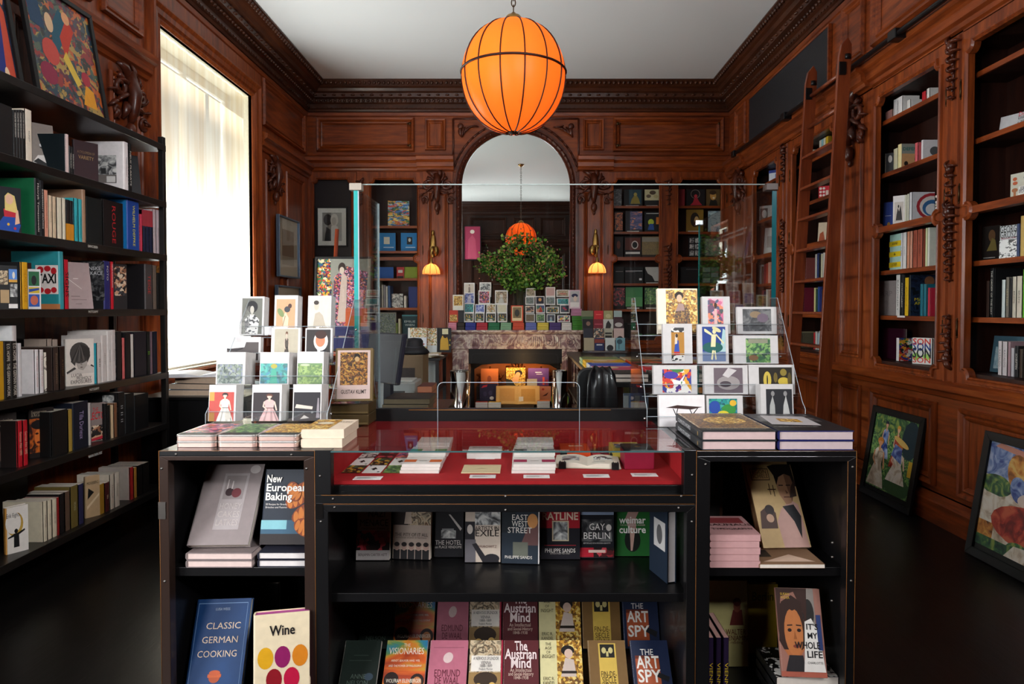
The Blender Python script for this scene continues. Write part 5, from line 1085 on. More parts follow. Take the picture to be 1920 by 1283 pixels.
row('R', RS[0], 'top'+Q0)
FO(1871, 1945, 110, 'olive yellow book with drawn faces', '#8a8438', yaw=-70, t=.02, off=.1, shapes=[('r', .05, .05, .9, .55, '#201e18'), ('e', .3, .35, .18, .22, '#a89c50'), ('e', .68, .38, .18, .2, '#a89c50'), ('e', .25, .4, .05, .05, '#201e18'), ('e', .37, .38, .05, .05, '#201e18'), ('e', .62, .42, .05, .05, '#201e18'), ('e', .75, .4, .05, .05, '#201e18'), ('r', .2, .85, .5, .02, '#4a4620')])
row('R', RS[1], 'second'+Q0)
FO(1868, 1945, 212, 'leaning white book with red and black lettering', '#b8b8b8', yaw=-68, lean=11, t=.015, off=.06, shapes=[('r', .3, .02, .15, .12, '#1c1c1a'), ('r', .34, .1, .06, .14, '#a89048'), ('r', .5, .02, .4, .2, '#2c2a1c'), ('p', [(.55, .04), (.8, .04), (.7, .18)], '#c0b060')], texts=[('Dreams', .66, .9, .04, '#c02a3a', .4), ('Lost Bodies', .66, .72, .03, '#222', .4), ('and', .6, .5, .03, '#222', .15), ('Future Form', .66, .38, .03, '#222', .4)])
row('R', 2.052, 'third'+Q0)
FO(1891, 1950, 322, 'cream book with blue tree and round fruits', '#c8c6b4', yaw=-78, t=.02, off=.08, shapes=[('e', .6, .82, .16, .1, '#3a4a78'), ('r', .58, .6, .04, .16, '#4a4a50'), ('e', .16, .82, .07, .06, '#b85a34'), ('e', .17, .68, .08, .06, '#b85a34'), ('r', .12, .18, .08, .3, '#a86a44'), ('e', .16, .45, .1, .07, '#a86a44'), ('r', .28, .25, .7, .3, '#dcdad2')], texts=[('ERNST', .55, .46, .03, '#3a3a48', .4), ('BOTANIK', .55, .38, .03, '#3a3a48', .5)])
row('R', RS[3], 'fourth'+Q0)
FO(1839, 1871, 424, 'dark brown portrait book', '#241c18', yaw=-72, t=.02, off=.06, shapes=[('e', .6, .72, .2, .17, '#6a4c30'), ('p', [(.3, .3), (.9, .3), (.8, .6), (.6, .66), (.5, .5)], '#7a6a38'), ('r', .1, .1, .7, .02, '#b8b0a8')])
FO(1872, 1906, 423, 'white ink-drawn book with tall thin letters', '#d0d4d4', yaw=-72, t=.025, off=.03, art='@ink', rc=(0, 0, 1, .58), texts=[('GEORG', .5, .88, .06, '#1a1a1a', .9), ('GROSZ', .5, .72, .06, '#1a1a1a', .9), ('BERLIN-NEW YORK', .5, .62, .015, '#a83040', .8)])
SP(1906, 1912, 420, 'slate blue spine', '#3a4668', depth=.17)
SP(1913, 1922, 405, 'straw yellow spine at the frame edge', '#c8a860', depth=.18)
row('R', RS[4], 'fifth'+Q0)
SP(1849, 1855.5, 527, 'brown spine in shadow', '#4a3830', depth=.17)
SP(1856, 1864, 503, 'tall black spine with white and red lettering', '#161618', depth=.22, txt='THE ORDER OF THE DAY', ts=.02, fit=.9)
FO(1864, 1880, 510, 'dark green portrait book', '#14231f', yaw=-70, t=.016, off=.12, shapes=[('e', .7, .5, .2, .16, '#8a6a4c')])
SP(1878, 1885.5, 525, 'frosty white spine', '#d0dcd8', depth=.18)
SP(1886, 1892.5, 520, 'grey-brown spine with gold', '#7a7468', depth=.18, txt='LETTERS', tc='#d0c090', ts=.015, fit=.5)
SP(1893, 1897.5, 522, 'thin black spine', '#1c1c1e', depth=.17)
SPS([1898, 1906, 1917], [519, 518], 'ivory paperback', ['#cfc8b4', '#d8d0bc'], depth=.18, txt='BRIEFE', tc='#6a6050', ts=.018, fit=.3)
SP(1917.5, 1926, 505, 'grass green spine at the frame edge', '#6ab83a', depth=.18)
row('R', 1.022, 'bottom'+Q0)
FO(1855, 1925, 632, 'leaning blue-grey book with painted wave', '#4a6a78', yaw=-74, lean=9, t=.02, off=.10, art='@skyblue', rc=(.1, .1, .8, .6))
SPS([1871, 1879, 1889], [640, 641], 'white lettered spine', ['#dcd4d4', '#d8d0d0'], depth=.18, txt='KATALOG', tc='#777', ts=.02, fit=.5)
SP(1889.5, 1895, 641, 'faded pink spine', '#a88a90', depth=.18)
SP(1895.5, 1902, 653, 'pearl grey spine', '#bcbcc0', depth=.17)
SP(1902.5, 1910, 649, 'black spine with pale lettering', '#1e1e20', depth=.18, txt='SCHRIFTEN', ts=.018, fit=.5)
SP(1911, 1918, 655, 'brown picture spine at frame edge', '#3a2c22', depth=.18)
Q3 = ' shelf of bookcase behind the ladder'
def many(pxs, yts, cols, words, depth=.15, **k):
    for i in range(len(pxs)-1): SP(pxs[i], pxs[i+1], yts[i % len(yts)], words[i]+' spine', cols[i], depth=depth, **k)
row('R', RS[0], 'top'+Q3)
many([1497, 1501, 1507, 1516], [291, 288, 283], ['#1a2a2a', '#2a6a6a', '#d8ccb4'], ['black', 'sea green', 'linen'], .17)
many([1536, 1540, 1544, 1548, 1553], [250, 244, 242, 239], ['#cfc8b8', '#8ab8c0', '#e0d8c0', '#d8b030'], ['chalk', 'ice blue', 'cream', 'golden yellow'], .17)
row('R', RS[1], 'second'+Q3)
FO(1500, 1516, 362, 'small black and white book', '#17171a', yaw=-40, t=.015, shapes=[('p', [(.2, .1), (.7, .1), (.6, .6), (.3, .5)], '#b8b8b8')])
FO(1533, 1553, 349, 'red book with white rings', '#c81e2c', yaw=-30, t=.015, shapes=[('e', x, y, .12, .08, '#f0dcd4') for x in (.2, .5) for y in (.15, .38, .61, .84)]+[('r', .68, .2, .25, .5, '#e8c8b8')])
row('R', 2.052, 'third'+Q3)
FO(1531, 1551, 418, 'tan book with brown shape, leaning', '#d8c4a8', yaw=-40, lean=10, t=.02, shapes=[('p', [(.1, .1), (.7, .2), (.5, .6), (.2, .5)], '#a8502c')])
row('R', RS[3], 'fourth'+Q3)
many([1528, 1532, 1535.5, 1539, 1543, 1547, 1551.5], [477, 475, 478, 476, 474, 473], ['#b8b4ac', '#2a3a6a', '#1a1a1c', '#c8c4a8', '#d8d4cc', '#c0bca0'], ['ash', 'dark blue', 'black', 'oat', 'white', 'putty'])
many([1502, 1506, 1510.5], [485, 484], ['#b8b4ac', '#8a4a44'], ['bone', 'rust'])
row('R', RS[4], 'fifth'+Q3)
many([1526, 1529.5, 1533, 1537, 1541, 1545, 1548.5, 1552], [540, 542, 538, 538, 544, 538, 539], ['#d8d090', '#2a4a3a', '#2a4a8a', '#1c2a6a', '#15151a', '#2a2a2c', '#4a3a34'], ['butter', 'forest green', 'mid blue', 'ultramarine', 'black', 'charcoal', 'umber'])
many([1496, 1501, 1507], [541, 540], ['#6a6a3c', '#7a2438'], ['moss', 'wine'])
row('R', 1.022, 'bottom'+Q3)
many([1525, 1528.5, 1532, 1536, 1540, 1544, 1548, 1552], [624, 622, 625, 621, 622, 624, 623], ['#b02a30', '#d8d0c8', '#a8b8c0', '#d8d8d8', '#3a6a8a', '#a83a40', '#e0dcd8'], ['scarlet', 'cream', 'pale blue', 'white', 'azure', 'brick', 'snow white'])
many([1498, 1501, 1504], [622, 624], ['#b0a880', '#6a6450'], ['straw', 'khaki'])
Q4 = ' shelf of bookcase behind the glass screen'
row('R', RS[0], 'top'+Q4)
FO(1440, 1457, 312, 'white and blue picture book', '#d8dce4', yaw=-45, t=.02, shapes=[('r', 0, .8, 1, .2, '#2a3a8a'), ('p', [(.2, .1), (.5, .4), (.8, .1)], '#222'), ('r', .7, .1, .3, .6, '#5a8ad0')])
row('R', RS[1], 'second'+Q4)
FO(1422, 1447, 386, 'white book with curled black figure', '#d8d8d4', yaw=-38, t=.03, shapes=[('r', .1, .15, .55, .7, '#5a5a58'), ('e', .4, .5, .18, .25, '#dcdcd8')])
row('R', 2.052, 'third'+Q4)
FO(1430, 1450, 428, 'white leaning book', '#d4d4d0', yaw=-38, lean=10, t=.03, shapes=[('r', .3, .3, .5, .4, '#a8a8a4')])
row('R', RS[3], 'fourth'+Q4)
many([1424, 1428, 1432, 1436, 1440, 1445, 1450, 1456], [497, 500, 496, 494, 492, 491, 490], ['#c8ccc8', '#3a3434', '#8a3038', '#b84a3c', '#d8b0a0', '#c87a50', '#88a8b0'], ['grey', 'black', 'wine red', 'red', 'blush', 'orange', 'pale blue'])
row('R', RS[4], 'fifth'+Q4)
many([1428, 1432, 1436, 1440, 1444, 1449, 1455], [545, 546, 543, 546, 544, 545], ['#8a3a48', '#3a2a4a', '#c8c8c4', '#b0a898', '#6a2a30', '#d0ccc8'], ['berry', 'violet', 'white', 'stone', 'maroon', 'pale grey'])
# ================================================================== BOOKS IN THE BACK-WALL BOOKCASES
K1 = ' shelf of bookcase beside window-side sconce'
row('B', BS[0], 'top'+K1)
FO(728, 768, 377, 'upright book with vivid painted landscape', '#8a3a34', yaw=6, t=.05, art='@landscape', spine='#a8404a', off=.08)
row('B', BS[1], 'second'+K1)
FO(710, 742, 437, 'blue book with pale figure panel, first of two', '#1f7ab8', yaw=4, t=.02, off=.06, shapes=[('r', .32, .4, .34, .38, '#d8d4c0'), ('r', .3, .2, .6, .05, '#b8d0e0')])
FO(752, 782, 437, 'blue book with dark figure panel, second of two', '#1f7ab8', yaw=4, t=.02, off=.06, shapes=[('r', .38, .38, .34, .4, '#1c1c20'), ('e', .55, .62, .08, .1, '#d8d0c0'), ('r', .3, .2, .6, .05, '#b8d0e0')])
row('B', BS[2], 'third'+K1)
FO(702, 738, 484, 'large plain deep blue book', '#1254a4', yaw=3, t=.02, off=.07)
FO(744, 758, 501, 'small red book with white label', '#a82a2c', yaw=0, t=.02, shapes=[('r', .2, .5, .6, .25, '#e0d8d0'), ('r', .1, .02, .8, .2, '#2a2424')])
FO(757, 783, 480, 'leaning lime green book', '#8a9a34', yaw=3, lean=10, t=.016, off=.06)
row('B', BS[3], 'fourth'+K1)
many([703, 707, 712, 715, 719, 723, 727, 732], [532, 527, 540, 534, 535, 537, 536], ['#3a3a34', '#c0b898', '#2a2a2c', '#a8a49a', '#88848a', '#c8c8c0', '#3a5a88'], ['dark grey', 'parchment', 'black', 'light grey', 'lilac grey', 'white', 'blue'], .2)
FO(735, 756, 551, 'black and white face book', '#3a3838', yaw=0, t=.02, art='@bw')
SP(757, 761.5, 555, 'slim white spine', '#e0dcd0', depth=.15)
FO(766, 783, 538, 'dark violet-blue large book', '#23306e', yaw=0, t=.03, off=.05)
row('B', 1.022, 'bottom'+K1)
FO(704, 743, 586, 'silvery book with faded flowers', '#8a887c', yaw=3, t=.02, art='@greygreen', rc=(.05, .05, .9, .9), off=.06)
SP(742, 746, 606, 'moss green slim spine', '#6a7a3c', depth=.18)
SP(746.5, 750.5, 598, 'ivory spine', '#cfc8a8', depth=.18)
FO(754, 783, 590, 'dark teal book with light lettering', '#1c3a40', yaw=2, t=.02, off=.06, shapes=[('r', 0, .93, 1, .05, '#4a8a90')], texts=[('EMILIE', .5, .7, .04, '#c0ccc8', .7), ('WIEN', .5, .55, .04, '#c0ccc8', .6)])
K2 = ' shelf of black-art-book case'
def bk(px0, px1, yt, desc, col, **k): FO(px0, px1, yt, desc, col, yaw=k.pop('yaw', -3), t=k.pop('t', .022), off=k.pop('off', .04), **k)
capt = lambda: [('r', .1, .02, .7, .05, '#c8c4bc')]
row('B', 2.82, 'top'+K2)
bk(1149, 1165, 350, 'dim violet book', '#221a20', art='@bwdark')
bk(1169, 1204, 348, 'black book with golden seated figure', '#18181a', art=None, shapes=[('r', .28, .14, .65, .82, '#23404a'), ('p', [(.36, .16), (.88, .16), (.8, .45), (.7, .62), (.55, .62), (.42, .42)], '#8a7a34'), ('e', .62, .7, .09, .1, '#a8944a')]+capt())
bk(1208, 1238, 346, 'black book with pale caricature crowd', '#1a1a1a', shapes=[('r', 0, .36, 1, .62, '#c8bc94'), ('e', .5, .8, .2, .12, '#4a3a2c'), ('e', .25, .6, .15, .1, '#6a5a4a'), ('e', .7, .58, .15, .1, '#b8a878')]+capt())
row('B', 2.47, 'second'+K2)
bk(1152, 1167, 397, 'brown shadowed book', '#1e1612', art='@embers', rc=(0, .1, 1, .85))
bk(1172, 1204, 396, 'grey book with orange dusk over blue water', '#2c2a30', shapes=[('r', .28, .14, .7, .84, '@dusk')]+capt())
bk(1208, 1238, 398, 'dark book with green-blue figure', '#141518', shapes=[('e', .4, .5, .18, .16, '#a8b83a'), ('p', [(.2, .12), (.6, .12), (.55, .42), (.3, .42)], '#2a4a8a'), ('r', .72, .4, .25, .35, '#c8702c'), ('r', .1, .92, .8, .03, '#d8d4cc')])
row('B', 2.13, 'third'+K2)
bk(1151, 1168, 444, 'dark red-brown portrait book', '#1c1210', shapes=[('e', .5, .6, .2, .2, '#6a3424')])
bk(1170, 1202, 444, 'black book with ring and red figures', '#161212', shapes=[('r', .05, .35, .9, .6, '#5a2a20'), ('e', .62, .6, .2, .2, '#c8c0b8'), ('e', .62, .6, .15, .15, '#161212'), ('r', .08, .16, .84, .1, '#d8d4cc')])
bk(1203, 1238, 444, 'brown field painting book', '#2c261e', art='@brownfield', rc=(0, .12, 1, .88), shapes=[('r', 0, .72, 1, .24, '#8a8478')])
row('B', 1.77, 'fourth'+K2)
bk(1150, 1170, 491, 'plain black book with fine line', '#121212', shapes=[('r', .2, .72, .7, .015, '#a8a4a0')])
bk(1171, 1206, 489, 'black book with white heading', '#131313', shapes=[('r', .04, .74, .9, .035, '#c8c8c8'), ('r', .04, .69, .5, .02, '#8a8a8a'), ('r', .78, .2, .14, .12, '#ddd')])
bk(1208, 1240, 489, 'white book with black profile', '#151515', shapes=[('r', .05, .15, .95, .84, '#b8b4ac'), ('p', [(.05, .15), (.6, .15), (.45, .45), (.2, .6), (.05, .9)], '#161616')]+capt())
row('B', 1.42, 'fifth'+K2)
bk(1150, 1171, 538, 'wine dark floral book', '#251618', art='@redcrowd', rc=(.0, .15, 1, .8))
bk(1172, 1205, 538, 'bright green landscape book', '#1c2a22', shapes=[('r', .02, .12, .96, .86, '#4a8a58'), ('r', .02, .12, .96, .42, '#5a9a62')]+capt())
bk(1208, 1240, 539, 'olive garden picture book', '#2a2a22', shapes=[('r', .02, .22, .96, .76, '@green')]+capt())
row('B', 1.022, 'bottom'+K2)
bk(1170, 1202, 606, 'unlit book with small red picture', '#17100e', shapes=[('e', .5, .55, .1, .15, '#4a2418'), ('r', .2, .92, .6, .02, '#8a847c')])
K3 = ' shelf of corner bookcase'
row('B', 2.82, 'top'+K3)
bk(1271, 1283, 349, 'plain dark red book', '#8a1c24')
bk(1286, 1321, 347, 'black book with red seated figure', '#141214', shapes=[('e', .48, .72, .25, .26, '#8a8078'), ('e', .48, .72, .22, .23, '#141214'), ('p', [(.2, .08), (.85, .08), (.7, .26), (.58, .5), (.42, .5), (.36, .26)], '#b02434'), ('e', .5, .6, .09, .1, '#c83a44')])
bk(1323, 1349, 348, 'tan book with laughing face', '#5a4422', shapes=[('p', [(.2, .02), (.85, .02), (.75, .35), (.5, .45), (.3, .35)], '#1c1812'), ('e', .5, .62, .22, .25, '#c8924a'), ('e', .48, .8, .25, .12, '#3a2412'), ('e', .54, .5, .08, .05, '#e8d8c0')])
row('B', 2.47, 'second'+K3)
bk(1286, 1318, 393, 'ochre book with dark haired head', '#8a6a24', shapes=[('e', .5, .55, .26, .32, '#2a2018'), ('e', .6, .5, .14, .2, '#c8a068')]+capt())
bk(1327, 1352, 396, 'pale sky-blue picture book', '#8aa4b0', art='@skyblue')
row('B', 2.125, 'third'+K3)
bk(1290, 1313, 444, 'black book with mosaic portraits', '#161618', shapes=[('r', .1+.45*i, .1+.3*j, .36, .24, '@bw') for i in range(2) for j in range(3)])
bk(1320, 1351, 446, 'grey-green leafy book', '#2c342c', art='@greygreen', rc=(.05, .1, .9, .85))
row('B', 1.77, 'fourth'+K3)
bk(1275, 1311, 496, 'matt black book with grey line', '#121214', shapes=[('r', .3, .85, .6, .02, '#777')])
bk(1316, 1348, 490, 'dark book with chequered photo grid', '#17191a', shapes=[('r', .05+.47*i, .06+.32*j, .42, .27, '#4a5654' if (i+j) % 2 else '#767e7c') for i in range(2) for j in range(3)])
# ================================================================== COUNTER CABINETS: BOOKS
def cx_(px, y): return (px-PX)*y/F
G = 'cookbooks in the counter cabinet'
for k in range(2): LAY(('grey cookbook lying flat at the bottom of the pair under the leaning grey cookbook', 'grey cookbook lying flat directly under the leaning grey cookbook')[k], cx_(342, 2.215), cx_(468, 2.215), 2.215, .27, .5525+.026*k, .025, '#7d706e', group=G, pages='#d8c0b8')
FACE('grey cookbook leaning back, narrow panel of preserves on its cover', 345, 462, 880, .605, (0, 2.27), 2, t=.028, col='#867a78', lean=36, group=G, shapes=[('r', .36, .18, .42, .7, '#a09694'), ('r', .4, .55, .34, .3, '#8a807e'), ('e', .5, .64, .07, .05, '#3a2a2c'), ('e', .62, .63, .08, .06, '#6a3438'), ('r', .44, .68, .02, .12, '#c8bcb8'), ('r', .52, .68, .02, .1, '#c8bcb8'), ('e', .86, .93, .09, .055, '#b8aeaa')], texts=[('HONEY', .57, .46, .03, '#b8aca8', .36), ('CAKES', .57, .36, .03, '#b8aca8', .36), ('LATKES', .57, .26, .03, '#b8aca8', .36)])
for k in range(2): LAY(('dark blue baking book lying at the bottom of the pair', 'dark blue baking book lying under the upright baking book')[k], cx_(478, 2.22), -.735, 2.22, .24, .5525+.026*k, .025, '#22222e', group=G, pages='#dcd4d0')
FACE('dark baking book with golden croissants on its cover', 484, 581, 884, .605, (0, 2.27), 0, t=.025, col='#1c2430', lean=14, group=G, art=None, shapes=[('r', 0, .12, 1, .2, '#31546a'), ('r', 0, .2, .5, .12, '#7ab0b8'), ('r', 0, 0, 1, .14, '#241c1c')]+
     [q for (cx, cy, rx, ry, ro) in ((.72, .66, .3, .14, .5), (.86, .42, .28, .12, .3), (.88, .22, .24, .12, -.2), (.6, .7, .16, .12, -.6)) for q in [('e', cx, cy, rx, ry, '#8a3c10', ro)]+[('e', cx-rx*.7*math.cos(ro)+rx*1.4*math.cos(ro)*i/4, cy-rx*.7*math.sin(ro)+rx*1.4*math.sin(ro)*i/4, rx*.17, ry*(.62+.34*math.sin(math.pi*i/4)), '#d0782c', ro-.25) for i in range(5)]],
     texts=[('New', .2, .87, .036, '#f2ece2', .3, .02), ('European', .46, .75, .036, '#f2ece2', .8, .02), ('Baking', .31, .63, .036, '#f2ece2', .52, .02), ('50 Recipes for Breads,', .28, .53, .009, '#d8d0c8', .42), ('Brioches and Pastries', .28, .49, .009, '#d8d0c8', .42)])
FACE('blue cookbook with italic capital lettering and small orange pot', 334, 443, 1130, .0605, (0, 2.29), 4, t=.03, col='#153c6c', lean=24, group=G, spine='#163a68', shapes=[('r', .05, .04, .9, .006, '#7a9ac0'), ('r', .05, .955, .9, .006, '#7a9ac0'), ('r', .05, .04, .006, .92, '#7a9ac0'), ('r', .945, .04, .006, .92, '#7a9ac0'), ('e', .5, .27, .1, .05, '#a84a24'), ('r', .38, .27, .24, .03, '#c05a2c'), ('e', .5, .31, .1, .025, '#b8522a')],
     texts=[('LUISA WEISS', .5, .9, .012, '#a8b8cc', .26), ('CLASSIC', .55, .74, .03, '#d8c4ac', .62), ('GERMAN', .52, .61, .03, '#d8c4ac', .64), ('COOKING', .5, .48, .03, '#d8c4ac', .7), ('THE VERY BEST RECIPES FOR', .5, .16, .009, '#a8b8cc', .55), ('TRADITIONAL FAVORITES', .5, .12, .009, '#a8b8cc', .55)])
FACE('cream book with coloured dots stacked like grapes', 469, 577, 1152, .0605, (0, 2.29), 12, t=.035, col='#e2d0ae', lean=4, spine='#e6d6b8', pages='#b04a8c', group=G, shapes=[('e', .22, .62, .14, .095, '#d8a01c'), ('e', .52, .62, .14, .095, '#8a1c5a'), ('e', .83, .62, .14, .095, '#d07c1c'), ('e', .37, .43, .14, .095, '#8a1420'), ('e', .68, .43, .14, .095, '#b8143c'), ('e', .52, .24, .14, .095, '#9a1c74')],
     texts=[('Wine', .52, .85, .045, '#1c1818', .45, .02), ('Aida Salva', .85, .27, .011, '#2a2422', .24), ('A Tasting', .14, .27, .008, '#5a5048', .16), ('Journey', .14, .24, .008, '#5a5048', .14)])
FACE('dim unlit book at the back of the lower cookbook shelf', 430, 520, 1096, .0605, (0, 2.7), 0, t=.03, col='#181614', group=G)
G = 'face-out paperbacks in the counter bookcase'
zb = .4645
def pb(px0, px1, yb, label, col, ytop=944, lean=6, yaw=0, **k): 
    y = (ZC-zb)*F/(yb-PY); FACE(label, px0, px1, ytop, zb, (0, y), yaw, t=.022, col=col, lean=lean, group=G, hard=False, **k)
pb(666, 729, 1056, 'white and black paperback with big serif lettering over red crowd, upper counter row', '#b8b2ae', shapes=[('r', 0, .17, 1, .34, '@redcrowd'), ('r', 0, 0, 1, .17, '#b0a8a4')], texts=[('NAZI', .6, .80, .036, '#222', .5), ('MENACE', .52, .64, .036, '#222', .84), ('The last years of peace', .5, .55, .01, '#444', .7), ('BENJAMIN CARTER HETT', .5, .09, .014, '#3a2a2a', .86)])
pb(734, 806, 1060, 'cream paperback with row of portrait heads along its foot', '#c8b4a4', yaw=-4, shapes=[('r', 0, .6, 1, .4, '@sepia'), ('r', .0, .6, .4, .4, '#2a1c18'), ('p', [(.3, .62), (.5, .62), (.47, .9), (.35, .9)], '#d8c4b0')]+[q for i in range(5) for q in (('r', .03+.19*i, 0, .17, .17, '#1e1c1e'), ('e', .12+.19*i, .22, .07, .07, '#b8988a'), ('e', .12+.19*i, .26, .07, .04, '#221a18'))], texts=[('THE PITY OF IT ALL', .5, .43, .018, '#2a2220', .86), ('A Portrait of Jews in Germany', .5, .38, .008, '#4a3c38', .8)])
pb(812, 868, 1050, 'black paperback with pale cigarette-like streak over white building', '#1b1a1e', shapes=[('p', [(.5, .78), (.56, .78), (.95, .52), (.9, .48)], '#c0b8b4'), ('r', .25, .34, .5, .15, '@bw'), ('r', .28, .49, .4, .03, '#888')], texts=[('THE HOTEL', .5, .26, .024, '#d0c8c0', .88), ('on PLACE VENDOME', .5, .18, .014, '#d0c8c0', .9)])
pb(871, 938, 1060, 'cream paperback with desert photo and dark cello-like shape', '#d0bfae', shapes=[('r', .28, .62, .72, .3, '@bw'), ('r', 0, .38, .28, .3, '#2a282c'), ('e', .14, .55, .08, .08, '#c8beb4'), ('r', 0, .0, .3, .38, '#6a666a'), ('p', [(.2, .3), (.32, .32), (.6, .08), (.95, .02), (.96, 0), (.5, 0)], '#2a282c'), ('e', .75, .06, .22, .08, '#2a282c')], texts=[('ARTISTS IN', .62, .56, .024, '#2a2422', .68), ('EXILE', .62, .48, .034, '#2a2422', .66), ('HUROWITZ', .64, .26, .014, '#7a5a50', .5)])
pb(940, 1011, 1063, 'dark street-scene paperback with white edges and spaced lettering', '#e0dad4', yaw=-4, shapes=[('r', 0, 0, .97, 1, '#27303a'), ('p', [(.5, .3), (.97, .3), (.97, .7), (.7, .6)], '#6a4a48'), ('e', .82, .7, .14, .12, '#c88a50'), ('r', .3, .1, .4, .25, '#6a6c60'), ('p', [(0, .5), (.3, .5), (.4, .95), (0, 1)], '#1c2228')], texts=[('EAST', .48, .75, .03, '#e8e2d8', .42), ('WEST', .48, .645, .03, '#e8e2d8', .42), ('STREET', .48, .54, .03, '#e8e2d8', .64), ('PHILIPPE SANDS', .45, .1, .016, '#e8e2d8', .72)])
pb(1013, 1088, 1054, 'black and red paperback with pasted mountain photo', '#1c1a20', lean=4, shapes=[('r', 0, .55, 1, .45, '#a01c28'), ('r', .3, .32, .42, .36, '#c8b898'), ('r', .33, .34, .36, .32, '@bw'), ('r', .1, .24, .8, .012, '#a03038')], texts=[('RATLINE', .5, .755, .04, '#e0c8b0', .9, .02), ('PHILIPPE SANDS', .5, .15, .022, '#e4ddd4', .76), ('AUTHOR OF EAST WEST STREET', .5, .1, .008, '#b8b0a8', .5)])
pb(1088, 1152, 1052, 'black city-night paperback with thin deco lettering', '#1a1a20', lean=4, shapes=[('r', 0, .78, 1, .22, '#8a98b0'), ('r', .05, .3, .9, .4, '@bwdark'), ('e', .85, .55, .08, .06, '#d8d0c8'), ('r', 0, .02, 1, .17, '@redcrowd'), ('r', .0, .02, .4, .17, '#b02030'), ('r', .25, .1, .5, .05, '#d8b8ac')], texts=[('GAY', .5, .56, .036, '#e8e4dc', .46), ('BERLIN', .5, .40, .036, '#e8e4dc', .78), ('BIRTHPLACE OF A MODERN IDENTITY', .5, .27, .008, '#d0ccc4', .8)])
pb(1153, 1221, 1048, 'green paperback with dancing figure behind rounded lettering', '#24602a', lean=4, shapes=[('e', .5, .3, .22, .22, '#181c18'), ('p', [(.42, .55), (.58, .55), (.54, .3), (.5, .1), (.45, .1), (.44, .3)], '#c09a8c'), ('e', .48, .82, .1, .08, '#b89086'), ('p', [(.3, .7), (.42, .9), (.5, .84), (.62, .96), (.72, .9), (.6, .72), (.6, .5), (.4, .5)], '#b08a80')], texts=[('weimar', .5, .67, .038, '#f0ece4', .74, .02), ('culture', .5, .49, .038, '#f0ece4', .74, .02), ('THE OUTSIDER AS INSIDER', .5, .58, .007, '#e0c8c0', .7)])
FACE('navy book turned edge-on, white pages facing out, by the cabinet side', 1217, 1252, 950, zb, (.495, 2.3), -74, t=.035, col='#1d2836', group=G, pages='#d8d0cc', shapes=[('r', .3, .42, .6, .4, '#c0bcb8'), ('e', .6, .62, .15, .14, '#5a5858')])
G2 = 'leaning paperbacks on the lowest counter shelf'
zl = .0605
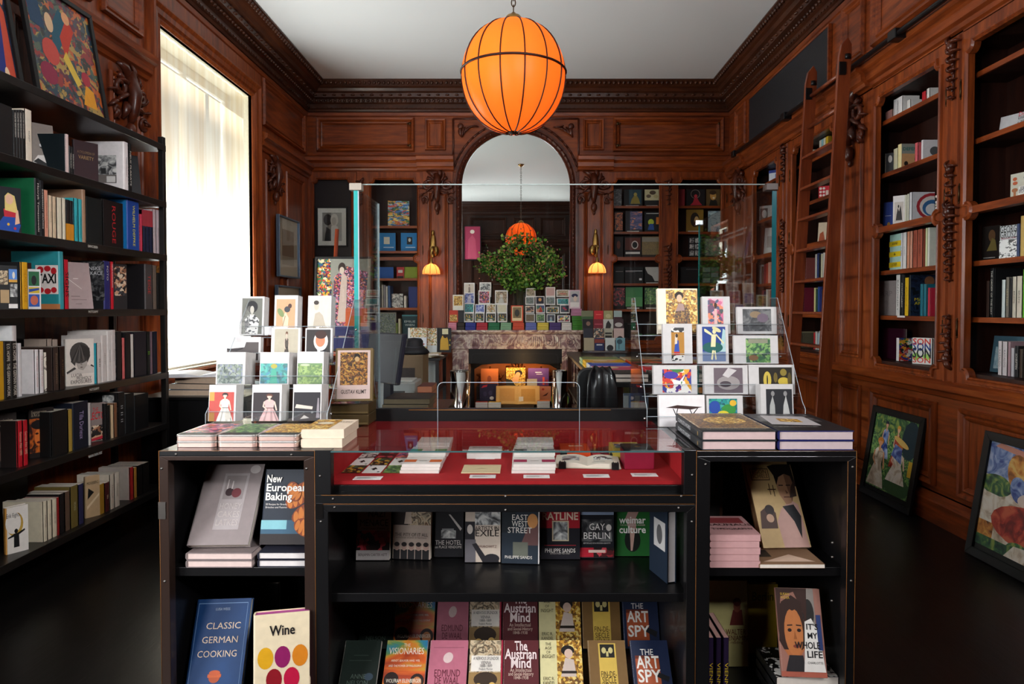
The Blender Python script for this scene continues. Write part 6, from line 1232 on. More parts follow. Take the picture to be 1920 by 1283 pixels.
WORKS = [
 ('dark green paperback with pale spray of flowers', '#14211a', None, [('e', .78, .3, .12, .07, '#3a4a58'), ('r', .3, .7, .4, .01, '#3a4a40'), ('r', .2, .6, .6, .01, '#3a4a40')], [('ANNE', .5, .3, .022, '#5a6a60', .4), ('NELSON', .5, .18, .022, '#5a6a60', .55)]),
 ('orange and blue paperback with dark portrait heads', '#2a5a88', '@sunset', [('e', .2, .24, .18, .15, '#2a1a16'), ('e', .82, .22, .17, .14, '#2a1a16'), ('r', .05, 0, .3, .14, '#241614'), ('e', .82, .2, .11, .1, '#c07848'), ('r', .68, 0, .3, .12, '#241614')], [('THE', .5, .9, .016, '#e8dcc0', .16), ('VISIONARIES', .5, .78, .032, '#f0e6d0', .86), ('WOLFRAM EILENBERGER', .5, .22, .018, '#f0e6d0', .84), ('ARENDT, BEAUVOIR, RAND, WEIL', .5, .6, .01, '#f0e6d0', .7), ('AND THE POWER OF PHILOSOPHY', .5, .5, .01, '#f0e6d0', .8)]),
 ('pink paperback with small white oval motif', '#b8687a', None, [('e', .5, .66, .13, .1, '#d8bcb8', .3), ('r', .1, .85, .8, .01, '#8a4a5a')], [('EDMUND', .5, .36, .034, '#6a2838', .66), ('DE WAAL', .5, .22, .034, '#6a2838', .62)]),
 ('paperback with carriage street scene and white title box', '#8a7458', '@sepia', [('r', 0, .0, 1, .38, '#9a7a4a'), ('e', .5, .25, .35, .14, '#3a2a1c'), ('e', .3, .12, .1, .06, '#d8b060'), ('e', .7, .14, .1, .06, '#d8b060'), ('r', .06, .4, .88, .3, '#e8e0d4'), ('r', .95, 0, .05, 1, '#a01c38')], [('A NERVOUS SPLENDOR', .5, .64, .016, '#2a2420', .76), ('VIENNA', .5, .56, .016, '#2a2420', .3), ('1888-1889', .5, .5, .014, '#2a2420', .36), ('Frederic Morton', .5, .44, .012, '#2a2420', .4)]),
 ('maroon paperback with heavy white slab lettering', '#5a2024', None, [('r', .3, .34, .4, .006, '#b89080')], [('The', .5, .88, .045, '#f0dcd8', .36, .02), ('Austrian', .5, .72, .048, '#f0dcd8', .9, .02), ('Mind', .5, .55, .048, '#f0dcd8', .56, .02), ('An Intellectual', .5, .42, .018, '#d8b8a8', .6), ('and Social History', .5, .35, .018, '#d8b8a8', .7), ('1848-1938', .5, .28, .016, '#d8b8a8', .4)]),
 ('yellow ornamental paperback with pale title strip', '#c8a848', '@gold', [('r', 0, 0, .4, 1, '#ddd29c'), ('e', .66, .8, .16, .1, '#1c1614'), ('e', .68, .74, .1, .09, '#d8b8a4'), ('p', [(.48, .3), (.85, .3), (.8, .62), (.6, .66)], '#d0bcae'), ('r', .5, .36, .36, .05, '#2a2018')], [('THE', .2, .92, .014, '#3a3018', .14), ('AGE', .2, .84, .014, '#3a3018', .16), ('OF', .2, .76, .014, '#3a3018', .1), ('INSIGHT', .2, .68, .018, '#3a3018', .3), ('ERIC R.', .2, .26, .016, '#3a3018', .26), ('KANDEL', .2, .18, .016, '#3a3018', .28)]),
 ('brown paperback with upright yellow title panel', '#7a5a30', None, [('r', .28, 0, .46, .94, '#d8b450'), ('r', .32, .66, .38, .26, '#1c1812'), ('e', .42, .8, .06, .06, '#d0c080'), ('e', .6, .8, .06, .06, '#d0c080'), ('r', .48, .68, .06, .1, '#d0c080')], [('FIN-DE-', .51, .34, .028, '#4a3414', .4), ('SIECLE', .51, .23, .028, '#4a3414', .36), ('VIENNA', .51, .12, .03, '#4a3414', .4)]),
 ('dark blue and orange paperback with white block lettering', '#1a2440', None, [('r', .1, .04, .62, .66, '#a8502c'), ('r', .1, .64, .62, .06, '#6a2a14'), ('p', [(.6, .4), (.95, .3), (.9, .2), (.62, .3)], '#151518')], [('THE', .42, .76, .03, '#ece6dc', .34), ('ART', .42, .56, .058, '#ece6dc', .6, .02), ('SPY', .42, .3, .058, '#ece6dc', .6, .02), ('MICHELLE YOUNG', .45, .1, .014, '#c89040', .6)])]
PXR = [(668, 734), (735, 811), (815, 876), (878, 939), (941, 1009), (1011, 1091), (1094, 1167), (1172, 1240)]
PXF = [(628, 700), (712, 792), (797, 872), (876, 941), (942, 1011), (1014, 1096), (1108, 1182), (1192, 1266)]
for (d, c, art, sh, tx), a, b in zip(WORKS, PXR, PXF):
    FACE(d+', upright copy in the rear row', a[0], a[1], 1117, zl, (0, 2.62), 0, t=.02, col=c, lean=24, group=G2, hard=False, art=art, shapes=sh, texts=tx)
    FACE(d+', tilted copy in the front row', b[0], b[1], 1209, zl, (0, 2.30), 0, t=.02, col=c, lean=44, group=G2, hard=False, art=art, shapes=sh, texts=tx)
G3 = 'paperbacks in the counter cabinet beside the posters'
for k in range(5):
    LAY(f'pink paperback with black lettering in flat pile, {("lowest", "second from below", "middle", "fourth from below", "topmost")[k]}', cx_(1334, 2.215), cx_(1430-2*(k % 2), 2.215), 2.215, .2, .5525+.0225*k, .022, '#b88a88', hard=False, group=G3, pages='#c89a98', shapes=[('r', .1, .6, .8, .3, '#8a3a3c')] if k == 4 else (), texts=[('BAUHAUS', .55, .5, .03, '#2a1818', .9), ('TYPOGRAPHY', .55, .28, .026, '#2a1818', .84)] if k == 4 else ())
LAY('comic-style portrait paperback lying flat under the leaning copy', cx_(1428, 2.21), cx_(1552, 2.21), 2.21, .22, .5525, .014, '#8a6a50', hard=False, group=G3, shapes=[('p', [(.1, .1), (.9, .1), (.6, .4)], '#d8b8a0'), ('r', 0, .3, .3, .3, '#2a2422')])
EG = [('r', 0, 0, 1, 1, '#c4a470'), ('p', [(.45, .0), (.98, .0), (.95, .5), (.8, .56), (.55, .44), (.42, .3)], '#c0968a'), ('p', [(.6, .48), (.85, .5), (.95, .36), (.86, .1), (.78, .3)], '#1f1c20'), ('p', [(.56, .86), (.6, .62), (.7, .5), (.82, .52), (.93, .66), (.96, .84), (.8, .92)], '#a87c5c'), ('p', [(.78, .9), (.8, .7), (.84, .53), (.93, .66), (.96, .84)], '#7a5640'), ('p', [(.46, .98), (.6, 1), (.98, 1), (1, .72), (.95, .72), (.92, .85), (.8, .88), (.66, .84), (.58, .74), (.56, .86)], '#1c1614'), ('p', [(.74, .68), (.8, .64), (.75, .63)], '#6a4634'), ('r', .68, .585, .12, .012, '#5a3428'), ('r', .62, .73, .1, .012, '#1c1614'), ('r', .78, .73, .1, .012, '#1c1614'), ('p', [(.8, .58), (.96, .6), (.98, .8), (.88, .72)], '#3a2a22'), ('p', [(.05, .22), (.4, .22), (.42, .4), (.3, .5), (.1, .42)], '#4a3026'), ('e', .3, .44, .1, .06, '#2a1a16'), ('e', .28, .34, .08, .05, '#c09a80'), ('r', .4, .62, .015, .14, '#4a3422'), ('r', .48, .6, .015, .14, '#4a3422'), ('r', .36, .68, .18, .012, '#4a3422'), ('r', .06, .8, .4, .15, '#4a3420'), ('r', .075, .81, .37, .13, '#c8a06a')]
FACE('comic-style portrait paperback with drawn man, leaning at front', 1434, 1524, 876, .5675, (0, 2.29), 3, t=.014, col='#a8845a', lean=34, group=G3, hard=False, shapes=EG, texts=[('EGON', .26, .905, .022, '#3a2818', .3), ('SCHIELE', .26, .85, .022, '#3a2818', .34), ('Xavier Coste', .24, .96, .01, '#5a4428', .24)])
FACE('comic-style portrait paperback, half-hidden copy behind the leaning one', 1426, 1516, 870, .5675, (0, 2.33), 3, t=.014, col='#a8845a', lean=34, group=G3, hard=False)
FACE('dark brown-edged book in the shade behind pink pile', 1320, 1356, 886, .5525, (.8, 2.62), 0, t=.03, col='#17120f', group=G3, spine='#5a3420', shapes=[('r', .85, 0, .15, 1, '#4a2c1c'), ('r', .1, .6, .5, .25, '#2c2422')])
FACE('olive paper-covered book with red printed man', 1330, 1406, 1090, zl, (0, 2.50), 0, t=.02, col='#b0a46c', lean=4, group=G3, hard=False, shapes=[('p', [(.55, .48), (.9, .48), (.86, .66), (.64, .66)], '#6a2a24'), ('e', .74, .7, .09, .07, '#8a4a38'), ('e', .74, .75, .1, .05, '#5a1c18')], texts=[('WALTER', .7, .4, .03, '#5a1c18', .5), ('BENJAMIN', .72, .33, .026, '#5a1c18', .54), ('reading', .72, .28, .014, '#5a1c18', .3)])
FACE('yellow book mostly hidden in the shade', 1404, 1460, 1096, zl, (0, 2.6), 0, t=.02, col='#b89a2c', group=G3, texts=[('Berlin', .5, .82, .05, '#2a2410', .7)])
for k in range(3):
    x = cx_(1337.5+14.5*k, 2.25); o = volume('book', f'purple-spined paperback with yellow lettering, {ORD[k]} of three standing under the pink pile', 'book', .19, .237, .019, '#2a2028', '#241634', pages='#c89a90', hard=False, loc=(x, 2.25+.095, zl), rot=(0, 0, R(90)), group=G3)
    spine_text(o, .19, .237, .019, 'VIENNA', '#d8b820', .016, .42, .5)
for k in range(3): LAY(f'black and white patterned paperback, {("lowest", "middle", "top")[k]} of the flat pile under brown portrait book', cx_(1462, 2.24), cx_(1580, 2.24), 2.24, .2, zl+.036*k, .035, '#1b1a1c', hard=False, group=G3, art='@zebra' if k == 2 else None)
FACE('brown portrait paperback with hand-lettered title on white dress shape', 1470, 1556, 1107, .1695, (0, 2.29), -4, t=.018, col='#9a6a5c', lean=18, group=G3, hard=False, shapes=[('r', 0, .0, 1, .06, '#a85a48'), ('r', .55, .56, .3, .44, '#8a8078'), ('e', .7, .72, .13, .16, '#2a2624'), ('e', .32, .5, .3, .3, '#b0683c'), ('p', [(0, .45), (.1, .9), (.4, .96), (.6, .7), (.62, .45), (.7, 1), (0, 1)], '#3c2620'), ('p', [(0, .4), (.08, .82), (.3, .9), (.52, .84), (.6, .6), (.6, .4), (.5, .3), (.1, .3)], '#35221c'), ('e', .34, .5, .21, .27, '#b8703f'), ('p', [(.1, .6), (.2, .78), (.34, .74), (.5, .78), (.58, .6), (.56, .84), (.34, .92), (.1, .84)], '#35221c'), ('p', [(.2, .58), (.32, .585), (.32, .57), (.2, .565)], '#35221c'), ('p', [(.4, .585), (.52, .58), (.52, .565), (.4, .57)], '#35221c'), ('p', [(.36, .52), (.4, .42), (.33, .42)], '#9a5a30'), ('r', .26, .16, .18, .12, '#b8703f'), ('e', .25, .52, .045, .02, '#2a1c18'), ('e', .46, .52, .045, .02, '#2a1c18'), ('e', .38, .34, .08, .02, '#7a3a2c'), ('p', [(.1, .06), (.55, .06), (.5, .24), (.2, .24)], '#2a2628'), ('p', [(.5, .06), (.98, .06), (.9, .5), (.75, .66), (.6, .62), (.55, .3)], '#e0dad2'), ('r', .86, .3, .1, .4, '#2c3a68')],
     texts=[('SUSAN', .2, .93, .012, '#d8b040', .2), ('WIDER', .2, .89, .012, '#d8b040', .2), ("IT'S", .75, .56, .026, '#1c1a1c', .26, .02), ('MY', .74, .46, .026, '#1c1a1c', .22, .02), ('WHOLE', .62, .35, .03, '#1c1a1c', .56, .02), ('LIFE', .76, .25, .03, '#1c1a1c', .34, .02), ('CHARLOTTE', .76, .16, .01, '#1c1a1c', .34)])
# ================================================================== ON TOP OF THE COUNTER
def rbox(w, d, h, r, n=5):
    return [(sx*(w/2-r)+r*math.cos(R(a0+90*i/n)), sy*(d/2-r)+r*math.sin(R(a0+90*i/n))) for sx, sy, a0 in ((1, 1, 0), (-1, 1, 90), (-1, -1, 180), (1, -1, 270)) for i in range(n+1)]
TINM = mk('rosy_tin', '#d8b4a8', Metallic=.6, Roughness=.35)
for i, (a, b, art, nm) in enumerate(((326, 401, '@pinkfl', 'pink flowered'), (404, 478, '@green', 'green meadow'), (480, 556, '@gold', 'golden ornament'))):
    for k in range(2):
        w = (b-a)*2.235/F; pts = rbox(w, .225, .02, .014); x = (cx_(a, 2.235)+cx_(b, 2.235))/2
        mb = MB(); n = len(pts); mb.prism([(p[0], p[1], 0) for p in pts], (0, 0, .0135)); t = mb.build('postcard_tin', TINM, None, (x, 2.235+.1125, CT+.0006+.0215*k), bevel=.001)
        tag(t, f'flat metal postcard tin with {nm} lid, {("lower", "upper")[k]} of its pair', 'tin', 'tins of postcards along the counter edge')
        q = rbox(w+.003, .228, .02, .0155); mb = MB(); mb.prism([(p[0], p[1], .0137) for p in q], (0, 0, .0068)); mb.build('lid', mk('lid_tin', '#cdc6bf', Metallic=.7, Roughness=.25) if i == 0 and k == 0 else MATS.setdefault('lidm', mk('lid_tin', '#cdc6bf', Metallic=.7, Roughness=.25)), t, bevel=.0012)
        q = rbox(w-.012, .21, .02, .01); mb = MB(); mb.add([(p[0], p[1]+.002, .0208) for p in q], [list(range(len(q)))]); mb.build('lid_picture', art, t)
        mb = MB(); mb.box((-w/2+.004, -.109, .0209), (w/2-.004, -.07, .0211)); mb.build('lid_band', '#2e3230', t)
for k in range(2): LAY(f'thick cream paperback with yellow ornament cover, {("lower", "upper")[k]} of the pair beside the tins', cx_(562, 2.23), cx_(640+3*k, 2.23), 2.23+.004*k, .2, CT+.031*k, .0305, '#e0ceb6', hard=False, pages='#d8c4ac', shapes=[('r', 0, 0, .62, 1, '@floral'), ('r', 0, 0, .62, .96, '@gold'), ('e', .34, .6, .2, .1, '#d8d0b8')] if k else (), texts=[('KLIMT', .8, .7, .03, '#4a4034', .3)] if k else (), group='paperbacks with yellow ornament')
for k in range(2):
    mb = MB(); x0, x1 = cx_(619, 2.66), cx_(690, 2.66); z = CT+.0006+.044*k; mb.box((x0, 2.66, z), (x1, 2.80, z+.043)); o = mb.build('art_book_box', C('#4a3a20', .35, .3), bevel=.003); tag(o, f'olive gold boxed art book lying flat, {("lower", "upper")[k]} box under the upright art book', 'box', 'gold boxes by the postcard rack')
    mb = MB(); mb.box((x0+.004, 2.6596, z+.008), (x1-.004, 2.66, z+.0095)); mb.build('lid_seam', '#8a7448', o)
o = FACE('gold-framed art book with dark golden portrait, propped on two boxes', 626, 698, 657, CT+.096, (0, 2.70), 7, t=.045, col='#5a4826', lean=10, spine='#4a3a1c', pages='#5a4a2a', shapes=[('r', .07, .04, .86, .92, '#b09a92'), ('r', .14, .3, .72, .62, '@goldbrown'), ('e', .58, .84, .08, .06, '#1c1612'), ('e', .58, .79, .06, .05, '#a8885c')], texts=[('GUSTAV KLIMT', .5, .17, .022, '#241c18', .66, .01)])
es = empty('book_easel', (cx_(662, 2.74), 2.74, CT+.0886), 'small clear acrylic easel holding the gold-framed art book', 'easel')
mb = MB(); mb.prism([(-.05, -.09, .0), (.05, -.09, 0), (.05, .08, 0), (-.05, .08, 0)], (0, 0, .004)); mb.build('easel_base', PLEXI, es)
for x in (-.045, .075): mb = MB(); mb.tube([(x, -.07, .004), (x, .0, .19), (x, .08, .004)], .0022, 0, 5); mb.build('easel_wire', EDGEW, es)

G4 = 'large art books lying on the counter'
sil = C('#c8ccd0', .25, .6)
for k in range(2):
    o = LAY(f'large art book with golden picture cover and silver spine lettering, {("lower", "upper")[k]} of the pair', cx_(1316, 2.19), cx_(1458, 2.19), 2.19, .37, CT+.0325*k, .032, '#2a2c2e', group=G4, pages='#d0b4b0', shapes=[('r', .02, .12, .96, .86, '@sepia'), ('r', .05, .14, .9, .8, '@goldbrown'), ('e', .55, .55, .3, .2, '@gold'), ('r', .02, .02, .96, .1, '#1c1c1c')] if k else (), texts=[('THE COMPLETE PAINTINGS AND DRAWINGS', .5, .07, .014, '#b0aca4', .8)] if k else ())
    for zz in (.30, .62, .8): pass
    spine_text(o, .25, .37, .032, 'COMPLETE WORKS', '#d8dadc', .02, .62, .5); spine_text(o, .25, .37, .032, 'II', '#c8a050', .02, .1, None)
for k in range(2): LAY(f'large dark photo book with blue boards, {("lower", "upper")[k]} of the pair by the ladder', cx_(1461, 2.19), cx_(1604, 2.19), 2.19, .35, CT+.0325*k, .032, '#1f2358' , group=G4, pages='#c8b4b4', shapes=[('r', .0, .0, 1, 1, '#1a191b'), ('r', .0, .5, .9, .5, '@bwdark'), ('p', [(.1, .35), (.75, .28), (.8, .8), (.2, .9)], '#b8b4b4'), ('p', [(.3, .5), (.6, .46), (.62, .66), (.33, .7)], '@gold')] if k else (), texts=[('HIS LIFE AND HIS WORK IN PICTURES', .35, .2, .013, '#c8c4bc', .6)] if k else ())
# ---- postcards in the racks
GL, GR = 'postcard piles in the rack by the window', 'postcard piles in the rack by the ladder'
W1 = (.08, .06, .84, .88)
card('postcards with dark curly-haired woman in patterned robe', 448, 494, 559, 633, TL[3], .055, (.1, .03, .82, .92), '@bw', [('r', 0, 0, 1, 1, '#6c6c62'), ('p', [(.2, 0), (.8, 0), (.86, .4), (.62, .55), (.38, .55), (.14, .4)], '@zebra'), ('e', .5, .76, .28, .17, '#1e1c1c'), ('e', .5, .68, .1, .11, '#c8c2b4'), ('r', .46, .52, .08, .08, '#c0baac')], GL)
card('postcards with embracing line-drawn pair on peach ground', 513, 557, 557, 628, TL[3], .06, (.09, .05, .8, .85), '#c99c74', [('p', [(.4, 0), (.62, .05), (.66, .45), (.5, .62), (.34, .5)], '#e0c4a4'), ('e', .58, .7, .16, .09, '#3a3c40'), ('e', .72, .8, .1, .07, '#4a3028'), ('e', .24, .6, .2, .1, '#7a8a58', -.5), ('p', [(.3, .1), (.33, .1), (.5, .5), (.47, .52)], '#8a6a50')], GL)
card('postcards with pencil-drawn seated nude, tall stack', 576, 620, 558, 626, TL[3], .065, (.04, .03, .92, .93), '#cfc7ba', [('p', [(.2, .02), (.7, .02), (.85, .1), (.66, .5), (.5, .6), (.3, .55), (.24, .3)], '#b3a794'), ('e', .36, .76, .11, .12, '#c8b8a4'), ('e', .35, .85, .12, .06, '#3a322c')], GL)
card('landscape postcards with white horizon over dark water', 421, 488, 634, 687, TL[2], .03, (.06, .1, .88, .7), '#4a4240', [('p', [(0, .62), (0, 1), (.6, 1), (.55, .72)], '#e4e0dc'), ('p', [(.0, .66), (.3, .6), (.5, .7), (.5, .62), (.3, .52), (0, .56)], '#221c1c')], GL)
card('postcards with standing woman in black corset dress', 507, 562, 616, 674, TL[2], .02, (.12, .03, .8, .93), '#aea590', fig(.52, 0, .92, '#4a4038', '#c8b09c', '#6a4a34', .34), GL)
card('postcards with dark painting of figure with raised arms', 571, 622, 617, 665, TL[2], .02, (.05, .04, .88, .92), '#2c2624', [('p', [(.3, 0), (.9, 0), (.82, .4), (.5, .46)], '#1a1a1e'), ('e', .6, .64, .3, .3, '#e4d6cc'), ('e', .58, .66, .2, .2, '#c87a58'), ('e', .6, .84, .24, .13, '#3a2018'), ('p', [(.45, .4), (.6, .4), (.54, .06)], '#e0dcd4'), ('e', .5, .2, .05, .04, '#b03030')], GL)
card('postcards with grey-green speckled garden picture', 404, 459, 666, 723, TL[1], .1, (.05, .03, .86, .6), '@greygreen', [], GL)
card('postcards with teal picture and pale sunflower shape', 486, 541, 666, 723, TL[1], .1, (.03, .03, .92, .62), '@teal', [('p', [(.35, 0), (.65, 0), (.58, .7), (.5, .85), (.42, .7)], '#4aa088'), ('e', .5, .86, .12, .12, '#a8a048')], GL)
card('postcards with flat green orchard picture', 556, 606, 664, 723, TL[1], .08, (.03, .03, .92, .62), '@field', [('r', 0, .9, 1, .1, '#6a8a5a'), ('e', .3, .92, .2, .05, '#b8c0a0')], GL)
card('postcards with woman in white gown on red ground', 390, 441, 726, 795, TL[0], .07, (.03, .0, .9, .8), '#b8463c', [('r', 0, .7, .2, .3, '#c89040'), ('r', 0, 0, .22, .3, '#b07a38')]+fig(.64, 0, .97, '#e4ddd0', '#e0c4b0', '#2a1a18', .7)+[('e', .78, .2, .12, .16, '#cfc8b8')], GL)
card('postcards with woman in pink gown on dark ground', 471, 527, 726, 795, TL[0], .08, (.05, .0, .88, .78), '#2a2022', fig(.62, 0, .95, '#d8a8a4', '#d8b8a8', '#5a3424', .8), GL)
card('postcards with pale figure in unlit interior', 548, 602, 726, 795, TL[0], .09, (.04, .0, .92, .78), '#221f24', [('p', [(.05, .45), (.7, .4), (.72, .5), (.1, .58)], '#c8bcb0'), ('p', [(.25, .06), (.6, .1), (.4, .2)], '#b8b0a8'), ('e', .7, .3, .05, .04, '#888'), ('p', [(.85, .1), (.98, .1), (.95, .8), (.9, .8)], '#8a8288')], GL)
card('cream-bordered postcards with ornate golden portrait, largest', 1234, 1309, 543, 611, TR[3], .03, (.21, .02, .78, .95), '@gold', [('p', [(.2, 0), (.8, 0), (.75, .5), (.62, .66), (.4, .66), (.3, .5)], '@goldbrown'), ('e', .42, .86, .14, .1, '#2a1c14'), ('e', .43, .8, .09, .09, '#d8b898'), ('p', [(.3, .5), (.6, .52), (.55, .68), (.4, .68)], '#a88a80')], GR, wht='#efe2c8')
card('postcards with rosy flowered portrait, narrow white borders', 1318, 1370, 558, 614, TR[3], .03, (.2, .04, .55, .9), '@pinkfl', [('p', [(.38, .1), (.62, .1), (.58, .7), (.42, .7)], '#d8b0a8'), ('r', 0, 0, 1, .16, '#b8502c'), ('e', .5, .8, .1, .08, '#3a2418')], GR)
card('landscape postcards with dark swirling storm of lines', 1383, 1457, 577, 626, TR[3], .02, (.14, .1, .72, .82), '#3a3236', [('r', 0, 0, 1, 1, '@bwdark'), ('e', .45, .75, .2, .15, '#8a7458'), ('e', .7, .6, .2, .2, '#6a5a68')], GR)
card('postcards with mosaic of woman in blue between black bands', 1244, 1299, 609, 681, TR[2], .03, (.28, .06, .44, .84), '#b07c30', [('r', 0, .86, 1, .14, '@zebra'), ('r', 0, 0, 1, .18, '@zebra'), ('p', [(.2, .26), (.62, .26), (.56, .62), (.32, .62)], '#2a4aa0'), ('r', .2, .18, .45, .1, '#b83028'), ('p', [(.25, .5), (.45, .52), (.5, .82), (.3, .8)], '#d8c8b4'), ('e', .42, .76, .1, .06, '#3a2a1c')], GR)
card('postcards with dancing woman in green skirt on blue', 1309, 1367, 610, 680, TR[2], .02, (.15, .06, .75, .88), '#1f3c86', [('p', [(.55, 0), (1, 0), (1, .9), (.9, .95), (.8, .5)], '#a8c8c8'), ('r', 0, 0, 1, .28, '#6a7a9c'), ('e', .44, .4, .44, .16, '#1a5a54'), ('p', [(.36, .42), (.56, .42), (.6, .78), (.4, .78)], '#e0d8a8'), ('p', [(.36, .06), (.43, .04), (.5, .32), (.42, .32)], '#e0d8a8'), ('p', [(.55, .04), (.6, .06), (.56, .32), (.5, .3)], '#e0d8a8'), ('e', .52, .86, .08, .07, '#e0d8a8'), ('e', .62, .92, .2, .06, '#d8d098', -.3), ('p', [(.4, .74), (.1, .86), (.08, .94), (.14, .94), (.42, .8)], '#e0d8a8'), ('p', [(.58, .76), (.9, .5), (.94, .54), (.6, .8)], '#e0d8a8')], GR)
card('landscape postcards with leafy green garden picture', 1377, 1460, 631, 682, TR[2], .02, (.27, .04, .55, .86), '@green', [('r', .1, .8, .8, .18, '#8a8a74'), ('e', .3, .2, .2, .12, '#7a5a3c')], GR)
card('postcards with violet and red animal-like swirls', 1226, 1308, 687, 741, TR[1], .03, (.2, .06, .66, .8), '@swirl', [('p', [(.3, .6), (.6, .5), (.8, .8), (.7, .5), (.5, .4)], '#e8e4dc'), ('e', .3, .75, .25, .16, '#4a3a9a')], GR)
card('postcards with grey drawn sleeping figures', 1321, 1403, 687, 741, TR[1], .03, (.22, .05, .66, .86), '@bw', [('r', 0, 0, 1, 1, '#6a5c62'), ('e', .5, .4, .4, .28, '#98908e'), ('e', .4, .35, .2, .12, '#4a4046'), ('p', [(.3, .7), (.5, .6), (.8, .9), (.5, 1)], '#c8c2c0')], GR)
card('postcards with golden masks on black ground', 1405, 1491, 686, 741, TR[1], .03, (.22, .05, .72, .86), '#221c12', [('e', .25, .5, .12, .34, '#c8b048'), ('e', .25, .5, .02, .2, '#221c12'), ('e', .5, .6, .06, .2, '#6a5a24'), ('e', .74, .45, .17, .16, '#c0a83c'), ('e', .74, .8, .1, .14, '#8a7830'), ('e', .92, .5, .06, .3, '#5a4c22')], GR)
card('white postcards with brown low table drawing', 1236, 1322, 743, 806, TR[0], .03, (.0, .0, 1, 1), '#eae4e2', [('p', [(.15, .6), (.4, .68), (.95, .62), (.7, .54)], '#3a2420'), ('p', [(.3, .57), (.36, .36), (.38, .36), (.42, .57), (.4, .57), (.37, .4), (.32, .57)], '#222'), ('p', [(.66, .56), (.72, .36), (.74, .36), (.86, .6), (.84, .6), (.73, .4), (.68, .56)], '#222')], GR)
card('postcards with blue and green jungle picture', 1326, 1394, 744, 806, TR[0], .03, (.06, .2, .78, .7), '#d8c020', [('r', 0, 0, 1, 1, '@teal'), ('e', .2, .6, .2, .3, '#2a4a9a'), ('e', .7, .5, .25, .25, '#3a8a3c'), ('e', .5, .3, .2, .15, '#d8c83a'), ('e', .85, .8, .12, .14, '#e0b030')], GR)
card('white-bordered postcards with two pale figures on black', 1428, 1489, 724, 806, TR[0], .06, (.16, .1, .8, .78), '#242428', [('p', [(.1, 0), (.35, 0), (.33, .5), (.25, .8), (.14, .5)], '#a8a8a4'), ('e', .26, .86, .07, .08, '#8a8886'), ('p', [(.62, 0), (.95, 0), (.84, .5), (.76, .8), (.66, .5)], '#b8b8b4'), ('e', .74, .86, .07, .08, '#8a8886'), ('r', 0, 0, 1, .06, '#c8c8c4')], GR, dy=.005)
# ================================================================== IN THE SHOWCASE
ZF = .8425
def flat(name, label, cat, x0, x1, y0, y1, z, t, col, shapes=(), art=None, group=None, bev=.0006):
    mb = MB(); w, d = x1-x0, y1-y0; mb.box((-w/2, -d/2, 0), (w/2, d/2, t)); o = mb.build(name, col, None, ((x0+x1)/2, (y0+y1)/2, z), bevel=bev); tag(o, label, cat, group)
    if art or shapes: 
        p = picture(o, -w/2+.001, -d/2+.001, w-.002, d-.002, art, shapes, y=0, name='picture'); p.location = (0, 0, t); p.rotation_euler = (R(-90), 0, 0)
    return o
sp = [('p', [(.3, .45), (.5, .7), (.7, .45), (.55, .42), (.58, .32), (.42, .32), (.45, .42)], '#171717'), ('e', .14, .9, .07, .05, '#171717'), ('e', .86, .1, .07, .05, '#171717')]
kinds = [('gold-on-black patterned playing card', '#2a2018', '@blackgold', ()), ('playing card with large black spade', '#ece6e2', None, sp), ('olive patterned playing card', '#5a5a2a', '@green', ()),
         ('playing card with black club-like mark', '#ece6e2', None, sp), ('yellow-green tile-patterned playing card', '#1c241c', '@blackgold', ()), ('playing card with black diamond mark', '#ece6e2', None, [('p', [(.5, .3), (.68, .5), (.5, .7), (.32, .5)], '#2a2a1c')]+sp[1:]),
         ('black-and-white looped playing card', '#201820', '@zebra', ()), ('dark red curled playing card', '#3a1418', '@redcrowd', ()), ('pale red-inked playing card', '#d8b4a8', '@pinkfl', ())]
for i, (d, c, a, s) in enumerate(kinds):
    r_, q = divmod(i, 3); x = -.612+.072*q; y = 2.335+.118*r_
    flat('playing_card', d+', '+('front', 'middle', 'back')[r_]+' row of the showcase spread', 'playing card', x-.033, x+.033, y, y+.112, ZF, .0015, c, s, a, 'playing cards in the showcase')
for i, (px, py, w) in enumerate(((690, 897, .095), (910, 859, .075), (905, 894, .09), (1006, 894, .09), (1118, 893, .09), (1208, 891, .09))):
    p = atz(px, py, ZF); n = ('under the playing cards', 'between white booklet and yellowed drawing', 'before the yellowed drawing', 'before pink-banded notebooks', 'before the open book', 'before the crimson box')[i]
    o = flat('price_label', f'small white paper label {n} in showcase', 'label', p.x-w/2, p.x+w/2, p.y-.022, p.y+.022, ZF, .0012, '#e6dedc', [('r', .1, .6, .7, .08, '#8a807e'), ('r', .1, .4, .5, .08, '#8a807e'), ('r', .1, .2, .6, .06, '#a89e9c')], None, 'paper labels in the showcase')
def nb(label, x0, x1, y0, d, z, t, band): 
    o = flat('notebook', label, 'notebook', x0, x1, y0, y0+d, z, t, '#e4d8d2', [('r', 0, .28, .32, .34, band), ('r', .68, .28, .32, .34, band), ('r', .4, .44, .2, .04, '#8a807c')] if band else [('r', .4, .7, .2, .04, '#a8988e')], None, 'banded notebooks in the showcase'); return o
LV = ('lowest', 'second', 'third', 'fourth', 'fifth')
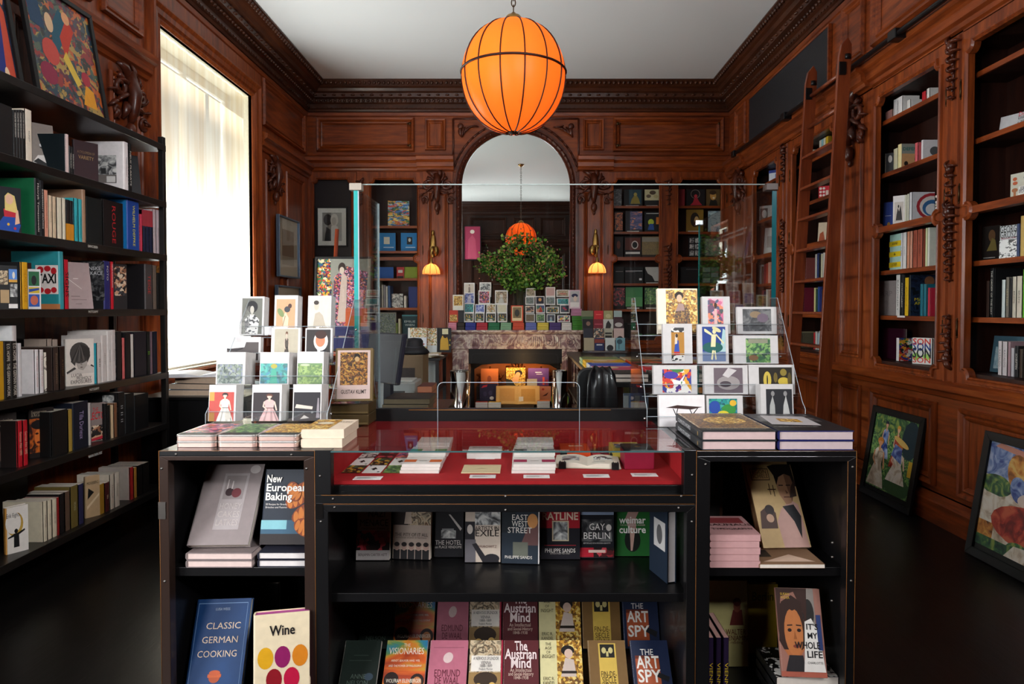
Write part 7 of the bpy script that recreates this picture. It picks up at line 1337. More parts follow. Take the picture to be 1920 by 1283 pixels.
for side, (xa, xb, b1, b2, n1, n2) in enumerate(((-.438, -.30, '#d0642c', '#3a9a5c', 'orange-banded', 'green-banded'), (-.045, .108, '#a01c48', '#242a3c', 'pink-banded', 'navy-banded'))):
    nm = ('by the playing cards', 'by the open book')[side]
    for k in range(3): nb(f'white {n1} notebook {nm}, {LV[k]} of the front pile', xa+.003*k, xb+.002*k, 2.33+.004*k, .115, ZF+.0105*k, .010, b1 if k == 2 else None)
    for k in range(4): nb(f'white {n2} notebook {nm}, {LV[k]} of the middle pile', xa+.002*k, xb-.002+.003*k, 2.462+.003*k, .115, ZF+.0105*k, .010, b2 if k == 3 else None)
    for k in range(5): nb(f'plain white notebook {nm}, {LV[k]} of the rear pile', xa+.004*k, xb+.002*k, 2.60+.003*k, .115, ZF+.0105*k, .010, None)
p = atz(910, 846, ZF); flat('booklet', 'thick white booklet with curled grey edge in showcase', 'booklet', -.222, -.09, 2.56, 2.70, ZF, .02, '#e0d8d2', [('r', .1, .75, .8, .15, '#a8a098')])
flat('drawing', 'yellowed sheet with faint brown drawing in showcase', 'drawing', -.222, -.085, 2.33, 2.45, ZF, .003, '#d8c49c', [('p', [(.3, .4), (.5, .5), (.7, .45), (.5, .55)], '#8a6a48'), ('r', .1, .85, .8, .02, '#a88a60')])
o = flat('notebook', 'orange notebook with pale title strip at the back of the showcase', 'notebook', .145, .26, 2.60, 2.76, ZF, .02, '#d0481c', [('r', .3, .6, .5, .12, '#e8c8a8')])
def open_book(label, loc, w, h, yaw, pageart, tilt=0, cover='#3a3230', pcol='#e6dccb', thick=.018, group=None, shapesL=(), shapesR=()):
    root = empty('open_book', loc, label, 'book', group, rot=(R(tilt), 0, R(yaw)))
    for s, sh in ((-1, shapesL), (1, shapesR)):
        mb = MB(); n = 10; top = []; 
        for i in range(n+1):
            q = i/n; top.append((s*w/2*q, thick*(.35+.65*math.sin(min(1, q*2.2)*math.pi/2)-.35*q*q)))
        vs = [(x, -h/2, z) for x, z in top]+[(x, h/2, z) for x, z in top]+[(x, -h/2, 0.001) for x, z in top]+[(x, h/2, .001) for x, z in top]
        m = n+1
        mb.add(vs, [(i, i+1, m+i+1, m+i) for i in range(n)]+[(2*m+i, 2*m+i+1, i+1, i) for i in range(n)]+[(m+i, m+i+1, 3*m+i+1, 3*m+i) for i in range(n)]+[(n, 2*m+n, 3*m+n, m+n)], 0)
        pg = mb.build('page_block', pcol, root)
        mats = []; g = MB()
        for a, b, c, d, mt in sh:
            k = M(mt); 
            if k not in mats: mats.append(k)
            nn = 6; xs = [a+(c)*i/nn for i in range(nn+1)]
            def zz(q): return thick*(.35+.65*math.sin(min(1, q*2.2)*math.pi/2)-.35*q*q)+.0006
            vs = [(s*w/2*q, -h/2+h*b, zz(q)) for q in xs]+[(s*w/2*q, -h/2+h*(b+d), zz(q)) for q in xs]
            g.add(vs, [(i, i+1, nn+2+i, nn+1+i) for i in range(nn)], mats.index(k))
        if mats: g.build('page_picture', mats, pg)
    mb = MB(); mb.box((-w/2-.004, -h/2-.003, -.003), (w/2+.004, h/2+.003, .0008)); mb.build('cover', cover, root, bevel=.001)
    return root
ob = open_book('open book with black-ink drawings held by four black clips in showcase', (.235, 2.475, ZF+.0035), .235, .15, -5, None, cover='#c8bca8', shapesL=[(.25, .3, .55, .5, '@bw')], shapesR=[(.2, .4, .6, .4, '@ink'), (.15, .2, .4, .04, '#888')])
for x, y in ((-.09, -.078), (.1, -.078), (-.09, .078), (.1, .078)):
    mb = MB(); mb.box((x-.013, y-.008, -.0035), (x+.013, y+.008, .02)); g = 1 if y > 0 else -1
    for dx in (-.008, .008): mb.tube([(x+dx, y, .02), (x+dx, y+g*.012, .026), (x+dx, y+g*.018, .018)], .002, 0, 5)
    mb.build('clip', '#121212', ob)
bx0, bx1 = cx_(1172, 2.39), cx_(1228, 2.39)
cb = empty('gift_box', ((bx0+bx1)/2, 2.45, ZF), 'crimson cube box with black velvet top and small emblem in showcase', 'box')
mb = MB(); mb.box((bx0, 2.39, ZF), (bx1, 2.50, ZF+.062)); mb.build('box_body', C('#8a1430', .5), cb, world=True, bevel=.002)
mb = MB(); mb.box((bx0-.001, 2.388, ZF+.062), (bx1+.001, 2.503, ZF+.072)); mb.build('box_lid', C('#141214', .7), cb, world=True, bevel=.004)
mb = MB(); mb.ell(((bx0+bx1)/2, 2.44, ZF+.0725), (.012, .01, .0015), 0, 10, 4); mb.build('emblem', BRASS, cb, world=True)
flat('gift_box', 'yellow printed box behind crimson box in showcase', 'box', .338, .45, 2.53, 2.66, ZF, .045, '#c8b04c', [('r', .1, .1, .35, .8, '@multi'), ('r', .5, .55, .4, .25, '#8a7a2c'), ('r', .5, .2, .4, .1, '#6a5a24')])
for k in range(3): flat('picture_card', f'dark red patterned card fanned out behind open book, {ORD[k]} of three', 'card', .27+.035*k, .35+.035*k, 2.62+.02*k, 2.74+.02*k, ZF+.002*k, .0018, '#5a1c28', (), '@redcrowd', 'fanned cards')
# ================================================================== MANTELPIECE
ZM = 1.1545
def mbox(px0, px1, y, z, h, d, label, col, n=2, group='boxed notecards on the mantel'):
    a, b = cx_(px0, y), cx_(px1, y)
    for k in range(n):
        mb = MB(); mb.box((a+.002+.003*(k % 2), y, z+h*k+.0005), (b-.002, y+d, z+h*(k+1)-.001)); o = mb.build('notecard_box', C(col, .45), bevel=.003)
        tag(o, label+(f', {("lower", "upper", "topmost")[k]} box' if n > 1 else ''), 'box', group)
        q = MB(); q.box((a+.001+.003*(k % 2), y-.0008, z+h*(k+.55)), (b-.001, y, z+h*(k+.55)+.002)); q.build('lid_seam', '#2a2422', o)
for a, b, c, n in ((840, 856, '#d8889c', 'pink and white notecard box at mantel end'), (857, 871, '#2a2018', 'black-gold notecard box beside the pink one'), (872, 892, '#23308a', 'cobalt blue notecard box'), (893, 914, '#b02838', 'crimson notecard box'), (915, 937, '#1c6a44', 'dark green notecard box'), (938, 959, '#7aa888', 'pale green notecard box'), (961, 983, '#c04830', 'tomato red notecard box under red-framed card'), (985, 1006, '#5a68b0', 'periwinkle notecard box'), (1007, 1029, '#c8b848', 'yellow notecard box'), (1030, 1052, '#43306e', 'purple notecard box'), (1053, 1072, '#d8d4d0', 'white notecard box')):
    mbox(a, b, 8.475, ZM, .047, .11, n, c)
mbox(1073, 1095, 8.475, ZM, .06, .12, 'grass green notecard box', '#3a7a24', 3); mbox(1071, 1091, 8.48, ZM+.181, .045, .11, 'rose pink notecard box on the green pile', '#b87a98', 2)
st_ = empty('card_stand', (-.2, 8.7, ZM), 'stepped clear acrylic stand holding small cards on the mantel', 'stand')
TIERS = [(8.62, 1.25), (8.67, 1.365), (8.72, 1.475), (8.77, 1.58)]
for x0, x1 in ((-.80, -.21), (0.035, .60)):
    for y, z in TIERS:
        mb = MB(); mb.box((x0, y, z-.006), (x1, y+.05, z)); mb.box((x0, y+.046, ZM), (x1, y+.05, z)); mb.build('step', PLEXI, st_, world=True)
    for x in (x0, x1):
        mb = MB(); mb.prism([(x-.0015, 8.61, ZM)]+[(x-.0015, 8.61+.05*k, z) for k in range(5) for z in ([TIERS[k][1]] if k == 0 else ([TIERS[k-1][1], TIERS[k][1]] if k < 4 else [TIERS[3][1]]))]+[(x-.0015, 8.83, TIERS[3][1]), (x-.0015, 8.83, ZM)], (.003, 0, 0)); mb.build('stand_side', PLEXI, st_, world=True)
def mcard(px0, px1, yt, tier, label, art, col='#f4f0ea', sh=(), rc=(.08, .12, .84, .8)):
    y, z = TIERS[tier]; FACE(label+', small card on mantel stand', px0, px1, yt, z, (0, y+.012), 0, t=.02, col=col, lean=6, name='greeting_card', cat='card', group='cards on the mantel', hard=False, pg=False, art=art, rc=rc, shapes=sh)
for i, (a, b) in enumerate(((870, 888), (890, 908), (911, 930), (933, 951))): mcard(a, b, 587, 0, f'black flower-pattern card, {ORD[i]} of four', '@blackgold', sh=[('p', [(.3, .05), (.7, .05), (.64, .25), (.36, .25)], '#d8d0b8')])
mcard(870, 889, 569, 1, 'teal card', '@teal'); mcard(891, 909, 571, 1, 'blue and white card', '@purplefl'); mcard(912, 930, 570, 1, 'beige tree card', '@floral'); mcard(932, 951, 571, 1, 'plain cream card', '#e2dabc')
mcard(870, 890, 549, 2, 'violet-blue gown card', '@purplefl', sh=fig(.5, 0, .9, '#d8d8ec', '#ccc', '#669', .6)); mcard(897, 919, 545, 2, 'dark rosy painting card', '@pinkfl'); mcard(928, 952, 545, 2, 'white gown portrait card', '@sepia', sh=fig(.5, 0, .95, '#e0dcd0', '#d8b8a0', '#221a18', .6))
mcard(870, 890, 531, 3, 'drawn figure card', '#e0d4c4', sh=fig(.5, 0, .95, '#8a8078', '#c8a890', '#2a2018', .4)); mcard(899, 921, 530, 3, 'card half covered by leaves', '@bw')
mcard(985, 1003, 589, 0, 'brown hill card', '@brownfield'); mcard(1005, 1022, 589, 0, 'green leaf card', '@green'); mcard(1025, 1041, 590, 0, 'night figure card', '@night', sh=fig(.5, 0, .8, '#8ab0c0')); mcard(1045, 1069, 592, 0, 'yellow and red crowd card', '@multi')
mcard(985, 1002, 574, 1, 'pinkish crowd card', '@crowd'); mcard(1005, 1022, 572, 1, 'red and yellow figure card', '@expr', sh=fig(.5, 0, .9, '#d83a2c', '#e8c030')); mcard(1024, 1048, 576, 1, 'dark flower-pair card', '@blackgold'); mcard(1050, 1068, 572, 1, 'black card with red petals', '@night', sh=[('e', .4, .6, .15, .12, '#c02a48'), ('e', .6, .4, .15, .12, '#c84a60')])
mcard(985, 1002, 557, 2, 'grey-green view card', '@greygreen'); mcard(1004, 1021, 556, 2, 'dark card with orange blob', '#1c1a2a', sh=[('e', .5, .6, .2, .25, '#e8a868')]); mcard(1023, 1041, 557, 2, 'silvery landscape card', '@greygreen'); mcard(1044, 1067, 560, 2, 'teal cottage card', '@teal')
mcard(1023, 1041, 539, 3, 'rose sketch card', '#d0a8a0'); mcard(1043, 1067, 544, 3, 'reclining figure card', '@sepia', sh=[('e', .5, .4, .35, .15, '#c87a68')]); mcard(986, 1004, 541, 3, 'pale card under the leaves', '@sepia')
mb = MB(); mb.box((-.985, 8.62, ZM+.0005), (-.82, 8.70, ZM+.094)); o = mb.build('card_block', '#2a2422', bevel=.002); tag(o, 'black block behind pink notecard boxes at the mantel end', 'box')
FACE('red, gold and black boxed card set under the gold card', 842, 870, 582, ZM+.095, (0, 8.63), 0, t=.05, col='#2b2b2e', group='cards on the mantel', hard=False, pg=False, name='notecard_box', cat='box', shapes=[('r', 0, 0, .6, 1, '#c8402c'), ('r', .05, .08, .5, .55, '@gold')])
FACE('cream-framed gold card standing at the mantel end', 849, 869, 553, 1.4, (0, 8.64), 0, t=.02, col='#ebe4d4', name='greeting_card', cat='card', group='cards on the mantel', hard=False, pg=False, art='@gold', rc=(.1, .32, .8, .6))
FACE('red-framed card with seated figure in front of the vase', 958, 981, 573, ZM+.0945, (0, 8.49), 0, t=.03, col='#c8482c', name='greeting_card', cat='card', group='cards on the mantel', hard=False, pg=False, art='#e0d0a8', rc=(.1, .1, .8, .84), shapes=[('r', .08, .2, .84, .74, '@brownfield'), ('e', .5, .55, .25, .25, '#3a3a34')])
FACE('pink-edged card with blue hat on the rose boxes', 1067, 1088, 544, ZM+.2725, (0, 8.5), 0, t=.03, col='#d8b8c4', name='greeting_card', cat='card', group='cards on the mantel', hard=False, pg=False, art='#e6e0dc', rc=(.1, .08, .8, .86), shapes=[('r', 0, .3, 1, .7, '#b8b4b4'), ('e', .5, .72, .36, .12, '#2a2a4a'), ('e', .55, .52, .2, .18, '#d8c0b0')])
# ---- bouquet in a glass vase
VX, VY = cx_(974, 8.8), 8.82
vs_ = empty('flower_vase', (VX, VY, ZM), 'clear glass cylinder vase holding the big green bouquet on the mantel', 'vase')
mb = MB(); mb.lathe([(0, .001), (.075, .001), (.078, .01), (.08, .5), (.074, .5), (.072, .012), (0, .012)], (0, 0, 0), 0, 20); mb.build('vase_glass', GLASS, vs_)
mb = MB(); mb.lathe([(0, .014), (.07, .014), (.07, .22), (0, .22)], (0, 0, 0), 0, 20); mb.build('water', glassmat('water', (.82, .86, .78, 1), 1.33), vs_)
bq = empty('bouquet', (VX, VY, ZM+.02), 'loose round bouquet of green leafy branches with pinkish berries', 'bouquet')
rnd = random.Random(4); bcx = cx_(974, 8.7); LEAFG = ['#4a7a2a', '#6a9a36', '#35601f', '#94ac4c']
mb = MB(); tips = []
for k in range(34):
    a = rnd.uniform(0, 2*math.pi); q = rnd.random()**.6; rx, rz = .60*q, 0
    tx = math.cos(a)*rx*1.0; ty = -.06+math.sin(a)*.16*q; tz = .62+rnd.uniform(0, 1)*.58*(1-.45*q)+.05
    if tz < .5: tz = .55
    p0 = Vector((rnd.uniform(-.05, .05), rnd.uniform(-.05, .05), 0)); p1 = Vector((tx*.08, ty*.2, .5)); p2 = Vector((tx*.7, ty*.8, tz*.86)); p3 = Vector((tx, ty, tz))
    mb.tube([p0, p1, p2, p3], [.006, .005, .0035, .002], 0, 5); tips.append((p1, p2, p3))
mb.build('stem', '#4a4228', bq)
lv = [MB() for _ in range(4)]; br = MB()
for k in range(3000):
    p1, p2, p3 = rnd.choice(tips); q = rnd.random()
    base = (p1.lerp(p2, q*2*.9+.2) if q < .35 else p2.lerp(p3, (q-.35)/.65*1.12))+Vector((rnd.gauss(0, .045), rnd.gauss(0, .035), rnd.gauss(0, .045)))
    L = rnd.uniform(.03, .06); d = Vector((rnd.gauss(0, 1), rnd.gauss(0, .7), rnd.gauss(.2, .8))).normalized(); s = d.cross(Vector((rnd.gauss(0, 1), rnd.gauss(0, 1), rnd.gauss(0, 1)))).normalized(); u = s.cross(d)
    if base.y > .1: base.y = .1
    base.z = max(base.z, .49)
    w = L*.36
    pts = [base, base+d*L*.35+s*w+u*.004, base+d*L*.7+s*w*.8, base+d*L, base+d*L*.7-s*w*.8, base+d*L*.35-s*w+u*.004]
    lv[k % 4].add(pts, [(0, 1, 2, 3, 4, 5)], 0)
for m, c in zip(lv, LEAFG): m.build('foliage', C(c, .4), bq)
for k in range(420):
    p1, p2, p3 = rnd.choice(tips); base = p2.lerp(p3, rnd.uniform(.2, 1.1))+Vector((rnd.gauss(0, .05), rnd.gauss(-.04, .03), rnd.gauss(0, .05))); base.z = max(base.z, .47); br.ell(base, rnd.uniform(.007, .012), 0, 6, 4)
bo = br.build('berries', C('#b0705a', .4), bq); bo['kind'] = 'stuff'
# ================================================================== IN THE FIREPLACE
hs = empty('display_stand', (AU, 8.5, .05), 'black stepped display stand inside the fireplace opening', 'stand')
for y0, y1, z in ((8.12, 8.42, .19), (8.42, 8.62, .25), (8.62, 8.84, .42)):
    mb = MB(); mb.box((-.62, y0+.0005, .0505), (.40, y1, z)); mb.build('step', BLKM, hs, world=True, bevel=.003)
GH = 'books shown in the fireplace'
FACE('orange cloth book at the back of the fireplace', 901, 934, 692, .4205, (0, 8.68), 0, t=.03, col='#a85a28', group=GH, shapes=[('e', .5, .4, .12, .2, '#7a3a1c')])
FACE('yellow-orange book with dark haired woman at the back of fireplace', 949, 985, 690, .4205, (0, 8.68), 0, t=.03, col='#d08a1c', group=GH, art='@gold', shapes=[('e', .65, .72, .2, .16, '#1c1210'), ('p', [(.2, .2), (.6, .15), (.7, .6), (.5, .66)], '#d8a070'), ('e', .62, .64, .12, .12, '#d8a070'), ('p', [(0, 0), (.5, 0), (.3, .3), (0, .4)], '#2a2410')])
FACE('violet book with red towers at the back of fireplace', 990, 1029, 691, .4205, (0, 8.68), 0, t=.03, col='#5a3a78', group=GH, shapes=[('r', .7, .05, .1, .45, '#c84a3c'), ('r', .05, .05, .25, .3, '#8a2a3a'), ('r', .85, .05, .1, .3, '#8a2a3a'), ('r', .35, .75, .3, .04, '#e0d8e0'), ('r', .4, .65, .3, .03, '#e0d8e0')])
FACE('small cream card before violet book', 988, 1007, 711, .2505, (0, 8.56), 0, t=.015, col='#d8c8a8', group=GH, hard=False, pg=False, name='greeting_card', cat='card', shapes=[('e', .5, .5, .25, .15, '#a86a4a')])
FACE('indigo book with red creature and dots', 899, 933, 720, .2505, (0, 8.5), 0, t=.02, col='#241c38', group=GH, shapes=[('p', [(.1, .75), (.4, .82), (.45, .95), (.2, .9)], '#c02a30'), ('e', .68, .15, .12, .1, '#d8d0c8'), ('e', .3, .4, .1, .15, '#3a3450'), ('e', .6, .45, .1, .15, '#3a3450')])
FACE('pink-orange book with winged drawing', 1012, 1033, 725, .2505, (0, 8.5), 0, t=.02, col='#d88a68', group=GH, shapes=[('p', [(.2, .3), (.8, .6), (.6, .35)], '#5a2a20'), ('e', .3, .8, .12, .08, '#b83a2c')])
ls = empty('book_rest', (cx_(971, 8.3), 8.3, .19), 'brown book rest under the open orange-tinted book in the fireplace', 'stand')
mb = MB(); mb.box((-.2, -.06, .0005), (.2, .09, .05)); mb.prism([(-.22, -.06, .05), (-.22, .09, .05), (-.22, .1, .2), (-.22, .09, .2)], (.44, 0, 0)); mb.build('rest_body', C('#5a3c20', .5), ls, bevel=.003)
open_book('large open picture book tinted lamp-orange on its rest in the fireplace', (cx_(971, 8.27), 8.285, .345), .54, .24, 0, None, tilt=62, cover='#a8702c', pcol='#d8a860', thick=.03, group=GH, shapesL=[(.15, .15, .7, .7, '#c89048')], shapesR=[(.15, .12, .65, .7, '#c08838'), (.05, .15, .2, .25, '#d8c8b0')])  # the lamp's orange glow is put into the page and cover colours
for px0, px1, cols, nm in ((891, 914, ('#b02a24', '#d8a0a0'), 'red and pink'), (915, 939, ('#c8a020', '#d8b850'), 'yellow')):
    for k in range(3): LAY(f'{nm} paperback in the fireplace, {LV[k]} of its flat pile', cx_(px0, 8.13), cx_(px1, 8.13), 8.125, .08, .1905+.031*k, .03, cols[k % 2], hard=False, group=GH)
for k in range(3): LAY(f'orange and cream paperback in the fireplace, {LV[k]} of the pile under pink-orange book', cx_(1007, 8.13), cx_(1031, 8.13), 8.125, .08, .1905+.036*k, .035, ('#d8c0a0', '#e0d0b0', '#d8702c')[k], hard=False, group=GH)
for k, (c, dx) in enumerate((('#7aa83a', 0), ('#5a6ab0', .012), ('#e0dcd4', .024))):
    mb = MB(); mb.lathe([(0, 0), (.09, .004), (.105, .018), (.11, .02), (.107, .012), (.09, -.004), (0, -.008)], (0, 0, 0), 0, 24); o = mb.build('plate', C(c, .2), None, (cx_(1050, 8.2)+dx, 8.2+.03*k, .30), (R(78), R(12), 0)); tag(o, ('green', 'blue', 'white')[k]+' round plate propped at the side of the fireplace', 'plate', 'plates by the fireplace')
for px, n in ((862, 'left'), (1050, 'r')):
    x = cx_(px, 8.0); RB = .118 if n == 'left' else .09; mb = MB(); mb.lathe([(0, .001), (RB, .001), (RB+.002, .01), (RB+.002, .68), (RB-.004, .68), (RB-.005, .02), (0, .02)], (0, 0, 0), 0, 28); o = mb.build('chrome_bin', CHROME, None, (x, 8.0, 0)); tag(o, 'tall polished chrome cylinder bin standing by the '+('paper-strewn table side' if n == 'left' else 'magazine table side')+' of the fireplace', 'bin')
    mb = MB(); mb.tube([((RB-.001)*math.cos(q), (RB-.001)*math.sin(q), .68) for q in [2*math.pi*i/28 for i in range(29)]], .005, 0, 6, False); mb.build('rim', CHROME, o)
# ================================================================== TABLE OF MAGAZINES AND PAMPHLETS
ZTB = .885; tb = empty('display_table', (1.2, 6.6, 0), 'long dark display table covered with flat picture books', 'table')
mb = MB(); mb.box((.53, 4.85, ZTB-.035), (1.80, 8.38, ZTB)); mb.build('table_top', BLKM, tb, world=True, bevel=.003)
for x in (.57, 1.18, 1.76):
    for y in (4.9, 8.35): mb = MB(); mb.box((x-.025, y-.025, 0), (x+.025, y+.025, ZTB-.035)); mb.build('leg', C('#3a2016', .4), tb, world=True)
mb = MB(); mb.box((.55, 4.88, .42), (1.78, 8.3, .45)); mb.build('lower_shelf', BLKM, tb, world=True)
BKS = [('black book with silver curved photo', '#1a1a1c', '@bwdark'), ('charcoal patterned book', '#3a3a3c', '@zebra'), ('black and grey mottled book', '#201e1e', '@bw'),
       ('pink and black portrait book', '#e0607c', '#d85a78'), ('white-edged red book', '#e03440', '#d8303c'), ('grey and teal leaf book', '#9ab0a8', '@greygreen'),
       ('blue and orange figure book', '#2a62d0', '#2458c4'), ('dark crimson book', '#b02434', '@reds'), ('scarlet book', '#e8342c', '#dc342a'),
       ('orange-yellow stripe book', '#f4bc24', '#f0b820'), ('red and yellow poster book', '#f05a28', '@sunset'), ('olive looped book', '#a8a04c', '@floral'),
       ('pale green book', '#a8c090', '@field'), ('sand picture book', '#d8c09c', '@sepia'), ('lilac grey book', '#a8a2b8', '@purplefl')]
SHB = [('p', [(.1, .2), (.6, .1), (.9, .7), (.4, .9)], '#e8a888'), ('e', .4, .5, .2, .25, '#f0d8b0'), ('r', .1, .75, .8, .1, '#f0e8d8')]
for i, (d, c, art) in enumerate(BKS):
    r_, q = divmod(i, 3); y = 4.87+.36*r_; x = .55+.40*q
    for k in range(2): LAY(f'{d}, {("lower", "upper")[k]} of its pair, {ORD[r_]} row on display table', x, x+.36, y, .32, ZTB+.031*k, .03, c, group='picture books on the display table', art=art if k else None, shapes=SHB[r_ % 3:] if k and art[0] == '#' else (), rc=(.02, .04, .96, .92), spine='#e0dcd8' if (q == 0 and r_ in (1, 2)) else None)
pr = empty('pamphlet_rack', (1.1, 8.3, ZTB), 'four-tier clear rack of small pamphlets at the end of the display table', 'rack')
PT = [(8.10, ZTB+.03), (8.14, ZTB+.155), (8.18, ZTB+.275), (8.22, ZTB+.385)]
for y, z in PT:
    mb = MB(); mb.box((.72, y-.005, z-.005), (1.28, y+.035, z)); mb.box((.72, y+.03, ZTB+.0005), (1.28, y+.035, z)); mb.build('step', PLEXI, pr, world=True)
PC = [['#b0a084', '#1e2c58', '#dcdcd8', '#7aa8b4'], ['#2a2a36', '#8a8078', '#b8b09c', '#d8b8b0'], ['#1c1618', '#7a1c2c', '#d0ccc4', '#4a3438'], ['#7a7a5c', '#c8242c', '#a8a070', '#a8b8b4']]
PN = [['sand', 'navy with white lettering', 'white with black arc', 'light blue with bare tree'], ['dark', 'grey crowd', 'stone with black lettering', 'blush with dark hair'], ['black portrait', 'wine red', 'white with ink rider', 'brown hat'], ['green landscape', 'bright red', 'olive cream', 'pale aqua']]
PA = [[(), [('r', 0, .6, 1, .3, '#8a3a2c'), ('r', .2, .4, .6, .1, '#ddd')], [('e', .5, .2, .35, .25, '#2a2a2e')], [('r', .3, .1, .06, .7, '#1c2a30'), ('e', .4, .7, .3, .2, '#3a5a64')]], [(), [('r', 0, 0, 1, 1, '@crowd')], [('r', .1, .1, .8, .3, '#2a2622'), ('r', .1, .5, .8, .15, '#3a3632')], [('e', .6, .1, .3, .25, '#2a2026')]],
      [[('e', .55, .6, .2, .2, '#8a6858')], [('r', .1, .5, .8, .1, '#b04a58')], [('p', [(.2, .1), (.7, .1), (.8, .5), (.5, .9), (.3, .6)], '#2c2a2a')], [('e', .5, .5, .4, .2, '#c8c0bc')]], [[('r', 0, 0, 1, .45, '#3a5a34')], [('r', .2, .6, .6, .08, '#e86a60')], [('e', .5, .5, .3, .2, '#c8bc8c')], [('r', 0, 0, 1, .4, '#4a2a34')]]]
PXS = [[(1095, 1114), (1115, 1133), (1135, 1153), (1155, 1172)], [(1094, 1112), (1113, 1132), (1133, 1149), (1151, 1170)], [(1092, 1112), (1113, 1131), (1131, 1150), (1151, 1169)], [(1090, 1112), (1114, 1131), (1132, 1149), (1151, 1166)]]
for r_ in range(4):
    for q in range(4):
        y, z = PT[r_]; a, b = PXS[r_][q]
        FACE(f'{PN[r_][q]} pamphlet, {("lowest", "second", "third", "top")[r_]} tier of clear rack', a, b, (634, 616, 599, 583)[r_], z, (0, y+.006), 0, t=.015, col=PC[r_][q], lean=4, name='pamphlet', cat='pamphlet', group='pamphlets in the clear rack', hard=False, pg=False, shapes=PA[r_][q])
G5 = 'things under the display table'
FACE('white poster board with lime green patch under display table', 1133, 1156, 716, .4505, (0, 4.9), 0, t=.02, col='#c0c8c0', group=G5, hard=False, pg=False, name='poster_board', cat='poster', shapes=[('p', [(.5, .4), (1, .3), (1, 1), (.6, 1)], '#a0c020'), ('e', .3, .3, .2, .12, '#8aa0a0'), ('p', [(.1, .7), (.4, .8), (.3, .95)], '#1a1c1c')])
FACE('blue and grey map-like picture board under display table', 1169, 1216, 738, .4505, (0, 4.95), 0, t=.02, col='#6a7a8a', group=G5, hard=False, pg=False, name='poster_board', cat='poster', shapes=[('r', .0, .1, .2, .85, '#a8b0b0'), ('r', .25, 0, .15, 1, '#4a6aa0'), ('r', .45, .1, .2, .85, '#b0b4ac'), ('r', .7, 0, .12, 1, '#8a98a8')])
FACE('two-panel yellow print behind the blue board under display table', 1169, 1197, 724, .4505, (0, 5.05), 0, t=.01, col='#26221e', group=G5, hard=False, pg=False, name='poster_board', cat='poster', shapes=[('r', .02, .62, .38, .36, '#c8c870'), ('r', .48, .62, .5, .36, '#c8c04c'), ('e', .72, .8, .12, .1, '#a8a838')])
# chair with jacket
chx, chy = cx_(1106, 4.45), 4.45
ch = empty('desk_chair', (chx, chy, 0), 'black desk chair with dark jacket over its back beside the display table', 'chair')
mb = MB(); mb.prism([(x, -.03, z) for x, z in rrect(-.085, .085, .62, 1.03, .07)], (0, .05, 0)); mb.build('backrest', C('#18181a', .4), ch, bevel=.012)
mb = MB(); mb.prism([(x, -.2, z) for x, z in rrect(-.1, .1, .44, .50, .02)], (0, -.0-.2+.42, 0)); mb.build('seat', C('#18181a', .5), ch, bevel=.01)
for x in (-.085, .085):
    for y in (-.18, .18): mb = MB(); mb.tube([(x, y, 0), (x, y, .44)], .012, 0, 8); mb.build('leg', BLKM, ch)
mb = MB(); mb.tube([(0, .03, .48), (0, .045, .66)], .018, 0, 8); mb.build('back_support', BLKM, ch)
jk = MB(); n = 9
rows_ = [(.0, 1.05, .055), (.02, 1.0, .09), (.03, .92, .10), (.03, .80, .105), (.035, .66, .11)]
vs = []
for d, z, w in rows_:
    for i in range(n): a = -math.pi/2+math.pi*(i-4)/5.2; vs.append((.075+w*math.sin(math.pi*(i-4)/9), -.045-d-.02*math.cos(i*2.1), z-.02*abs(math.sin(i*1.7))))
jk.add(vs, [(r_*n+i, r_*n+i+1, (r_+1)*n+i+1, (r_+1)*n+i) for r_ in range(len(rows_)-1) for i in range(n-1)], 0, True)
o = jk.build('jacket', C('#131316', .35, 0, .3), None, (chx, chy, 0)); tag(o, 'shiny black jacket hung over the desk chair back', 'jacket'); s = o.modifiers.new('thick', 'SOLIDIFY'); s.thickness = .012
# ================================================================== CASH DESK CLUTTER
mo = empty('computer_monitor', (-.80, 3.65, .7985), 'dark computer monitor seen from behind on the cash desk', 'monitor', rot=(0, 0, R(-52)))
mb = MB(); mb.prism([(-.20, 0, .22), (.20, 0, .22), (.20, .045, .49), (-.20, .045, .49)], (0, .03, 0)); mb.build('monitor_case', C('#1d1a2a', .6), mo, bevel=.006)
mb = MB(); mb.prism([(-.05, .05, .01), (.05, .05, .01), (.04, .05, .28), (-.04, .05, .28)], (0, .02, 0)); mb.box((-.1, -.04, .0005), (.1, .12, .012)); mb.build('monitor_stand', C('#24222a', .3), mo, bevel=.003)
mb = MB(); mb.box((-.83, 4.2, .7985), (-.64, 4.45, 1.13)); o = mb.build('cardboard_box', C('#6a5640', .6), bevel=.006); tag(o, 'brown box with open side standing on the cash desk', 'box')
mb = MB(); mb.box((-.80, 4.197, .98), (-.69, 4.1995, 1.05)); mb.build('box_opening', '#2a2220', o)
pn = empty('receipt_printer', (-.74, 4.0, .7985), 'pale flat receipt printer on the cash desk', 'printer')
mb = MB(); mb.box((-.85, 3.9, .7985), (-.64, 4.15, .99)); mb.build('printer_body', C('#8a8c8a', .4), pn, world=True, bevel=.008)
mb = MB(); mb.box((-.83, 3.92, .99), (-.66, 4.1, 1.0)); mb.build('printer_lid', C('#b8bab6', .35), pn, world=True, bevel=.004)
mb = MB(); mb.box((-.80, 3.898, .93), (-.70, 3.9, .94)); mb.build('paper_slot', '#222', pn, world=True)
for k in range(7): LAY(f'dark clothbound book in the slanting pile behind the gold boxes, {("lowest", "second", "third", "fourth", "fifth", "sixth", "top")[k]}', -.725+.006*k, -.50+.006*k, 3.22+.006*k, .24, .7985+.026*k, .025, ('#241e1c', '#1c1a1a', '#2c2620')[k % 3], hard=False, pages='#6a5c48', group='pile of dark books on the cash desk')
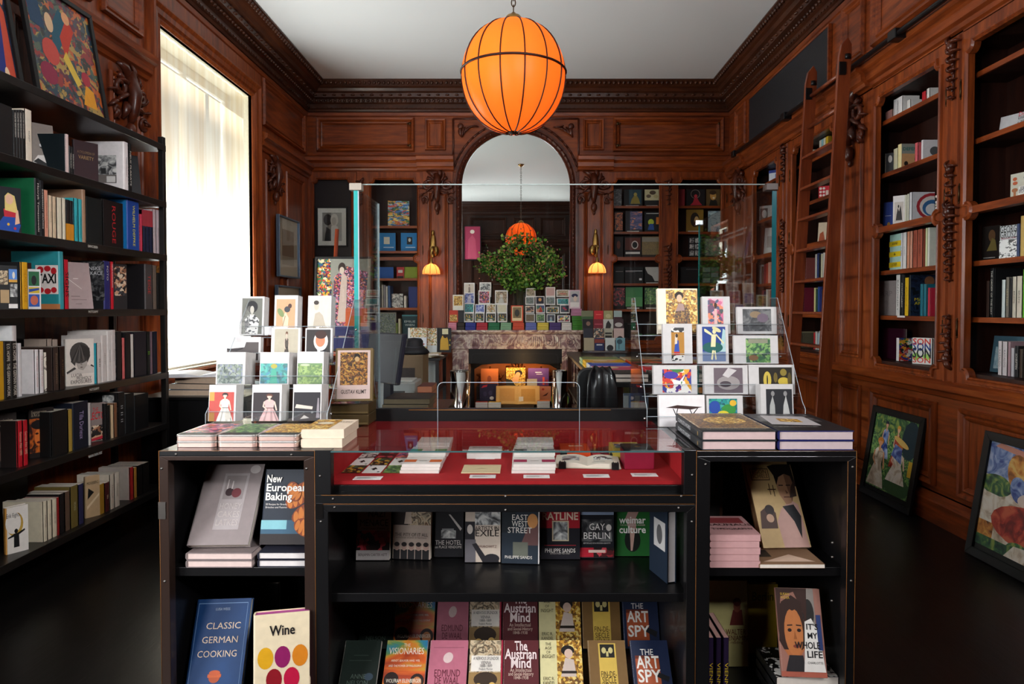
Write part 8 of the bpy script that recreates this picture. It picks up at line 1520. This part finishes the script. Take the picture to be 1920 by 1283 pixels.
for k in range(6): LAY(f'brick red paperback at the desk edge, {("lowest", "second", "third", "fourth", "fifth", "top")[k]} of its pile', -.58, -.50, 3.6, .2, .7985+.034*k, .033, ('#8a3a24', '#5a2a24')[k % 2], hard=False, pages='#a8684c', group='red paperbacks on the cash desk')
mb = MB(); mb.lathe([(.0, .0), (.09, .0), (.10, .012), (.085, .03), (.06, .05), (.058, .085), (.045, .1), (0, .105)], (0, 0, 0), 0, 24); o = mb.build('felt_hat', C('#15161a', .6), None, (-.66, 4.32, 1.131-.332+.0), (0, 0, 0)); o.location = (-.715, 4.32, 1.1305); tag(o, 'black rounded felt hat lying on the brown box', 'hat')
mb = MB(); mb.tube([(.062*math.cos(q), .062*math.sin(q), .045) for q in [2*math.pi*i/24 for i in range(25)]], .006, 0, 6, False); mb.build('hat_band', '#2a2a30', o)
# ---- paper-strewn table by the fireplace
pt = empty('side_table', (-1.15, 8.2, 0), 'small dark table strewn with papers beside the fireplace', 'table')
mb = MB(); mb.box((-1.62, 7.75, .82), (-.98, 8.55, .85)); mb.build('table_top', BLKM, pt, world=True, bevel=.003)
for x in (-1.58, -1.02):
    for y in (7.8, 8.5): mb = MB(); mb.box((x-.02, y-.02, 0), (x+.02, y+.02, .82)); mb.build('leg', BLKM, pt, world=True)
mb = MB(); mb.box((-1.60, 7.8, .45), (-1.0, 8.5, .47)); mb.build('lower_shelf', BLKM, pt, world=True)
for k, (x0, x1, y0, y1, c, n, rz) in enumerate(((-1.6, -1.3, 7.78, 8.05, '#dfe4e2', 'white open leaflet', 4), (-1.32, -1.05, 7.8, 8.1, '#e6dcc0', 'cream paper sheet', -12), (-1.22, -1.0, 7.9, 8.2, '#ecebe4', 'white paper sheet', 20), (-1.5, -1.2, 8.0, 8.2, '#c8d4d8', 'pale blue folder', -5))):
    o = flat('paper_sheet', f'{n} lying on the small table by the fireplace', 'paper', x0, x1, y0, y1, .8505+.006*k, .005, c); o.rotation_euler = (0, 0, R(rz))
GT = 'books standing on the small table'
FACE('white calendar with brown and yellow leaf pattern', 765, 800, 615, .8755, (0, 8.3), 0, t=.02, col='#e0ded8', group=GT, name='wall_calendar', cat='calendar', hard=False, pg=False, art='@floral', rc=(.12, 0, .88, 1), shapes=[('r', 0, .26, 1, .36, '#dfdfe6'), ('r', .05, .5, .5, .03, '#aaa'), ('r', .05, .32, .1, .06, '#333'), ('r', .8, .32, .06, .06, '#a33')])
FACE('white flowery book beside the calendar', 801, 819, 616, .8755, (0, 8.35), 0, t=.03, col='#cfd4d4', group=GT, art='@floral', rc=(0, .3, 1, .7))
FACE('dark book with golden round figure on small table', 818, 846, 615, .8755, (0, 8.38), 0, t=.025, col='#23262a', group=GT, shapes=[('p', [(.25, .1), (.85, .1), (.8, .5), (.7, .68), (.4, .68), (.28, .5)], '#d0a23c'), ('e', .6, .68, .14, .1, '#2a1c14'), ('r', .4, .74, .4, .22, '#e0d8b0'), ('e', .9, .3, .05, .04, '#c8a848'), ('e', .92, .5, .04, .04, '#c8a848')])
LAY('thick cream catalogue under the loose papers by the fireplace', -1.12, -1.0, 7.78, .25, .8505+.03, .02, '#d8d0b0', hard=False)
FACE('framed certificate on the lower shelf of small table', 800, 822, 674, .4705, (0, 8.1), 0, t=.02, col='#c8ccc8', name='certificate', cat='frame', hard=False, pg=False, shapes=[('r', .15, .1, .7, .8, '#b0b4b0')])
FACE('lavender box file on the lower shelf of small table', 782, 797, 676, .4705, (0, 8.2), 0, t=.1, col='#8a7a8c', name='box_file', cat='box', hard=False, pg=False)
# ================================================================== WINDOW SIDE: LOW CABINET, EASEL, FRAMES
lc = empty('low_cabinet', (-2.4, 5.3, 0), 'low black cabinet under the tall window with magazines on top', 'cabinet')
mb = MB(); mb.box((-2.75, 4.76, 0), (-2.02, 5.95, .77)); mb.build('cabinet_body', BLKM, lc, world=True, bevel=.003)
mb = MB(); mb.box((-2.77, 4.74, .77), (-2.0, 5.97, .792)); mb.build('cabinet_top', BLKM, lc, world=True, bevel=.002)
mb = MB(); mb.box((-2.0195, 4.8, .05), (-2.005, 5.34, .75)); mb.build('door', BLKM, lc, world=True, bevel=.002); mb = MB(); mb.box((-2.0195, 5.36, .05), (-2.005, 5.9, .75)); mb.build('door', BLKM, lc, world=True, bevel=.002)
for k in range(3): LAY(f'{("blue-grey glossy", "black glossy", "tan-edged white")[k]} magazine in the window pile, {LV[k]}', -2.62+.02*k, -2.22+.03*k, 4.82+.02*k, .32, .7925+.042*k, .04, ('#4a6478', '#17191c', '#d0b8a0')[k], hard=False, group='magazines on the low cabinet', pages='#c8b098', yaw=-6*k)
open_book('large open white book on top of the window-side magazines', (-2.40, 5.02, .9215), .62, .34, 8, None, cover='#8a6a50', pcol='#e8e8ea', thick=.03)
open_book('open bluish picture book lying on the low cabinet', (-2.28, 5.5, .797), .5, .36, -4, None, cover='#22262a', pcol='#b8c8d4', thick=.02, shapesR=[(.1, .1, .8, .8, '@skyblue')])
ea = empty('painter_easel', (-2.06, 7.3, 0), 'reddish wooden easel carrying the flower-dress print', 'easel')
EW = C('#8a3a20', .4)
mb = MB(); mb.tube([(-2.10, 7.02, .0), (-2.06, 7.36, 2.30)], .022, 0, 6); mb.build('mast', EW, ea, world=True)
mb = MB(); mb.box((-2.13, 7.24, 1.93), (-1.98, 7.31, 1.97)); mb.build('clamp', EW, ea, world=True, bevel=.003)
for dx in (-.38, .38): mb = MB(); mb.tube([(-2.08+dx, 6.98, 0), (-2.08+dx*.25, 7.26, 1.7)], .02, 0, 6); mb.build('leg', EW, ea, world=True)
mb = MB(); mb.tube([(-2.08, 7.75, 0), (-2.08, 7.36, 1.8)], .02, 0, 6); mb.build('leg', EW, ea, world=True)
mb = MB(); mb.box((-2.45, 6.98, .93), (-1.7, 7.08, .97)); mb.build('ledge', EW, ea, world=True, bevel=.003)
a, b = aty(583, 500, 7.05), aty(676, 507, 7.05); wf = b.x-a.x+.1
framed('black framed print of woman in flower dress on the easel', wf, 1.02, ((a.x+b.x)/2+.05, 7.09, .971), (R(-7), 0, R(0)), fw=.022, mat_w=0, art='#8a8478', shapes=[('r', 0, .45, .28, .55, '@multi'), ('r', .25, .75, .4, .25, '#9a948a'), ('p', [(.3, .1), (.85, .1), (.95, .85), (.55, .92), (.32, .8)], '@pinkfl'), ('p', [(.4, .3), (.56, .3), (.56, .8), (.46, .86)], '#cbb0a4'), ('e', .46, .9, .07, .06, '#3a2c28'), ('e', .46, .87, .045, .04, '#d8c0b0'), ('r', .55, .25, .4, .2, '#b8502a'), ('r', .3, 0, .7, .25, '#2a2a5a')])
a, b = aty(594, 463, 9.05), aty(652, 463, 9.05); tpz = aty(620, 388, 9.05).z
framed('black framed black-and-white photograph in wide white mount, dark bay', b.x-a.x, tpz-a.z, ((a.x+b.x)/2, 9.055, a.z), (0, 0, 0), fw=.018, mat_w=.06, d=.02, art='#b8b4ac', shapes=[('r', 0, 0, .45, 1, '#8a867e'), ('p', [(.1, 0), (.42, 0), (.42, .4), (.2, .5)], '#2a2828'), ('e', .28, .75, .22, .2, '#1c1a1a'), ('p', [(.45, 0), (.85, 0), (.8, .5), (.6, .6), (.45, .5)], '#e4e0d8'), ('e', .62, .74, .2, .22, '#dcd6cc'), ('e', .6, .7, .12, .14, '#c0b8ae')])
a, b = aty(586, 484, 8.93), aty(664, 484, 8.93)
framed('white-mounted framed picture mostly hidden behind the easel', b.x-a.x, 1.1, ((a.x+b.x)/2, 8.96, a.z-1.1), (R(-1), 0, 0), fw=.02, mat_w=.1, art='#a89c8c')
for (y0, y1, z0, z1, lb, m2) in ((7.72, 8.42, 1.80, 2.52, 'silver-edged frame with tan sheet on the dark wall beside the window', .13), (7.66, 8.46, .95, 1.70, 'silver-edged frame with beige sheet, lower on the dark wall', .12)):
    framed(lb, y1-y0, z1-z0, (LX+.045, (y0+y1)/2, z0), (0, 0, R(90)), frmat=C('#5a6878', .3, .4), fw=.02, d=.04, mat_w=m2, matc='#cbb9a2', art='#94755c', shapes=[('r', 0, 0, 1, .25, '#b09a82')])
# ================================================================== POSTERS LEANING AGAINST THE RIGHT-HAND WALL
def leaner(A, B, h, label, **k):
    d = B-A; yaw = math.atan2(d.y, d.x); L = R(9); nx = Vector((math.sin(yaw), -math.cos(yaw), 0))
    c = (A+B)/2-nx*.03
    framed(label, d.length, h, (c.x, c.y, .002+.0), (-L, 0, yaw), **k)
gar = [('e', .2, .85, .2, .16, '@leaf'), ('e', .55, .9, .25, .12, '@leaf'), ('e', .85, .75, .18, .25, '#16303a'), ('e', .15, .35, .18, .1, '#3a4a34'), ('e', .7, .12, .28, .14, '#3a5a38')]
leaner(Vector((2.60, 5.17, 0)), Vector((2.62, 4.53, 0)), .68, 'black framed print of figures in long gowns leaning on the panelling', fw=.05, art='@green', bottom=.03, matc='#0c0c0c', glass=False,
       shapes=gar+fig(.3, .42, .5, '@blues', '#d8a080', '#2a2c38', .5)+fig(.58, .34, .56, '@reds', '#e0b090', '#d89a3c', .42)+fig(.22, .02, .66, '@creams', '#d89a70', '#c87a2c', .62)+fig(.66, .16, .5, '@creams', '#e0b8a0', '#c8702c', .85)+[('p', [(.5, .5), (.74, .42), (.72, .62), (.56, .66)], '@blues'), ('e', .68, .7, .18, .04, '#d8b060', -.3), ('r', .9, .3, .08, .2, '#c8a030')], texts=[('AUGUST MACKE', .24, .055, .012, '#ddd', .3)])
leaner(Vector((2.56, 3.86, 0)), Vector((2.58, 3.02, 0)), .72, 'black framed print with curving red shape leaning on the panelling, at frame edge', fw=.05, art='@creams', bottom=.03, matc='#0c0c0c', glass=False,
       shapes=[('r', 0, .68, 1, .32, '@blues'), ('p', [(.05, .96), (.9, .84), (.9, .92), (.1, 1)], '#c88a78'), ('e', .12, .6, .16, .1, '@leaf'), ('p', [(.0, .3), (.2, .3), (.24, .5), (0, .52)], '@creams'), ('r', 0, .1, .16, .14, '@ochres'), ('r', 0, .0, .5, .1, '@leaf'), ('e', .32, .76, .11, .18, '@ochres', .25), ('e', .34, .62, .08, .12, '@blues', .3), ('e', .46, .55, .12, .07, '#d8c8bc', .2), ('e', .6, .62, .16, .1, '@creams'), ('p', [(.55, .86), (.66, .7), (.8, .66), (.98, .4), (.98, .7), (.75, .88)], '@ochres'), ('e', .48, .3, .36, .19, '@reds'), ('e', .62, .34, .26, .14, '@reds'), ('e', .66, .3, .1, .1, '#d8d0c0'), ('e', .56, .22, .08, .1, '#c0c8d4'), ('e', .42, .07, .12, .09, '@leaf'), ('p', [(.3, 0), (.6, 0), (.56, .14), (.38, .12)], '@creams'), ('e', .84, .12, .2, .12, '#1c1c20')], texts=[('FRANZ MARC AND AUGUST MACKE', .3, .05, .016, '#ddd', .5)])
# pink poster on the wall behind the camera, seen in the mirror
framed('pink framed poster with pale flower on the rear wall, seen in the mirror', .5, .98, (-1.45, -.682, 2.78), (0, 0, R(180)), fw=.03, art='#a83a58', shapes=[('p', [(.2, .02), (.8, .02), (.75, .6), (.5, .75), (.3, .6)], '#c0506a'), ('e', .5, .84, .14, .06, '#e8d8c8')], glass=False, matc='#3a2a30')
# ================================================================== finish: lettering fitted to its width
bpy.context.view_layer.update()
for o, wd in FITS:
    d = o.dimensions.x
    if d > 1e-5: o.scale = (max(.45, min(1.8, wd/d)),)+(1, 1)

DG = bpy.context.evaluated_depsgraph_get(); DG.update()
for o in [q for q in COL.objects if q.type == 'FONT']:
    nm = o.name.split('.')[0]; me = bpy.data.meshes.new_from_object(o.evaluated_get(DG)); me.name = nm
    o.name = 'old'; n = bpy.data.objects.new(nm, me); COL.objects.link(n)
    n.parent = o.parent; n.matrix_parent_inverse = o.matrix_parent_inverse.copy(); n.location = o.location; n.rotation_euler = o.rotation_euler; n.scale = o.scale
    if o.get('label'): n['label'] = o['label']
    bpy.data.objects.remove(o)
